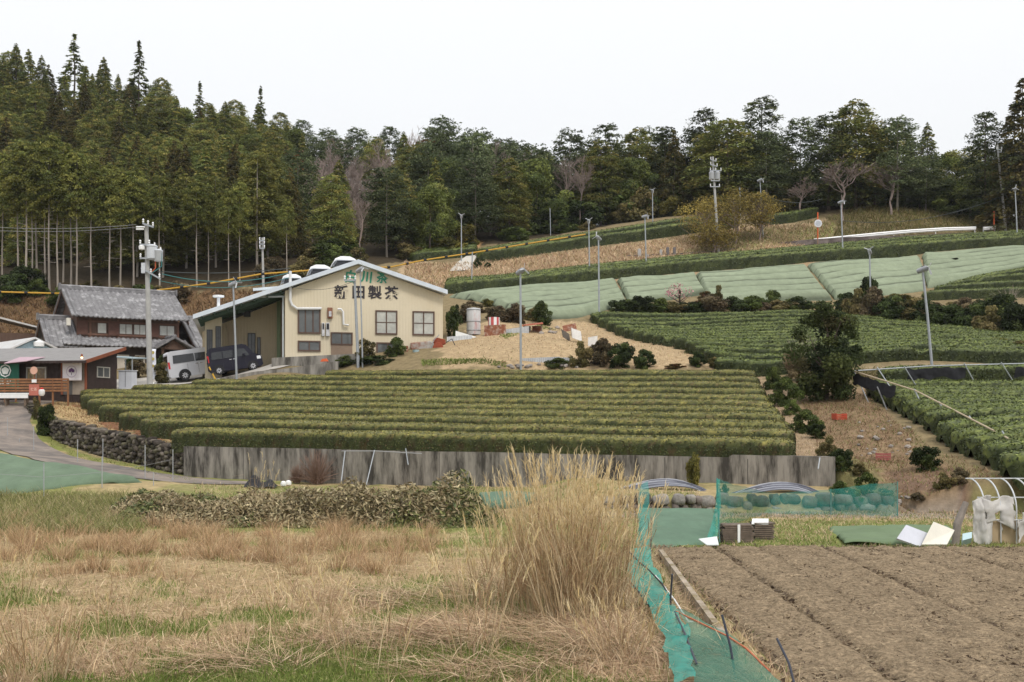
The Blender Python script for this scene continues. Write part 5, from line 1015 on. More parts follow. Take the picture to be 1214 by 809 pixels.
def upper_wall():
    top = [(742,303,117.6),(800,300.5,118.3),(850,297,119),(900,290,120),(960,284,121),(1000,281.5,121.4),(1080,279,122),(1180,274.5,123)]
    pts = [P(*q) for q in top]; zlo = [Hs(p.x, p.y-.3)-.3 for p in pts]; zhi = [p.z for p in pts]
    vs = []; n = len(pts)
    for p, a in zip(pts, zlo): vs += [(p.x,p.y-.15,a-1),(p.x,p.y,p.z),(p.x,p.y+.6,p.z),(p.x,p.y+.6,a-1)]
    fs = [(4*i+k,4*(i+1)+k,4*(i+1)+(k+1)%4,4*i+(k+1)%4) for i in range(n-1) for k in range(4)]+[(3,2,1,0),(4*n-4,4*n-3,4*n-2,4*n-1)]
    o = MB().add(vs, fs).build('masonry_wall', M('grey_brown_masonry', (.15,.125,.115), .95, .4, 1.2, 1., 2.2, col2=(.075,.06,.055), c2scale=.9)); tag(o, 'long dark masonry retaining wall below the guardrail and the yellow budding trees', 'wall')
    g_ = [P(740,312,117.2)+Vector((.5*i,0,0)) for i in range(3)]
    road = [Vector((p.x, p.y+.6, p.z-.05)) for p in pts]; W_ = [Vector((p.x+.1, p.y+4.2, p.z-.02)) for p in pts]
    V = [tuple(a) for a in road]+[tuple(a) for a in W_]; Q = [(i, i+1, n+i+1, n+i) for i in range(3, n-1)]
    ob = link('upper_road', npmesh('upper_road', V, Q, asph)); ob['kind'] = 'structure'
upper_wall()
# ---------------------------------------------------------------- graves
gp_ = thing('grave_platform', 'low pale stone plinth carrying the three upper gravestones', 'plinth', P(791.5,309,117.8)); MB().box(-1.15,1.15,-.1,.9,-.6,.16).build('plinth', M('granite', (.36,.35,.34), .8, .2, 4), gp_, bevel=.03)
def grave(px, base, top, Y, wd, lab, mat, step=False):
    z = (base-top)/F*Y; t = thing('gravestone', lab, 'gravestone', P(px, base, Y), rnd.uniform(-.2,.2), 'gravestones on the slope'); w_ = wd/F*Y
    MB().box(-w_*.75,w_*.75,-.28,.28,-.5,z*.22).build('base', mat, t, bevel=.02)
    if step: MB().box(-w_*1.4,w_*1.4,-.45,.45,-.6,z*.1).build('step', mat, t, bevel=.02)
    MB().prism([(-w_/2,z*.22),(w_/2,z*.22),(w_/2*.94,z*.95),(0,z),(-w_/2*.94,z*.95)], -.16, .16).build('stone', mat, t, bevel=.02); return t
gr1, gr2 = M('granite'), M('dark_granite', (.13,.12,.12), .6, .25, 4)
grave(758, 309, 295, 117.2, 4, 'grey gravestone alone on wide steps, leftmost above the masonry wall', gr1, True); grave(768, 310, 302, 117, 2.5, 'small grey gravestone right of the stepped one', gr1)
grave(783.5, 307.5, 296, 118.2, 3.2, 'light grey gravestone on the left of the pale plinth', gr1); grave(791.5, 307.5, 293, 118.2, 3.4, 'tall dark gravestone in the middle of the pale plinth', gr2); grave(799.5, 307.5, 293, 118.2, 3.2, 'dark gravestone on the right of the pale plinth', gr2)
# ---------------------------------------------------------------- poles
blade_me = MB().add([(0,-.05,0),(.0,.05,.02),(.55,.10,.05),(.58,-.02,.0),(0,-.05,-.02),(0,.05,0),(.55,.10,.03),(.58,-.02,-.02)], [(0,3,2,1),(4,5,6,7),(0,1,5,4),(1,2,6,5),(2,3,7,6),(3,0,4,7)]).build('blade_tmp', M('grey_blade', (.36,.37,.38), .5, .1, 4)); bme = blade_me.data; bpy.data.objects.remove(blade_me)
def fan(px_t, top, px_b, base, Y, label, blades=True, r=.07, tilt=.25, face=0.):
    g_ = P(px_b, base, Y); e = P(px_t, top, Y)-g_; t = thing('frost_fan_pole', label, 'fan pole', g_, 0, 'frost fan poles over the tea fields')
    MB().tube([(0,0,-.5),tuple(e*.55),tuple(e)], [r,r*.92,r*.75], 10).build('pole', steel, t, smooth=True)
    if not blades: return t
    hd = MB(); hd.lathe([(.04,-.34),(.13,-.3),(.15,-.1),(.15,.22),(.10,.3),(.03,.34)], 12); m = hd.build('motor', M('fan_motor', (.30,.31,.33), .5, .2, 4), t, e+Vector((0,0,.1)), smooth=True); m.rotation_euler = (math.pi/2-tilt, 0, face)
    for k in range(3):
        b = link('blade', bme, m, (0,0,.36)); b.rotation_euler = (.35*(-1)**0, 0, k*2.094+px_t); b.scale = (.7,.7,.7)
    MB().tube([(0,0,0),(0,0,.16)], .05, 6).build('bracket', dark_metal, m, (0,.14,-.05)); return t
for a in [(547,258,547,306,118,'slim frost fan pole on the short hedge left of the farm track'),(617,324,617.5,438,64.6,'tall grey frost fan pole rising behind the near tea field right of the junk',True,.075,.3,.7),
          (698,264,699,326,106,'frost fan pole in front of the dry slope, left of the taller nearer one'),(709.5,284,710.5,380,88.2,'tall frost fan pole at the left corner of the middle tea field',True,.075,.3,-.6),
          (764.5,258,766.5,321,108,'frost fan pole beside the gravestones with its fan bent left',True,.07,.1,1.),(773.5,228,774,273,132,'frost fan pole standing in the upper hedge before the dark pines'),
          (901,215,905,281,122,'frost fan pole on the grass right of the budding trees',True,.06,.2,.8),(997,241,999.5,302,110,'frost fan pole left end of the guardrail, rising from the hedge',True,.07,.2,.8),
          (1031,300,1032.5,382,84,'frost fan pole behind the middle tea field above the brown shrubs',True,.07,.3,-.5),(1094,322,1106,436,58.2,'tall frost fan pole leaning left with large blades in the right tea field',True,.075,.2,.6),
          (1203.5,226,1206.5,287,117,'frost fan pole at the far right by the roadside',True,.07,.3,-.3),(276.5,339,281,452,67.5,'grey frost fan pole in front of the dark minivan',True,.07,.2,.9),
          (427,322,430,428,69,'darker fan pole of the twin poles before the factory lettering',True,.05,.3,.8)]: fan(*a)
for a in [(560,299,559,338,100.5,'plain thin pole at the foot of the pale farm track'),(652,247,653,286,134,'plain pole at the forest foot above the hedge'),(877,222,878,256,128,'plain pole behind the budding trees'),(749,586,749,587,40,'')][:3]:
    g_ = P(a[2],a[3],a[4]); e = P(a[0],a[1],a[4])-g_; o = MB().tube([(0,0,-.4),tuple(e)], .05, 8).build('thin_pole', steel, None, g_, smooth=True); tag(o, a[5], 'pole')
def utility(px_t, top, px_b, base, Y, label, r=.16, arms=(), trans=(), mat=conc):
    g_ = P(px_b, base, Y); e = P(px_t, top, Y)-g_; s = Y/F; t = thing('utility_pole', label, 'utility pole', g_); MB().tube([(0,0,-.5),tuple(e)], [r, r*.65], 12).build('pole', mat, t, smooth=True)
    at = lambda py: e*((base-py)/(base-top))
    for py, w0, w1, dz in arms:
        c = at(py)+Vector((0,-r-.05,0)); a = MB().beam(c+Vector((w0*s,0,-dz*w0/abs(w0+1e-6)*0+dz)), c+Vector((w1*s,0,-dz)), .09, .1).build('crossarm', steel, t)
        for f in (.06,.5,.94):
            if abs(w0+(w1-w0)*f) < 2 and len(arms) > 1: continue
            MB().lathe([(.03,0),(.07,.06),(.03,.12),(.075,.18),(.02,.26)], 10).build('insulator', white_p, a, c+Vector(((w0+(w1-w0)*f)*s,0,dz-2*dz*f+.05)), smooth=True)
    for dx, py, w_, h_ in trans:
        c = at(py)+Vector((dx*s,-.1,0)); x = MB().lathe([(w_*.85,-h_/2),(w_,-h_/2+.05),(w_,h_/2-.08),(w_*1.06,h_/2-.06),(w_*1.06,h_/2),(w_*.6,h_/2+.08)], 14).build('transformer', M('pale_transformer', (.50,.52,.55), .5, .1, 3), t, c, smooth=True)
        for k in (-1, 1): MB().lathe([(.04,0),(.06,.05),(.035,.1),(.05,.16)], 8).build('bushing', white_p, x, (k*w_*.5,0,h_/2+.06))
    return t
up1 = utility(173.5, 266, 178, 457, 69, 'tall pale concrete utility pole with transformers in front of the tiled house', .19, [(268,-3,10,.12),(291,-7,5,0),(307,-7,4,0),(325,-6,17,.35)], [(6.5,300,.33,.85),(14,304,.27,.7)])
at1 = lambda py, dx=0: P(173.5+(py-266)/191*4.5+dx, py, 68.8)
MB().box(-.12,.12,-.1,.1,-.32,.32).build('switch_box', M('pale_transformer'), up1, at1(318,-4.5)-up1.location)
lamp_ = MB().lathe([(.02,-.15),(.18,-.1),(.2,.1),(.06,.18)], 12).build('street_lamp_head', white_p, up1, at1(294,-6)-up1.location)
for k in (0, 1): MB().tube([at1(267,-2-k*1.)+Vector((0,0,-.12-.14*k))-up1.location, at1(267,-12)+Vector((0,0,-.12-.14*k))-up1.location], .05, 6).build('strain_insulator', white_p, up1)
MB().tube([tuple(at1(306,10)-up1.location),tuple(at1(318,9.5)-up1.location),tuple(at1(325,3)-up1.location)], .035, 6).build('orange_lead', M('orange_cable', (.45,.10,.04), .6, .1, 4), up1)
MB().tube([tuple(at1(300,17)-up1.location),tuple(at1(316,17)-up1.location),tuple(at1(324,5)-up1.location),tuple(at1(335,3)-up1.location)], .035, 6).build('teal_lead', teal, up1)
utility(845, 186, 852, 301, 118.6, 'high utility pole with several crossarms among the yellow budding trees', .17, [(191,-3.5,3.5,.1),(197,-4,4.5,.1),(203,-5,9,0),(215,-4.5,6,0),(222,-6,6,0)], [(-3,209,.28,.75),(4,209,.28,.75)])
utility(311, 282, 312.5, 345, 98, 'distant utility pole behind the factory canopy', .13, [(286,-3,3,0),(290,-3,3,0),(295,-3,3,0)])
utility(1182.5, 172, 1192.5, 270, 124, 'leaning utility pole at the right end of the guardrail', .15, [(178,-2.5,4,.0),(181,-2,3,0)])
utility(420.5, 334, 425, 430, 69.2, 'lighter grey pole of the twin poles before the factory lettering', .11, [(333,-12,2,0)], mat=steel)
utility(344.5, 322, 345, 366, 70.8, 'short service pole on the corner of the factory roof', .05, mat=steel) if False else None
# ---------------------------------------------------------------- cables
yel = M('yellow_line_guard', (.46,.26,.03), .6, .1, 3)
def sag(a, b, s, n=12): return [a.lerp(b, i/n)-Vector((0,0,s*4*(i/n)*(1-i/n))) for i in range(n+1)]
def guard_cable(pix, label):
    t = thing('guarded_cable', label, 'cable', P(*pix[0])); pts = []
    for i in range(len(pix)-1): pts += [P(*pix[i]).lerp(P(*pix[i+1]), k/40) for k in range(40)]
    pts.append(P(*pix[-1])); o = pts[0]; d = [0.]
    for i in range(1, len(pts)): d.append(d[-1]+(pts[i]-pts[i-1]).length)
    ptn = lambda s_: Vector([np.interp(s_, d, [p[k] for p in pts]) for k in range(3)])-o
    s_ = 0.
    while s_ < d[-1]:
        e = min(s_+2.05, d[-1]); MB().tube([ptn(s_), ptn((s_+e)/2), ptn(e)], .07, 8).build('yellow_sleeve', yel, t); e2 = min(e+.28, d[-1]+.01); MB().tube([ptn(e), ptn(e2)], .12, 8).build('black_joint', blackm, t); s_ = e2
guard_cable([(-30,345.5,96),(65,348,96),(130,347.5,95.5),(190,344,95),(250,336,95),(310,325,96),(390,319,98),(463,317,101),(500,309,104),(560,300,107),(620,290,110),(694,278,112)], 'yellow cable guard with black joints strung in front of the forest')
def cable(name, pts, r, mat, label):
    o = MB().tube([p-pts[0] for p in pts], r, 5).build(name, mat, None, pts[0]); return tag(o, label, 'cable')
for k, (y0, z) in enumerate([(268.5, 0), (272, .2)]): cable('power_line', sag(P(-40,267+4*k,74), at1(266.5+3*k,-12), .25), .012, M('grey_wire', (.30,.30,.30), .6, .1, 3), ('upper' if k == 0 else 'lower')+' grey power line running left from the tall concrete pole')
cable('service_cable', sag(at1(325,17), P(344,323,71.5), .55), .026, teal, 'teal service cable sagging from the concrete pole to the factory roof corner')
cable('service_cable', sag(at1(333,14), P(344,329,71.5), .55), .02, teal, 'lower thinner teal service cable from the concrete pole to the factory')
cable('service_cable', sag(at1(322,12), P(344.,318,72), .2), .022, M('dark_wire', (.06,.07,.07), .6, .1, 3), 'dark upper service wire from the concrete pole to the factory')
cable('service_cable', sag(P(345,340,70.5), P(420,333.5,69.2), .35), .014, M('dark_wire'), 'thin dark wire in front of the factory gable')
cable('power_line', sag(P(905,232,122), P(1190,212,124) if False else P(975,236,126), .6), .03, M('dark_wire'), 'short dark line right of the budding trees')
cable('power_line', sag(P(1000,262,124), P(1190,232,124), 1.2), .03, M('dark_wire'), 'dark sagging line above the guardrail')
# ---------------------------------------------------------------- guardrail, mirror sign, marker poles
def guardrail(pix, label):
    pts = [P(*q) for q in pix]; o0 = pts[0]; t = thing('guardrail', label, 'guardrail', o0); b = MB(); vs = []; n = len(pts)
    for p in pts: q = p-o0; vs += [q+Vector((0,-.02,.0)), q+Vector((0,-.10,.10)), q+Vector((0,-.02,.19)), q+Vector((0,-.10,.28)), q+Vector((0,-.02,.40)), q+Vector((0,.05,.40)), q+Vector((0,.05,0))]
    b.add(vs, [(7*i+k, 7*(i+1)+k, 7*(i+1)+(k+1)%7, 7*i+(k+1)%7) for i in range(n-1) for k in range(7)]).build('rail', white_p, t)
    L = sum((pts[i+1]-pts[i]).length for i in range(n-1)); m = max(2, int(L/4)+1)
    for k in range(m):
        f = (k+.02)/(m-.96)*(n-1); i = min(n-2, int(f)); q = pts[i].lerp(pts[i+1], f-i)-o0; MB().tube([q+Vector((0,.1,-.5)), q+Vector((0,.1,.42))], .06, 8).build('post', white_p, t)
guardrail([(965,287.5,121.6),(1000,284,121.9),(1040,280,122.3),(1080,276.5,122.7),(1120,274,123),(1157,273,123.3)], 'long white guardrail along the upper road')
guardrail([(1166,273.5,123.4),(1180,272.5,123.6)], 'short separate piece of white guardrail at the right')
orange = M('orange_paint', (.62,.12,.04), .6, .1, 4)
def marker(px, base, top, Y, label, disc_=None):
    g_ = P(px, base, Y); h = (base-top)/F*Y; t = thing('marker_pole', label, 'marker pole', g_)
    MB().tube([(0,0,-.5),(0,0,h*.35)], .06, 8).build('lower_pole', M('brown_pole', (.25,.16,.11), .7, .1, 3), t); MB().tube([(0,0,h*.35),(0,0,h)], .07, 8).build('orange_pole', orange, t)
    if disc_:
        d = MB().lathe([(.02,-.03),(.40,-.03),(.43,0),(.40,.03),(.02,.03)], 20).build('round_sign', M('pale_sign', (.62,.63,.66), .4, .06, 3), t, (-.0,-.14,h*.72)); d.rotation_euler = (math.pi/2,0,0)
        d2 = MB().lathe([(.3,.032),(.16,.036),(.02,.036)], 20).build('sign_mark', M('grey_sign', (.42,.44,.48), .4, .1, 3), d)
marker(969.5, 300, 252, 120.6, 'orange roadside pole with a round pale sign left of the guardrail', True); marker(1178.5, 275, 251, 123.2, 'orange marker pole at the right gap of the guardrail')
tag(MB().box(-.22,.22,-.1,.1,-.3,.55).build('cabinet_box', white_p, None, P(1210,287,117), bevel=.02), 'small white box on a post at the far right roadside', 'box')
# ---------------------------------------------------------------- junk beside the factory
corr = M('corrugated_sheet', (.45,.46,.47), .6, .25, 1.5, ridge=('X', 9, .8), col2=(.30,.22,.17), c2scale=1.2, c2lo=.6, c2hi=.8)
g_ = G(561.5,397,62); s = g_.y/F; t = thing('storage_tank', 'tall whitish cylindrical tank with red rust streaks beside the factory', 'tank', g_); R_ = 8.3*s; h = 31*s
MB().lathe([(R_*.98,0),(R_,.1),(R_,h-.05),(R_*.95,h),(.1,h+.06)], 24).build('shell', M('rust_streaked_tank', (.50,.50,.50), .5, .15, 2, col2=(.34,.10,.09), c2scale=1.1, c2lo=.56, c2hi=.72, stretch=(1,1,.25)), t, smooth=True)
for z in (.3, h*.5, h-.1): MB().lathe([(R_+.002,z-.03),(R_+.03,z-.02),(R_+.03,z+.02),(R_+.002,z+.03)], 24).build('hoop', steel, t)
g_ = G(585.5,393,62); s = g_.y/F; t = thing('striped_drum', 'red and white striped drum right of the tall tank', 'drum', g_); 
for i in range(12):
    a0, a1 = 2*math.pi*i/12, 2*math.pi*(i+1)/12; R_ = 6.8*s; MB().add([(0,0,0)]+[(R_*math.cos(a),R_*math.sin(a),z) for a in np.linspace(a0,a1,4) for z in (0,16*s)]+[(0,0,16*s)], [(1+2*k,3+2*k,4+2*k,2+2*k) for k in range(3)]+[(9,2+2*k,4+2*k) for k in range(3)]).build('stave', [M('faded_red', (.50,.09,.09), .6, .2, 3), white_p][i % 2], t)
def panel(px0, px1, top, base, Y, mat, name, label, cat, tilt=0., rot=0., th=.04, skew=0., posts=None):
    s = Y/F; g_ = P((px0+px1)/2, base, Y); hw = (px1-px0)/2*s; h = (base-top)*s
    o = MB().hexa([(-hw,-th/2,0),(hw,-th/2,skew),(hw,th/2,skew),(-hw,th/2,0)],[(-hw,-th/2+tilt*h,h),(hw,-th/2+tilt*h,h+skew),(hw,th/2+tilt*h,h+skew),(-hw,th/2+tilt*h,h)]).build(name, mat); o.location = g_; o.rotation_euler = (0,0,rot); return tag(o, label, cat)
panel(574,600,386,399,76.5,rust,'rusty_sheet','rust brown metal panel leaning before the striped drum','metal panel',.25,.1,.05,.1)
panel(597,627,391,402,76.8,corr,'corrugated_sheet','grey corrugated sheet fence right of the rusty panel','metal sheet',.05,0,.03,.25)
panel(540,566,392,401,76,M('pale_board', (.6,.6,.58), .7, .12, 2),'pale_board','long pale board lying slanted before the tall tank','board',.6,0,.06,-.45)
panel(530,560,399,413,75.5,corr,'corrugated_sheet','grey corrugated sheet lying below the tall tank','metal sheet',.7,.1,.03,.15)
panel(619,664,425,437,65.8,corr,'corrugated_sheet','long low grey corrugated sheet behind the near tea field','metal sheet',.02,0,.03,.1); panel(664,680,424,437,65.9,corr,'corrugated_sheet','short low corrugated sheet continuing the long one to the right','metal sheet',.02,0,.03,.0)
panel(678,690,389,401,72,M('whitish_slab', (.6,.58,.55), .8, .2, 2),'broken_slab','whitish broken slab standing in the straw yard','slab',.3,.3,.1,-.2); panel(697,708,400,412,70,M('whitish_slab'),'broken_slab','second whitish slab right of the broken one in the straw yard','slab',.2,-.2,.1,.1)
panel(667,677,390,400,72.5,M('dark_board', (.09,.075,.06), .8, .2, 3),'dark_board','dark triangular board left of the whitish broken slab','board',.5,.4,.05,-.3)
panel(668,684,386,394,78,rust,'rusty_sheet','small rusty sheet propped behind the dark board','metal panel',.8,.2,.04,.2)
g_ = P(631,398,77.5); s = g_.y/F; t = thing('lean_to', 'low lean-to of sheets with a rust red roof', 'shed', g_); MB().hexa([(-.7,-.7,.62),(.75,-.7,.75),(.75,.8,.95),(-.7,.8,.78)],[(-.7,-.7,.67),(.75,-.7,.8),(.75,.8,1.0),(-.7,.8,.83)]).build('roof', M('red_sheet_roof', (.34,.09,.05), .8, .2, 2, ridge=('X',8,.6)), t)
for x, y in ((-.6,-.6),(.65,-.6),(.65,.7),(-.6,.7)): MB().box(x-.04,x+.04,y-.04,y+.04,-.3,.72 if y < 0 else .85).build('post', wood, t)
MB().box(-.55,-.1,.3,.34,-.2,.7).build('back_sheet', corr, t); MB().box(0,.6,.3,.34,-.2,.7).build('rusty_back', rust, t)
# old machine
g_ = P(515,418,72.6); s = g_.y/F; t = thing('old_cultivator', 'rusty old farm machine with a round red wheel beside the factory wall', 'machine', g_)
o = MB().lathe([(.16,-.05),(.34,-.05),(.36,0),(.34,.05),(.16,.05)], 18).build('wheel', M('red_rust', (.26,.06,.03), .8, .25, 4), t, (.25,-.25,.3)); o.rotation_euler = (math.pi/2,0,0)
MB().prism([(-1.55,.15),(-.2,.1),(.1,.45),(-.2,.75),(-1.6,.62)], -.3, .4).build('hopper', M('grey_rust_tank', (.36,.33,.30), .7, .2, 2, col2=(.22,.08,.04), c2scale=1.6), t, bevel=.08); MB().prism([(0,.3),(.75,.55),(.7,.85),(.1,1.0),(-.1,.8)], -.15, .2).build('engine', M('red_rust'), t, bevel=.04)
MB().tube([(-.3,-.3,.1),(.0,-.35,.8),(.35,-.35,1.15)], .03, 6).build('handle_bar', steel, t); MB().tube([(.7,0,.6),(1.15,.1,.9),(1.5,.1,.2)], .03, 6).build('tow_bar', dark_metal, t)
panel(466,484,411,424,71.6,rust,'rusty_sheet','rust brown sheet standing under the right factory windows','metal sheet',.1,.2,.04,.05); tag(MB().lathe([(.17,0),(.22,.45),(.23,.47),(.2,.47),(.16,.05)], 16).build('plastic_bucket', M('pale_blue_plastic', (.42,.56,.60), .5, .06, 3), None, P(493,423.5,71), smooth=True), 'pale blue plastic bucket standing before the rusty machine', 'bucket')
tag(MB().lathe([(.1,0),(.12,.2),(.09,.21)], 12).build('red_bucket', M('pink_red_plastic', (.5,.10,.12), .5, .1, 3), None, P(597,433,65.4)), 'small pinkish red pot in the weeds behind the near tea field', 'pot')
tag(MB().prism([(0,0),(.5,.02),(.38,.2),(.1,.16)], -.1, .1).build('orange_tool', orange, None, P(380,429,68.5)), 'small orange plastic piece on the lane wall left of the twin poles', 'plastic piece')
# rubble
def rock(px, py, wd, label, grp, y0=None):
    g_ = G(px, py, y0); s = wd/F*g_.y/2; import bmesh
    bm = bmesh.new(); bmesh.ops.create_icosphere(bm, subdivisions=2, radius=1); R_ = random.Random(int(px*7+py))
    for v in bm.verts: v.co = Vector((v.co.x*s*R_.uniform(.8,1.15), v.co.y*s*R_.uniform(.75,1.1), v.co.z*s*.7*R_.uniform(.8,1.15)+s*.3))
    me = bpy.data.meshes.new('rock'); bm.to_mesh(me); bm.free(); me.materials.append(M('grey_rock', (.27,.24,.215), .9, .3, 4, .6, 8, objvar=.35)); o = link('rock', me, None, g_); tag(o, label, 'rock', grp)
R_ = random.Random(5)
for i in range(26): rock(R_.uniform(1016,1085), 0, 0, '', '') if False else rock(1018+R_.random()*62, 500+R_.random()*42+(0), R_.uniform(3,8), 'grey stone in the rubble between the gully path and the right tea field', 'stones of the gully rubble', 35)
for i in range(12): rock(1064+R_.random()*26, 592+R_.random()*8, R_.uniform(3,7), 'pale stone in the small heap at the foot of the red gully bank', 'stones at the gully foot', 32)
for i in range(22): rock(575+R_.random()*110, 433+R_.random()*4, R_.uniform(3,7), 'rubble stone along the back edge of the near tea field', 'rubble behind the near tea field', 62)
for i in range(9): rock(636+R_.random()*34, 388+R_.random()*10, R_.uniform(3,7), 'broken stone beside the lean-to in the straw yard', 'rubble in the straw yard', 62)
for i in range(8): rock(560+R_.random()*75, 589+R_.random()*8, R_.uniform(5,10), 'dark stone behind the pampas grass below the concrete wall', 'stones below the concrete wall', 30)
for px, py in ((100,474),(95,475),(88,475.5)): rock(px, py, 4, 'white stone on the verge beside the near tea rows', 'white stones on the verge')
# ---------------------------------------------------------------- red crates
def crate(px, py, rot, mat, label):
    g_ = G(px, py, 33); t = thing('plastic_crate', label, 'crate', g_, rot); w_, d_, h_ = .26, .19, .27
    for x in (-w_, w_-.02): MB().box(x,x+.02,-d_,d_,0,h_).build('end_panel', mat, t)
    for y in (-d_, d_-.02):
        b = MB()
        for z in (0,.09,.18): b.box(-w_+.021,w_-.021,y,y+.02,z,z+.06)
        b.build('slatted_side', mat, t)
    MB().box(-w_+.021,w_-.021,-d_+.021,d_-.021,.01,.03).build('bottom', mat, t)
crate(995, 498, .3, M('red_plastic', (.42,.07,.035), .6, .15, 4), 'bright red plastic crate on the grass at the top of the gully'); crate(1047, 546, -.3, M('dull_red_plastic', (.33,.10,.09), .6, .2, 4), 'faded red plastic crate lower down in the gully')
# ---------------------------------------------------------------- grasses
blm = M('grass_blade', attr=True, rough=.7, var=.0, spec=.15, trans=.25)
def blades(base, L, lean, az, curv, width, col, tipmul=1.15):
    n = len(base); L = (np.ones(n)*L)[:,None]; h = np.stack([np.cos(az), np.sin(az), 0*az], 1); up_ = np.array([0,0,1.])
    l0 = (np.ones(n)*lean)[:,None]; l1 = l0+(np.ones(n)*curv)[:,None]
    m = base+(up_*np.cos(l0)+h*np.sin(l0))*L*.5; t = m+(up_*np.cos(l1)+h*np.sin(l1))*L*.5
    fa = rng.uniform(0, 6.28, n); wv = np.stack([np.cos(fa), np.sin(fa), .2*rng.normal(size=n)], 1)*(np.ones(n)*width)[:,None]*.5
    V = np.stack([base-wv, base+wv, m+wv*.85, m-wv*.85, t+wv*.15, t-wv*.15], 1).reshape(-1,3)
    i = np.arange(n)[:,None]*6; Q = np.stack([i+[0,1,2,3], i+[3,2,4,5]], 1).reshape(-1,4)
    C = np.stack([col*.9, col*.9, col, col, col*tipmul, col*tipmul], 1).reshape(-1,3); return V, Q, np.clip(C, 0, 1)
def on_ground(X, Y, dz=-.02): return np.stack([X, Y, H(X, Y)+dz], 1)
def greenness(X, Y): return sstep(-.14, .14, fbm(X, Y, 21, 4, .25)*.6+fbm(X, Y, 22, 4, .9)*.6+.02)
STRAW = [(0.55,0.412,0.259),(0.473,0.333,0.209),(0.638,0.501,0.336),(0.352,0.238,0.154)]; GREEN = [(.15,.20,.045),(.20,.24,.065),(.11,.15,.035)]; REDST = [(0.448,0.302,0.174),(0.37,0.241,0.14),(0.515,0.37,0.224)]
def fan_sample(n, y0, y1, p0, p1, pw):
    pw = pw+.013
    t = rng.random(n); Y = (y0**(1-pw)+t*(y1**(1-pw)-y0**(1-pw)))**(1/(1-pw)); px = rng.uniform(p0, p1, n); return (px-CX)/F*Y, Y
def off_soil(X, Y): return ~((X > 2.75) & (Y < 25.2))
def stuff(name, parts, mat, label, cat):
    o = link(name, npmesh(name, *(lambda j: (j[0], j[1]))(join(parts)), mat, join(parts)[2])); return tag(o, label, cat, None, 'stuff')
# short mown-down meadow
X, Y = fan_sample(125000, 11.2, 34, -60, 800, 1.9); k = off_soil(X, Y) & ~((X > 2.6) & (Y > 24.5)); X, Y = X[k], Y[k]; n = len(X); g0 = greenness(X, Y); isg = rng.random(n) < g0*.78+.07; kk = ~((rng.random(n) < g0*.75) & ~isg); X, Y, isg, g0 = X[kk], Y[kk], isg[kk], g0[kk]; n = len(X)
col = np.where(isg[:,None], palette(n, GREEN, [3,2,2]), palette(n, STRAW, [4,3,2,2])); flat = rng.random(n)
lean = np.where(isg, rng.uniform(.05, .9, n), np.where(flat < .88, rng.uniform(1.2, 1.56, n), rng.uniform(.2, 1.0, n))); Lh = np.where(isg, rng.uniform(.04, .12, n), rng.uniform(.08, .30, n))
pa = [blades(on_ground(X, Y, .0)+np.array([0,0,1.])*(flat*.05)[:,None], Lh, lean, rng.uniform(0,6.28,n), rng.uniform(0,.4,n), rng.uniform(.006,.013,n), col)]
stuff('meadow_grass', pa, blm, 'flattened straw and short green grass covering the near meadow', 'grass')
# reddish tussocks across the meadow
pa = []
def tuss(cx, cy, nb, L0, L1, rad, cols, wts, ln=.75, w0=.006, w1=.012):
    a = rng.uniform(0,6.28,nb); r_ = rad*rng.random(nb)**.6; X, Y = cx+r_*np.cos(a), cy+r_*np.sin(a)
    pa.append(blades(on_ground(X, Y), rng.uniform(L0, L1, nb), rng.uniform(.02, ln, nb), a+rng.normal(0,.6,nb), rng.uniform(.1,.9,nb), rng.uniform(w0, w1, nb), palette(nb, cols, wts)))
for i in range(230):
    x, y = fan_sample(1, 19.5, 30.5, -40, 530, 1.2); x, y = float(x[0]), float(y[0]); pxx = CX+x/y*F
    if y < 21.5+2.5*fbm(np.array([x*.3]), np.array([2.]), 3, 2, 1.)[0] and rnd.random() < .7: continue
    tuss(x, y, rnd.randint(70, 130), .18, rnd.uniform(.35, .7), rnd.uniform(.12, .4), REDST+[(.20,.17,.07)], [4,3,3,.6], .8)
for i in range(16):
    x, y = fan_sample(1, 13, 24, 380, 760, 1.2); x, y = float(x[0]), float(y[0])
    if off_soil(np.array([x]), np.array([y]))[0]: tuss(x, y, 80, .2, .55, .35, STRAW+[(.32,.22,.15)], [3,3,2,2,3], 1.3)
stuff('straw_tussocks', pa, blm, 'reddish dry grass tussocks standing across the back of the meadow', 'grass')
# beds of fallen long straw
pa = []
for cx, cy, rx, ry, nb in [(.3,15.0,1.8,1.0,3000),(-1.2,14.6,1.3,1.0,1500),(1.3,14.0,1.0,1.3,2200),(-2.0,17.5,1.0,.8,700),(.2,18.2,1.5,1.,1300),(-3.3,13.0,1.0,.6,700),(1.9,17.0,.8,2.5,1400),(-.4,12.7,1.0,.5,700),(2.35,13.2,.5,1.6,900),(-2.4,14.2,.5,.4,300)]:
    a = rng.uniform(0,6.28,nb); r_ = np.sqrt(rng.random(nb)); X, Y = cx+rx*r_*np.cos(a), cy+ry*r_*np.sin(a); k = off_soil(X, Y); X, Y = X[k], Y[k]; m = len(X)
    b0 = on_ground(X, Y, .02); b0[:,2] += .22*(1-r_[k]**2)*rng.random(m)*(.5+.5*fbm(X, Y, 71, 3, 1.1))
    pa.append(blades(b0, rng.uniform(.35,.9,m), rng.uniform(1.2,1.62,m), rng.normal(2.9,1.2,m)+fbm(X, Y, 72, 2, .5)*3, rng.uniform(-.1,.45,m), rng.uniform(.006,.013,m), palette(m, STRAW+[(.34,.225,.15)], [4,3,3,2,3])))
stuff('fallen_straw', pa, blm, 'tangled beds of long fallen straw around the pampas grass', 'straw')
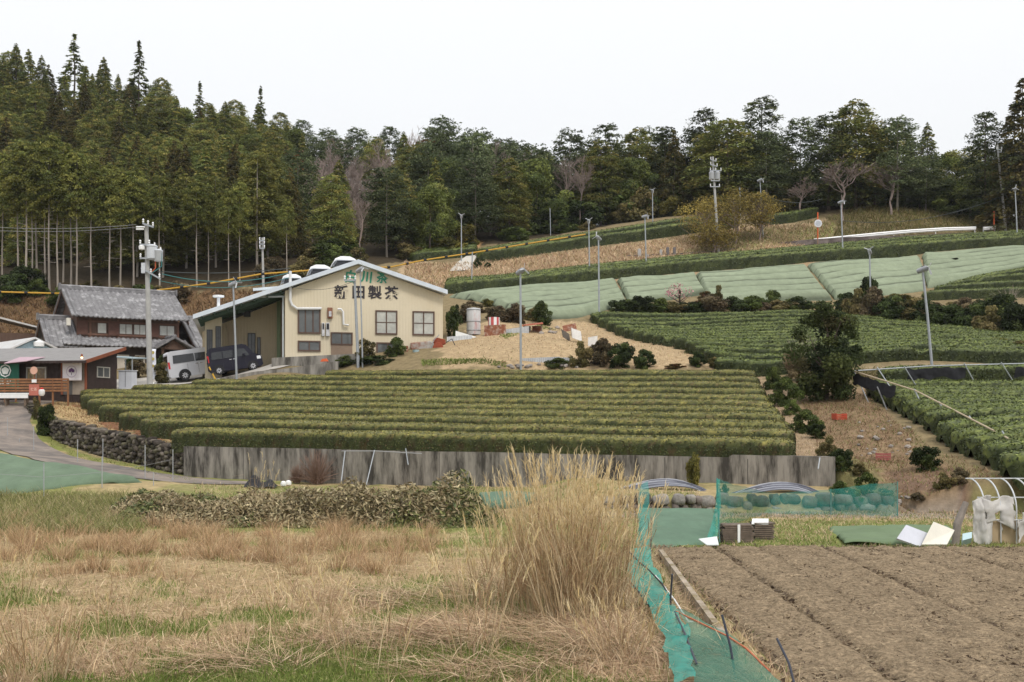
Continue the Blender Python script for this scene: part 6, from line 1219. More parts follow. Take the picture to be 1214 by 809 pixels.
# the pampas clump
pg_ = thing('pampas_grass', 'tall dry golden pampas grass clump in the middle of the meadow', 'pampas grass', (.72, 15.9, 0))
def culms(cx, cy, n, rad, h0, h1, out, seed, lw=1.):
    a = rng.uniform(0,6.28,n); r_ = rad*np.sqrt(rng.random(n)); b = np.stack([cx+r_*np.cos(a), cy+r_*np.sin(a)*.8, 0*a], 1); b[:,2] = 0
    hh = rng.uniform(h0, h1, n); hh = np.where(rng.random(n) < .25, hh*.75, hh); le = np.abs(rng.normal(.03, .07, n))+out*(r_/rad)**1.3*rng.uniform(.3,1.1,n); aa = a+rng.normal(0,.5,n)
    s = blades(b, hh, le, aa, rng.uniform(.0,.16,n), rng.uniform(.007,.014,n)*lw, palette(n, [(.55,.43,.255),(.46,.335,.195),(.64,.53,.35),(.36,.25,.145)], [3,2,2,2], .12))
    d = np.stack([np.cos(aa)*np.sin(le+.1), np.sin(aa)*np.sin(le+.1), np.cos(le+.1)], 1); tip = (s[0].reshape(n,6,3)[:,4]+s[0].reshape(n,6,3)[:,5])/2
    m = 9; tt = np.repeat(tip, m, 0)-np.repeat(d, m, 0)*(rng.random((n*m,1))*.26)
    pa_ = np.repeat(aa, m)+rng.normal(0,.9,n*m); pl = blades(tt, rng.uniform(.08,.19,n*m), rng.uniform(.05,.42,n*m), pa_, rng.uniform(.2,.8,n*m), rng.uniform(.006,.012,n*m), palette(n*m, [(.68,.54,.30),(.58,.44,.22),(.76,.63,.40)], [3,2,2], .1))
    k = 3; f = rng.uniform(.1,.72,(n*k,1)); lb = np.repeat(b, k, 0)*(1-f)+np.repeat(tip, k, 0)*f
    lf = blades(lb, rng.uniform(.3,.8,n*k), rng.uniform(.15,.7,n*k), np.repeat(aa, k)+rng.normal(0,1.2,n*k), rng.uniform(.5,1.7,n*k), rng.uniform(.006,.012,n*k), palette(n*k, [(.45,.32,.18),(.37,.24,.14),(.52,.40,.24)], [3,3,2]))
    return s, pl, lf
CU = [culms(*a) for a in [(0.,0.,190,.52,1.9,2.5,.18,1),(.45,-.2,90,.4,1.7,2.4,.25,2),(-.35,.3,80,.45,1.6,2.3,.3,3),(-.95,.5,55,.5,1.0,1.6,.5,4),(.75,.3,70,.3,1.6,2.1,.25,5),(.1,-.6,60,.4,1.2,2.0,.6,6)]]
for nm_, i in (('stems',0),('plumes',1),('leaves',2)):
    V, Q, C = join([c[i] for c in CU]); o = link(nm_, npmesh(nm_, V, Q, blm, C), pg_); o['kind'] = 'stuff'
def reed(px, py, n, h0, h1, rad, out, label, name='dry_reed_clump', plume=True):
    g_ = G(px, py, 8); t = thing(name, label, 'dry reeds', g_); s, pl, lf = culms(0,0,n,rad,h0,h1,out,1,.85)
    for nm_, q in (('stems', s),('plumes', pl),('leaves', lf)):
        if nm_ == 'plumes' and not plume: continue
        o = link(nm_, npmesh(nm_, q[0], q[1], blm, q[2]), t); o['kind'] = 'stuff'
reed(50, 812, 60, .7, 1.15, .38, .5, 'clump of dry stems at the bottom left corner of the meadow', plume=False)
reed(306, 618, 14, 1.2, 1.9, .25, .12, 'thin upright dry reeds before the shrubby bank left of the middle'); reed(365, 760, 16, .7, 1.2, .4, .5, 'dry reed clump left of the centre foreground')
reed(440, 800, 14, .8, 1.5, .5, .7, 'leaning dry stems in the middle of the bottom edge'); reed(562, 790, 16, 1.2, 1.9, .3, .4, 'sparse tall reeds left of the big pampas clump near the bottom'); reed(735, 790, 30, .6, 1.1, .22, .8, 'small dry tuft right of the pampas clump by the teal net')
reed(350, 672, 8, .7, 1.0, .4, .4, 'three or four pale plumes in the meadow below the shrubby bank'); reed(130, 760, 10, .8, 1.3, .4, .7, 'few leaning stalks in the left meadow'); reed(10, 715, 14, .7, 1.2, .3, .4, 'dry stalks at the left edge of the meadow'); reed(620, 700, 22, .9, 1.5, .5, .6, 'lower dry reeds at the left flank of the pampas clump'); reed(1003, 812, 1, .1, .12, .05, .1, '') if False else None
# shrubby bank of bamboo grass
X, Y = fan_sample(50000, 28.6, 34, 100, 590, 1.); pxx = CX+X/Y*F
ht = (.5+.7*fbm(X, Y, 91, 4, .7))*sstep(100, 190, pxx)*(1-sstep(560, 592, pxx))*sstep(28.5, 29.6, Y+.5*fbm(X, Y, 92, 3, .8))*(1-sstep(32.4, 34, Y))*(1.0+.4*sstep(300, 420, pxx)); ht = np.clip(ht*1.08, .03, 1.5)
b = on_ground(X, Y); b[:,2] += ht*rng.random(len(X))**.35; n = len(X); mixn = (fbm(X, Y, 93, 3, .5)+.25*(rng.random(n)-.5))[:,None]
col = np.where(mixn > .12, palette(n, [(.10,.115,.035),(.15,.15,.05),(.06,.075,.025)], [3,3,2]), palette(n, [(.28,.225,.125),(.20,.15,.08),(.36,.30,.175),(.15,.13,.06)], [3,3,2,2]))
V1 = cards(b, np.tile([0,-.3,.8],(n,1)), rng.uniform(.10,.22,n), .28, col, .8)
stuff('shrubby_bank', [V1], leafm, 'low tangled bank of olive and withered bamboo grass behind the meadow', 'undergrowth')
X, Y = fan_sample(22000, 27, 37, -60, 170, 1.); pxx = CX+X/Y*F; n = len(X); b = on_ground(X, Y)
pa = [blades(b, rng.uniform(.15,.5,n), rng.uniform(.1,1.0,n), rng.uniform(0,6.28,n), rng.uniform(.2,.9,n), rng.uniform(.012,.025,n), palette(n, [(.21,.215,.075),(.30,.265,.12),(.40,.335,.19),(.15,.175,.055)], [3,3,2,2]))]
X, Y = fan_sample(26000, 24.2, 33.6, 740, 1260, 1.); k = ~inpoly(X, Y, gpoly([(752,604),(852,604),(850,648),(760,652)], 20)) & ~inpoly(X, Y, gpoly([(985,625),(1130,624),(1132,646),(992,648)], 20)); X, Y = X[k], Y[k]; n = len(X); isg = rng.random(n) < np.where(Y < 26, .75, .45)
pa.append(blades(on_ground(X, Y), rng.uniform(.05,.16,n), rng.uniform(.1,1.1,n), rng.uniform(0,6.28,n), rng.uniform(.1,.8,n), rng.uniform(.010,.02,n), np.where(isg[:,None], palette(n, GREEN, [3,3,2]), palette(n, STRAW, [3,3,2,1]))))
X, Y = fan_sample(16000, 30, 42, 230, 830, 1.); n = len(X); k = Y < Yb(X)-.6; X, Y = X[k], Y[k]; n = len(X); isg = rng.random(n) < .5
pa.append(blades(on_ground(X, Y), rng.uniform(.06,.22,n), rng.uniform(.1,1.1,n), rng.uniform(0,6.28,n), rng.uniform(.1,.8,n), rng.uniform(.012,.024,n), np.where(isg[:,None], palette(n, GREEN, [3,3,2]), palette(n, STRAW, [3,3,2,1]))))
X = rng.uniform(2.6, 3.2, 2600); Y = rng.uniform(11, 24.5, 2600); n = 2600; pa.append(blades(on_ground(X, Y), rng.uniform(.08,.3,n), rng.uniform(.3,1.5,n), rng.uniform(0,6.28,n), rng.uniform(0,.6,n), rng.uniform(.006,.012,n), palette(n, STRAW+GREEN[:1], [3,3,2,2,1.5])))
stuff('verge_grass', pa, blm, 'short green and straw grass on the verges round the ploughed soil and the tarps', 'grass')
# straw and clods on the soil
X = rng.uniform(3.1, 14, 30000); Y = 9.8+14.6*rng.random(30000)**1.15; k = (CX+X/Y*F) < 1260; X, Y = X[k], Y[k]; n = len(X)
pa = [blades(np.stack([X, Y, h_low(X, Y)+.055+.03*rng.random(n)], 1), rng.uniform(.04,.16,n), rng.uniform(1.3,1.65,n), rng.uniform(0,6.28,n), rng.uniform(-.2,.2,n), rng.uniform(.006,.014,n), palette(n, [(.38,.31,.205),(.29,.225,.15),(.21,.155,.105),(.14,.10,.07)], [2.5,3,2,2]))]
c = np.stack([X, Y, h_low(X, Y)+.05], 1)[:22000]+rng.normal(0,.2,(min(n,22000),3))*[1,1,.0]; m = len(c); pa.append(cards(c, np.tile([0,0,1.],(m,1)), rng.uniform(.03,.10,m), .7, palette(m, [(.17,.125,.085),(.10,.07,.05),(.28,.215,.14)], [3,2,2]), .9))
stuff('straw_litter', pa, blm, 'chopped straw and crumbs strewn on the ploughed soil', 'straw')
# grasses of the slopes
def slope(pix, n, L0, L1, w0, w1, cols, wts, ylo, yhi, ln=1.2):
    poly = gpoly(pix, ylo, yhi); a = np.array(poly); X = rng.uniform(a[:,0].min(), a[:,0].max(), n*4); Y = rng.uniform(a[:,1].min(), a[:,1].max(), n*4); k = inpoly(X, Y, poly); X, Y = X[k][:n], Y[k][:n]; m = len(X)
    c = palette(m, cols, wts)*(1+.35*fbm(X, Y, 99, 3, .25))[:,None]; return blades(on_ground(X, Y), rng.uniform(L0,L1,m), rng.uniform(.2,ln,m), rng.uniform(0,6.28,m), rng.uniform(.2,.9,m), rng.uniform(w0,w1,m), c)
pa = [slope([(480,336),(560,342),(700,331),(800,311),(900,300),(985,292),(985,264),(905,268),(870,274),(800,283),(700,296),(560,313),(480,312)], 26000, .25,.65,.04,.09, STRAW+[(.24,.23,.09),(.40,.25,.17)], [4,3,3,1,1.5,2], 100, 136),
      slope([(-60,398),(-60,352),(200,350),(340,342),(330,372),(235,392)], 9000, .3,.8,.04,.09, [(.20,.12,.065),(.28,.18,.10),(.15,.12,.05),(.13,.08,.05)], [3,2,2,2], 84, 110),
      slope([(800,304),(990,293),(1180,277),(1214,270),(1090,245),(980,258),(870,275)], 9000, .2,.6,.04,.08, [(.20,.20,.07),(.30,.25,.12),(.14,.16,.05)], [3,3,2], 112, 136),
      slope([(985,288),(1175,272),(1160,252),(1000,252)], 4500, .4,1.0,.05,.10, [(.17,.155,.06),(.25,.19,.09),(.13,.13,.045)], [3,3,2], 116, 136)]
stuff('slope_grass', pa, blm, 'tawny dry grass on the upper slopes under the forest', 'grass')
pa = [slope([(520,438),(850,440),(790,405),(715,383),(660,381),(560,388)], 9000, .06,.22,.02,.04, STRAW+GREEN[:1], [4,3,3,1,.7], 60, 92, 1.5),
      slope([(950,475),(1026,466),(1060,500),(1120,540),(1190,578),(1214,600),(1214,612),(1000,608),(965,520)], 15000, .05,.25,.015,.03, [(.25,.16,.095),(.20,.12,.075),(.15,.17,.05),(.31,.22,.13)], [3,3,3,2], 33, 60, 1.4),
      slope([(925,545),(985,545),(960,500),(935,470),(905,445),(893,443),(918,500)], 2500, .05,.2,.015,.03, [(.32,.23,.14),(.40,.30,.18),(.16,.17,.055)], [3,3,1], 37, 66, 1.4),
      slope([(45,480),(110,472),(150,500),(215,523),(205,530),(100,508)], 5000, .05,.25,.02,.04, [(.40,.29,.16),(.24,.12,.06),(.30,.19,.08),(.17,.17,.05)], [3,3,2,1.2], 46, 68, 1.4),
      slope([(20,480),(38,488),(47,520),(85,541),(235,573),(230,561),(100,538),(62,513),(42,485)], 2500, .05,.2,.015,.03, GREEN+[(.30,.25,.10)], [3,3,2,2], 40, 66),
      slope([(1005,441),(1110,438),(1225,435),(1225,453),(1110,456),(1012,459)], 5000, .12,.45,.02,.04, [(.16,.155,.05),(.25,.20,.10),(.11,.12,.04),(.20,.14,.08)], [3,2,3,2], 48, 66), slope([(500,436),(600,437),(600,431),(500,428)], 1500, .08,.25,.03,.05, GREEN, [3,2,2], 62, 72), slope([(590,395),(660,392),(640,385),(600,402)], 1200, .08,.2,.03,.05, GREEN, [3,2,2], 66, 82)]
stuff('terrace_grass', pa, blm, 'sparse straw and weeds on the yard, gully and verges between the tea fields', 'grass')
# ---------------------------------------------------------------- nets, fence, stakes
tealnet = M('teal_net', (.04,.27,.23), .7, .25, 3, alpha=.42); tealnet2 = M('teal_net_dense', (.04,.30,.245), .7, .3, 5, alpha=.6)
darkpole = M('dark_stake', (.05,.055,.075), .5, .1, 4)
def netquad(name, rows_, parent, mat, wr=.04, nu=24, nv=30, seed=1):
    """rows_: list of (left point, right point) from one end to the other"""
    n = len(rows_); t = np.linspace(0, n-1, nv); A = np.array([tuple(r[0]) for r in rows_]); B = np.array([tuple(r[1]) for r in rows_]); ix = np.arange(n)
    a = np.stack([np.interp(t, ix, A[:,k]) for k in range(3)], 1); b = np.stack([np.interp(t, ix, B[:,k]) for k in range(3)], 1); u = np.linspace(0,1,nu)[None,:,None]
    V = a[:,None]*(1-u)+b[:,None]*u; f = fbm(V[...,0]*2+V[...,2], V[...,1]*1.5+V[...,2]*2, seed, 3, 1.2); V[...,1] += wr*f; V[...,2] += wr*fbm(V[...,0]*2, V[...,1]*2, seed+4, 3, 1.5); V[...,0] += wr*.7*fbm(V[...,1]*1.3, V[...,2]*3, seed+5, 3, 1.5)
    q = np.arange(nu*nv).reshape(nv, nu); Q = np.stack([q[:-1,:-1], q[:-1,1:], q[1:,1:], q[1:,:-1]], -1).reshape(-1,4); return link(name, npmesh(name, V.reshape(-1,3), Q, mat, smooth=True), parent)
nf = thing('net_fence', 'see-through teal net fence on thin posts in front of the boulder wall', 'net fence', (0,0,0))
netquad('net', [(P(853,641,25.3),P(850,569,25.3)),(P(866,622,29),P(885,578,29)),(P(905,611,32.8),P(918,586,32.8))], nf, tealnet, .05)
netquad('net', [(P(905,611,32.8),P(918,586,32.8)),(P(985,612,32.6),P(985,580,32.6)),(P(1064,613.5,32.3),P(1064,572,32.3))], nf, tealnet, .05, 16, 50)
netquad('gathered_net', [(P(849,568,25.28),P(853,568,25.28)),(P(848,600,25.25),P(854,600,25.25)),(P(843,625,25.2),P(852,625,25.2)),(P(836,645,25),P(850,647,25))], nf, tealnet2, .04, 10)
for p0, p1 in [((853,646,25.3),(850,567,25.3)),((1064,616,32.3),(1064,571,32.3)),((985,615,32.6),(985,580,32.6))]: MB().tube([P(*p0),P(*p1)], .018, 6).build('post', M('net_post', (.10,.22,.20), .5, .1, 3), nf)
ln = thing('fallen_net', 'crumpled teal net trailing over the dry grass along the edge of the soil', 'net', (0,0,0)); gz = lambda px, py, dz: G(px, py, 8)+Vector((0,0,dz))
netquad('net', [(P(756,578,26.5),P(769,572,26.5)),(P(757,615,25.8),P(770,612,25.8)),(P(754,648,23.6),P(770,645,23.6))], ln, tealnet, .06, 12, 24)
netquad('net', [(P(754,648,23.6),P(770,645,23.6)),(gz(744,690,.25),gz(772,682,.3)),(gz(748,708,.22),gz(790,716,.25)),(gz(768,738,.3),gz(803,748,.3)),(gz(786,775,.25),gz(815,768,.3)),(gz(796,830,.2),gz(822,835,.25))], ln, tealnet2, .10, 24, 60)
netquad('net', [(gz(803,748,.3),gz(812,752,.32)),(gz(815,768,.3),gz(862,770,.22)),(gz(822,835,.2),gz(935,835,.15))], ln, M('dull_teal_net', (.05,.17,.12), .8, .2, 3, alpha=.62), .05, 20, 30)
def stake(px0, py0, px1, py1, dY, label, bend=0., r=.014, mat=darkpole):
    b = G(px1, py1, 8); Y = b.y+dY; t = P(px0, py0, Y); m = (b+t)/2+Vector((bend,0,0)); o = MB().tube([Vector((0,0,-.1)), m-b, t-b], r, 8).build('garden_stake', mat, None, b, smooth=True); tag(o, label, 'stake')
stake(797,681,796,742,-.3,'dark slightly bent stake standing beside the plank at the soil edge',-.02); stake(856,729,874,806,.1,'dark stake leaning left over the teal net',.01); stake(921,757,946,818,.3,'dark leaning stake alone in the ploughed soil at the bottom edge',.02); stake(772,613,771,655,.2,'thin dark stake holding the upper teal net',.01,.012)
stake(877,806,876,830,0,'') if False else None
def gcable(name, pix, dz, r, mat, label, cat):
    p = [G(a, b, 8)+Vector((0,0,d)) for (a, b), d in zip(pix, dz)]; o = MB().tube([q-p[0] for q in p], r, 6).build(name, mat, None, p[0], smooth=True); tag(o, label, cat)
gcable('orange_rope', [(802,752),(832,766),(862,778),(885,792),(912,812)], [.3,.28,.25,.22,.15], .012, M('orange_rope_fibre', (.45,.14,.07), .8, .2, 6), 'orange rope stretched along the top of the fallen teal net', 'rope')
gcable('black_rope', [(746,674),(757,686),(768,698),(785,715),(796,728)], [.32,.3,.33,.3,.2], .013, blackm, 'black rope lying across the upper fallen teal net', 'rope'); gcable('black_rope', [(743,706),(757,722),(770,742)], [.28,.26,.26], .013, blackm, 'short black rope at the left edge of the fallen teal net', 'rope')
gcable('black_rope', [(800,752),(812,782),(826,815)], [.3,.3,.25], .012, darkpole, 'dark cord running down the fallen teal net to the bottom edge', 'rope'); gcable('white_rod', [(777,704),(800,728),(816,745),(822,744)], [.3,.2,.08,.08], .012, white_p, 'thin white rod with a hooked end lying by the teal net', 'rod')
a, b = G(781,661,8), G(866,784,8); o = MB().hexa([Vector((0,0,-.02)),b-a+Vector((0,0,-.02)),b-a+Vector((.09,0,-.02)),Vector((.09,0,-.02))],[Vector((0,0,.16)),b-a+Vector((0,0,.16)),b-a+Vector((.09,0,.16)),Vector((.09,0,.16))]).build('edging_plank', M('grey_plank', (.36,.30,.24), .9, .25, 4, .4, 12, col2=(.19,.15,.08), c2scale=3), None, a); tag(o, 'long weathered plank on edge along the left side of the ploughed soil', 'plank')
# ---------------------------------------------------------------- bent pipes against the wall
def pipes(x0, xm, x1, yb0, ym, yb1, Y, n, lab, grp, seed):
    R_ = random.Random(seed)
    for i in range(n):
        j = i/n; dy = R_.uniform(-2, 2); a, m1, m2, c = P(x0+R_.uniform(-6,8), yb0+dy+j*6, Y-.8+j*.5), P(xm-28+R_.uniform(-4,4), ym+3+j*9, Y-.1-j*.5), P(xm+18+R_.uniform(-4,4), ym+1+j*9, Y-.05-j*.5), P(x1+R_.uniform(-16,4), yb1+R_.uniform(-3,2), Y-.3-j*.9)
        pts = []
        for t in np.linspace(0, 1, 14):                                  # smooth cubic through the crown of the bow
            b0, b1, b2, b3 = (1-t)**3, 3*t*(1-t)**2, 3*t*t*(1-t), t**3; k1 = m1*1.33-a*.25-c*.08; k2 = m2*1.33-c*.25-a*.08; pts.append(a*b0+k1*b1+k2*b2+c*b3)
        o = MB().tube([p-a for p in pts], .022, 7).build('bent_pipe', M('pipe_steel', (.115,.12,.15), .5, .2, 4, spec=.35) if i % 4 else M('pale_pipe_steel', (.34,.35,.38), .5, .15, 4), None, a, smooth=True); tag(o, lab, 'pipe', grp)
pipes(700,792,848,592,566,590,37.6,14,'bent greenhouse pipe in the pile beside the pampas grass, against the concrete wall','left pile of bent pipes',1)
pipes(846,936,994,592,570,604,36.6,14,'bent greenhouse pipe in the pile behind the teal net, against the concrete wall','right pile of bent pipes',2)
# ---------------------------------------------------------------- planks, sheets
def plank_bundle(x0, x1, top, base, Y, depth, label, strap=True):
    s = Y/F; g_ = P((x0+x1)/2, base, Y); g_.z = Hs(g_.x, g_.y); hw = (x1-x0)/2*s; h = (base-top)*s; t = thing('plank_bundle', label, 'plank bundle', g_, rnd.uniform(-.05,.05)); R_ = random.Random(int(x0)); nl = 9; b = MB()
    for i in range(nl):
        for k in range(3):
            z = h*i/nl; o_ = R_.uniform(-.04,.04); b.box(-hw+o_,hw+R_.uniform(-.04,.04),depth*k/3,depth*(k+1)/3-.01,z,z+h/nl-.012)
    b.build('planks', M('grey_brown_planks', (.15,.115,.09), .9, .45, 5, .3, 10), t)
    if strap: MB().box(-.03,.03,-.01,-.001,0,h).build('strap', white_p, t)
plank_bundle(858,894,625,647,25.3,.5,'stack of weathered planks with a white strap by the soil edge'); plank_bundle(894,918,624,645,25.9,.5,'smaller stack of weathered planks right of the strapped one', False)
def slab_quad(name, pts, th, mat, label, cat):
    p = [P(*q) for q in pts]; n_ = (p[1]-p[0]).cross(p[2]-p[0]).normalized()*th; o = p[0]; return tag(MB().hexa([q-o for q in p], [q-o+n_ for q in p]).build(name, mat, None, o), label, cat)
slab_quad('white_sheet', [(891,622,25.9),(911,622,25.9),(911,616,26.3),(892,616,26.3)], .02, white_p, 'small white sheet lying on top of the plank stacks', 'sheet')
slab_quad('white_sheet', [(838,647,24.3),(852,647,24.3),(850,637,24.9),(828,640,24.9)], .02, M('dirty_white', (.62,.65,.64), .6, .12, 3), 'white sheet on the green tarp at the foot of the tall net post', 'sheet')
slab_quad('insulation_board', [(1062,640,24.6),(1090,650,24.6),(1099,634,25.0),(1073,624,25.0)], .05, M('pale_grey_board', (.50,.51,.56), .6, .08, 3), 'pale grey board lying tilted on the olive tarp', 'board')
slab_quad('insulation_board', [(1092,648,24.5),(1122,648,24.5),(1131,631,24.9),(1106,621,24.9)], .06, M('cream_board', (.63,.60,.52), .6, .08, 3), 'cream board leaning beside the grey one next to the torn greenhouse', 'board')
slab_quad('blue_crate_lid', [(1140,647,24.6),(1151,644,24.6),(1151,637,24.7),(1140,639,24.7)], .2, M('pale_blue_plastic'), 'small pale blue box beside the torn greenhouse', 'box')
# ---------------------------------------------------------------- torn greenhouse
gh = thing('torn_greenhouse', 'small hoop greenhouse with torn white plastic at the right edge', 'greenhouse', (0,0,0)); gx0 = (1168-CX)/F*25.2
for i in range(5):
    x = gx0+i*.36; pts = [(x,25.2,-.1),(x,25.2,.75)]+[(x,25.2+.85*(1-math.cos(a)),.75+.70*math.sin(a)) for a in np.linspace(.15,math.pi/2,9)]
    MB().tube(pts, .018, 8).build('hoop', M('hoop_steel', (.55,.56,.57), .4, .1, 4, metal=.3), gh, smooth=True)
b = MB(); b.tube([(gx0-.1,26.05,1.45),(gx0+3,26.05,1.45)], .014, 6); b.build('ridge_pipe', M('hoop_steel'), gh); MB().tube([(gx0-.1,25.4,1.05),(gx0+3,25.4,1.05)], .014, 6).build('side_pipe', M('hoop_steel'), gh); MB().tube([(gx0-.1,25.18,.55),(gx0+3,25.18,.55)], .014, 6).build('side_pipe', M('hoop_steel'), gh)
MB().box(gx0+.15,gx0+3,25.24,25.28,-.05,.52).build('base_panel', M('tan_panel', (.40,.30,.185), .7, .1, 2, ridge=('X',3,.3)), gh)
tsm = M('torn_white_plastic', (.62,.60,.57), .5, .15, 3, trans=.3)
def torn(name, x0, x1, z0f, z1f, y, seed, nu=44, nv=26, hole=.35):
    u = np.linspace(x0, x1, nu)[None]; v = np.linspace(0,1,nv)[:,None]; z0 = np.array([z0f(a) for a in u[0]])[None]; z1 = np.array([z1f(a) for a in u[0]])[None]
    Z = z0*(1-v)+z1*v; X = u+.04*fbm(u*3+0*v, Z*3, seed, 3, 1.)+0*v; Y = y+.22*np.clip(Z-.8,0,2)*1.2+.15*fbm(u*7+0*v, Z*2.2, seed+1, 4, 1.)
    V = np.stack([X,Y,Z+.05*fbm(u*6+0*v, Z*2, seed+2, 3, 1.)],-1); q = np.arange(nu*nv).reshape(nv,nu); Q = np.stack([q[:-1,:-1],q[:-1,1:],q[1:,1:],q[1:,:-1]],-1).reshape(-1,4)
    hf = fbm(X[:-1,:-1]*3.5, Z[:-1,:-1]*1.3, seed+3, 3, 1.).ravel(); o = link(name, npmesh(name, V.reshape(-1,3), Q[hf < hole], tsm, smooth=True), gh); s = o.modifiers.new('t','SOLIDIFY'); s.thickness = .008
torn('torn_plastic', gx0-.1, gx0+2.6, lambda x: .50+.12*math.sin((x-gx0)*5)-.2*math.exp(-((x-gx0-.55)/.3)**2), lambda x: 1.05+.06*math.sin(x*9), 25.12, 3, hole=.02)
torn('torn_plastic', gx0-.2, gx0+1.6, lambda x: .28+.25*math.sin((x-gx0)*6+1), lambda x: .62+.1*math.sin(x*7), 25.05, 21, hole=.05)
torn('hanging_plastic', gx0-.32, gx0+.12, lambda x: -.02+.3*abs(x-gx0+.1), lambda x: 1.12-.35*abs(x-gx0-.1), 25.08, 8, 20, 34, .5); torn('hanging_plastic', gx0+1.12, gx0+1.26, lambda x: .02, lambda x: .7, 25.1, 12, 8, 24, .9)
rnd2 = random.Random(9)
o = thing('leaning_post', 'grey weathered stone post leaning beside the torn greenhouse', 'post', P(1132,645,25.2)); MB().tube([(0,0,-.1),(.08,.05,.45),(.3,.1,.95)], [.09,.10,.07], 8).build('post', M('grey_driftwood', (.22,.19,.165), .9, .3, 4), o)
# ---------------------------------------------------------------- pipe frame over the right field
pf = thing('pipe_trellis', 'slanting steel pipe frame with a rolled black net over the right tea field', 'frame', (0,0,0))
fr_t = P(1012,440,51.5)
MB().tube([fr_t, P(1104,434,52.5), P(1260,430,54)], .03, 8).build('top_pipe', steel, pf); tanp = M('tan_bamboo', (.45,.36,.25), .7, .15, 4)
MB().tube([fr_t, P(1085,463,46), P(1140,491,41), P(1188,516,36.5), P(1260,557,32)], .032, 8).build('tan_rail', tanp, pf)
for a, b in [((1012,440,51.5),(1032,470,51)),((1040,437,51.8),(1083,488,47)),((1072,436,52),(1094,458,52)),((1143,432,52.8),(1163,455,52.8)),((1187,431,53.2),(1207,449,53.2)),((1040,460,48.6),(1054,479,48.6)),((1084,463,46),(1109,500,45)),((1113,478,43.5),(1144,512,42.5)),((1149,495,40.2),(1183,531,39)),((1188,513,36.5),(1222,556,35.5))]: MB().tube([P(*a)+Vector((0,0,.05)), P(*b)+Vector((0,0,-.5))], .028, 8).build('slanting_post', steel, pf)
bn_ = M('black_net', (.018,.018,.022), .9, .3, 5)
def roll(pts, r, seed):
    A = [pts[0].lerp(pts[-1], t) for t in np.linspace(0,1,6)]; dr_ = [.5,.42,.5,.38,.55,.4]
    return netquad('black_net', [(a+Vector((0,0,-.06)), a+Vector((0,.1,-d-.1))) for a, d in zip(A, dr_)], pf, bn_, .10, 10, 40, seed)
def roll_(pts, r, seed): 
    R_ = random.Random(seed); q = [pts[0].lerp(pts[-1], t)+Vector((0,0,-.25-.1*R_.random()-.25*math.sin(math.pi*t))) for t in np.linspace(0,1,14)]; MB().tube(q, [r*R_.uniform(.7,1.25) for _ in q], 9).build('black_net_roll', bn_, pf, smooth=True)
roll([P(1076,436,52), P(1146,434,52.7)], .22, 1); roll([P(1012,441,51.4), P(1062,457,47.5)], .22, 2); roll([P(1204,434,53), P(1260,432,54)], .2, 3)
# ---------------------------------------------------------------- small things along the concrete wall and the left road
g_ = P(310,571,41.5); g_.z = Hs(g_.x, g_.y); X = np.linspace(-.6,.6,34)[None]; Y = np.linspace(-.4,.4,20)[:,None]; Z = .38*np.exp(-((X+.3)/.28)**2)*np.exp(-(Y/.25)**2)+.22*np.exp(-((X-.35)/.2)**2)*np.exp(-(Y/.25)**2)+.10*np.exp(-(X/.5)**4)*np.exp(-(Y/.3)**2)+.05*fbm(X*3+0*Y, Y*3+0*X, 4, 4, 1.4)
q = np.arange(34*20).reshape(20,34); Q = np.stack([q[:-1,:-1],q[:-1,1:],q[1:,1:],q[1:,:-1]],-1).reshape(-1,4); o = link('black_sheet', npmesh('black_sheet', np.stack([X+0*Y,Y+0*X,Z],-1).reshape(-1,3), Q, blackm, smooth=True), None, g_); tag(o, 'crumpled black plastic sheet at the foot of the concrete wall', 'sheet')
for px, py, lb in [(336,577,'white round pot at the foot of the bank, left one'),(342,576,'white round pot at the foot of the bank, right one')]:
    o = MB().lathe([(.05,0),(.10,.03),(.12,.1),(.09,.18),(.03,.21)], 12).build('white_pot', white_p, None, G(px, py, 28), smooth=True); tag(o, lb, 'pot')
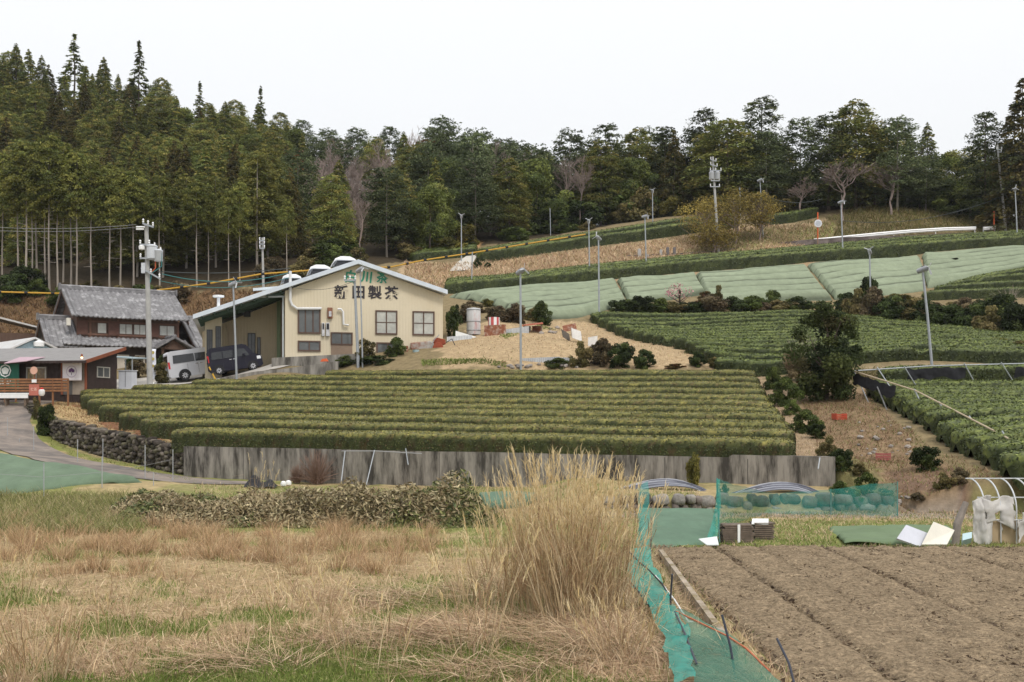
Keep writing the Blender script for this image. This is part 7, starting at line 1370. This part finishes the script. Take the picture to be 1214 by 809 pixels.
for px0, py0, px1, py1, Y, lb in [(409,535,404,570,43.3,'thin steel prop leaning on the concrete wall right of the bare bush'),(444,534,434,570,42.8,'second thin steel prop leaning on the concrete wall, further right'),(481,532,484,545,43,'short bent wire stay at the top of the concrete wall'),(972,543,970,549,37,'short pale stub pipe at the end of the concrete wall')]:
    b = P(px1,py1,Y-1.); o = MB().tube([(0,0,-.2), P(px0,py0,Y)-b], .022, 6).build('steel_prop', steel, None, b); tag(o, lb, 'prop')
cable('wall_wire', [P(405,535,43.4),P(445,535,43),P(500,538,42.2)], .018, M('grey_wire'), 'grey wire along the top of the concrete wall right of the bare bush')
for px, t, b, Y in [(9,495,529,55),(23,520,533,54),(52,549,592,36.5),(92,521,541,47),(121,541,584,38.5),(122,520,542,47.5),(172,528,571,42.5),(205,533,570,42.2),(40,505,530,52),(182,560,578,40)]:
    g_ = P(px,b,Y); g_.z = Hs(g_.x,g_.y); o = MB().tube([(0,0,-.2),(0,0,CZ-(t-HY)/F*Y-g_.z)], .016, 6).build('wire_post', M('grey_post', (.34,.35,.36), .5, .1, 4), None, g_); tag(o, 'thin grey wire-fence post along the tarp bed and the curving road', 'fence post', 'thin wire-fence posts by the curving road')
cable('fence_wire', [P(-30,560,37),P(52,566,36.6),P(121,560,38.6),P(172,552,42.5),P(205,545,42.2)], .006, M('grey_wire'), 'thin wire linking the fence posts above the pale green tarp')
# ---------------------------------------------------------------- air
hm = bpy.data.materials.new('haze_air'); hm.use_nodes = True; ht_ = hm.node_tree; ht_.nodes.clear()
pv = ht_.nodes.new('ShaderNodeVolumePrincipled'); pv.inputs['Color'].default_value = (.93, .96, 1, 1); pv.inputs['Density'].default_value = .00011; pv.inputs['Anisotropy'].default_value = 0
ou = ht_.nodes.new('ShaderNodeOutputMaterial'); ht_.links.new(pv.outputs[0], ou.inputs['Volume'])
ho = MB().box(-430, 430, -8, 1120, float(ZZ.min())-1.5, max(float(ZZ.max())+2, 85)).build('haze', hm); ho['kind'] = 'stuff'
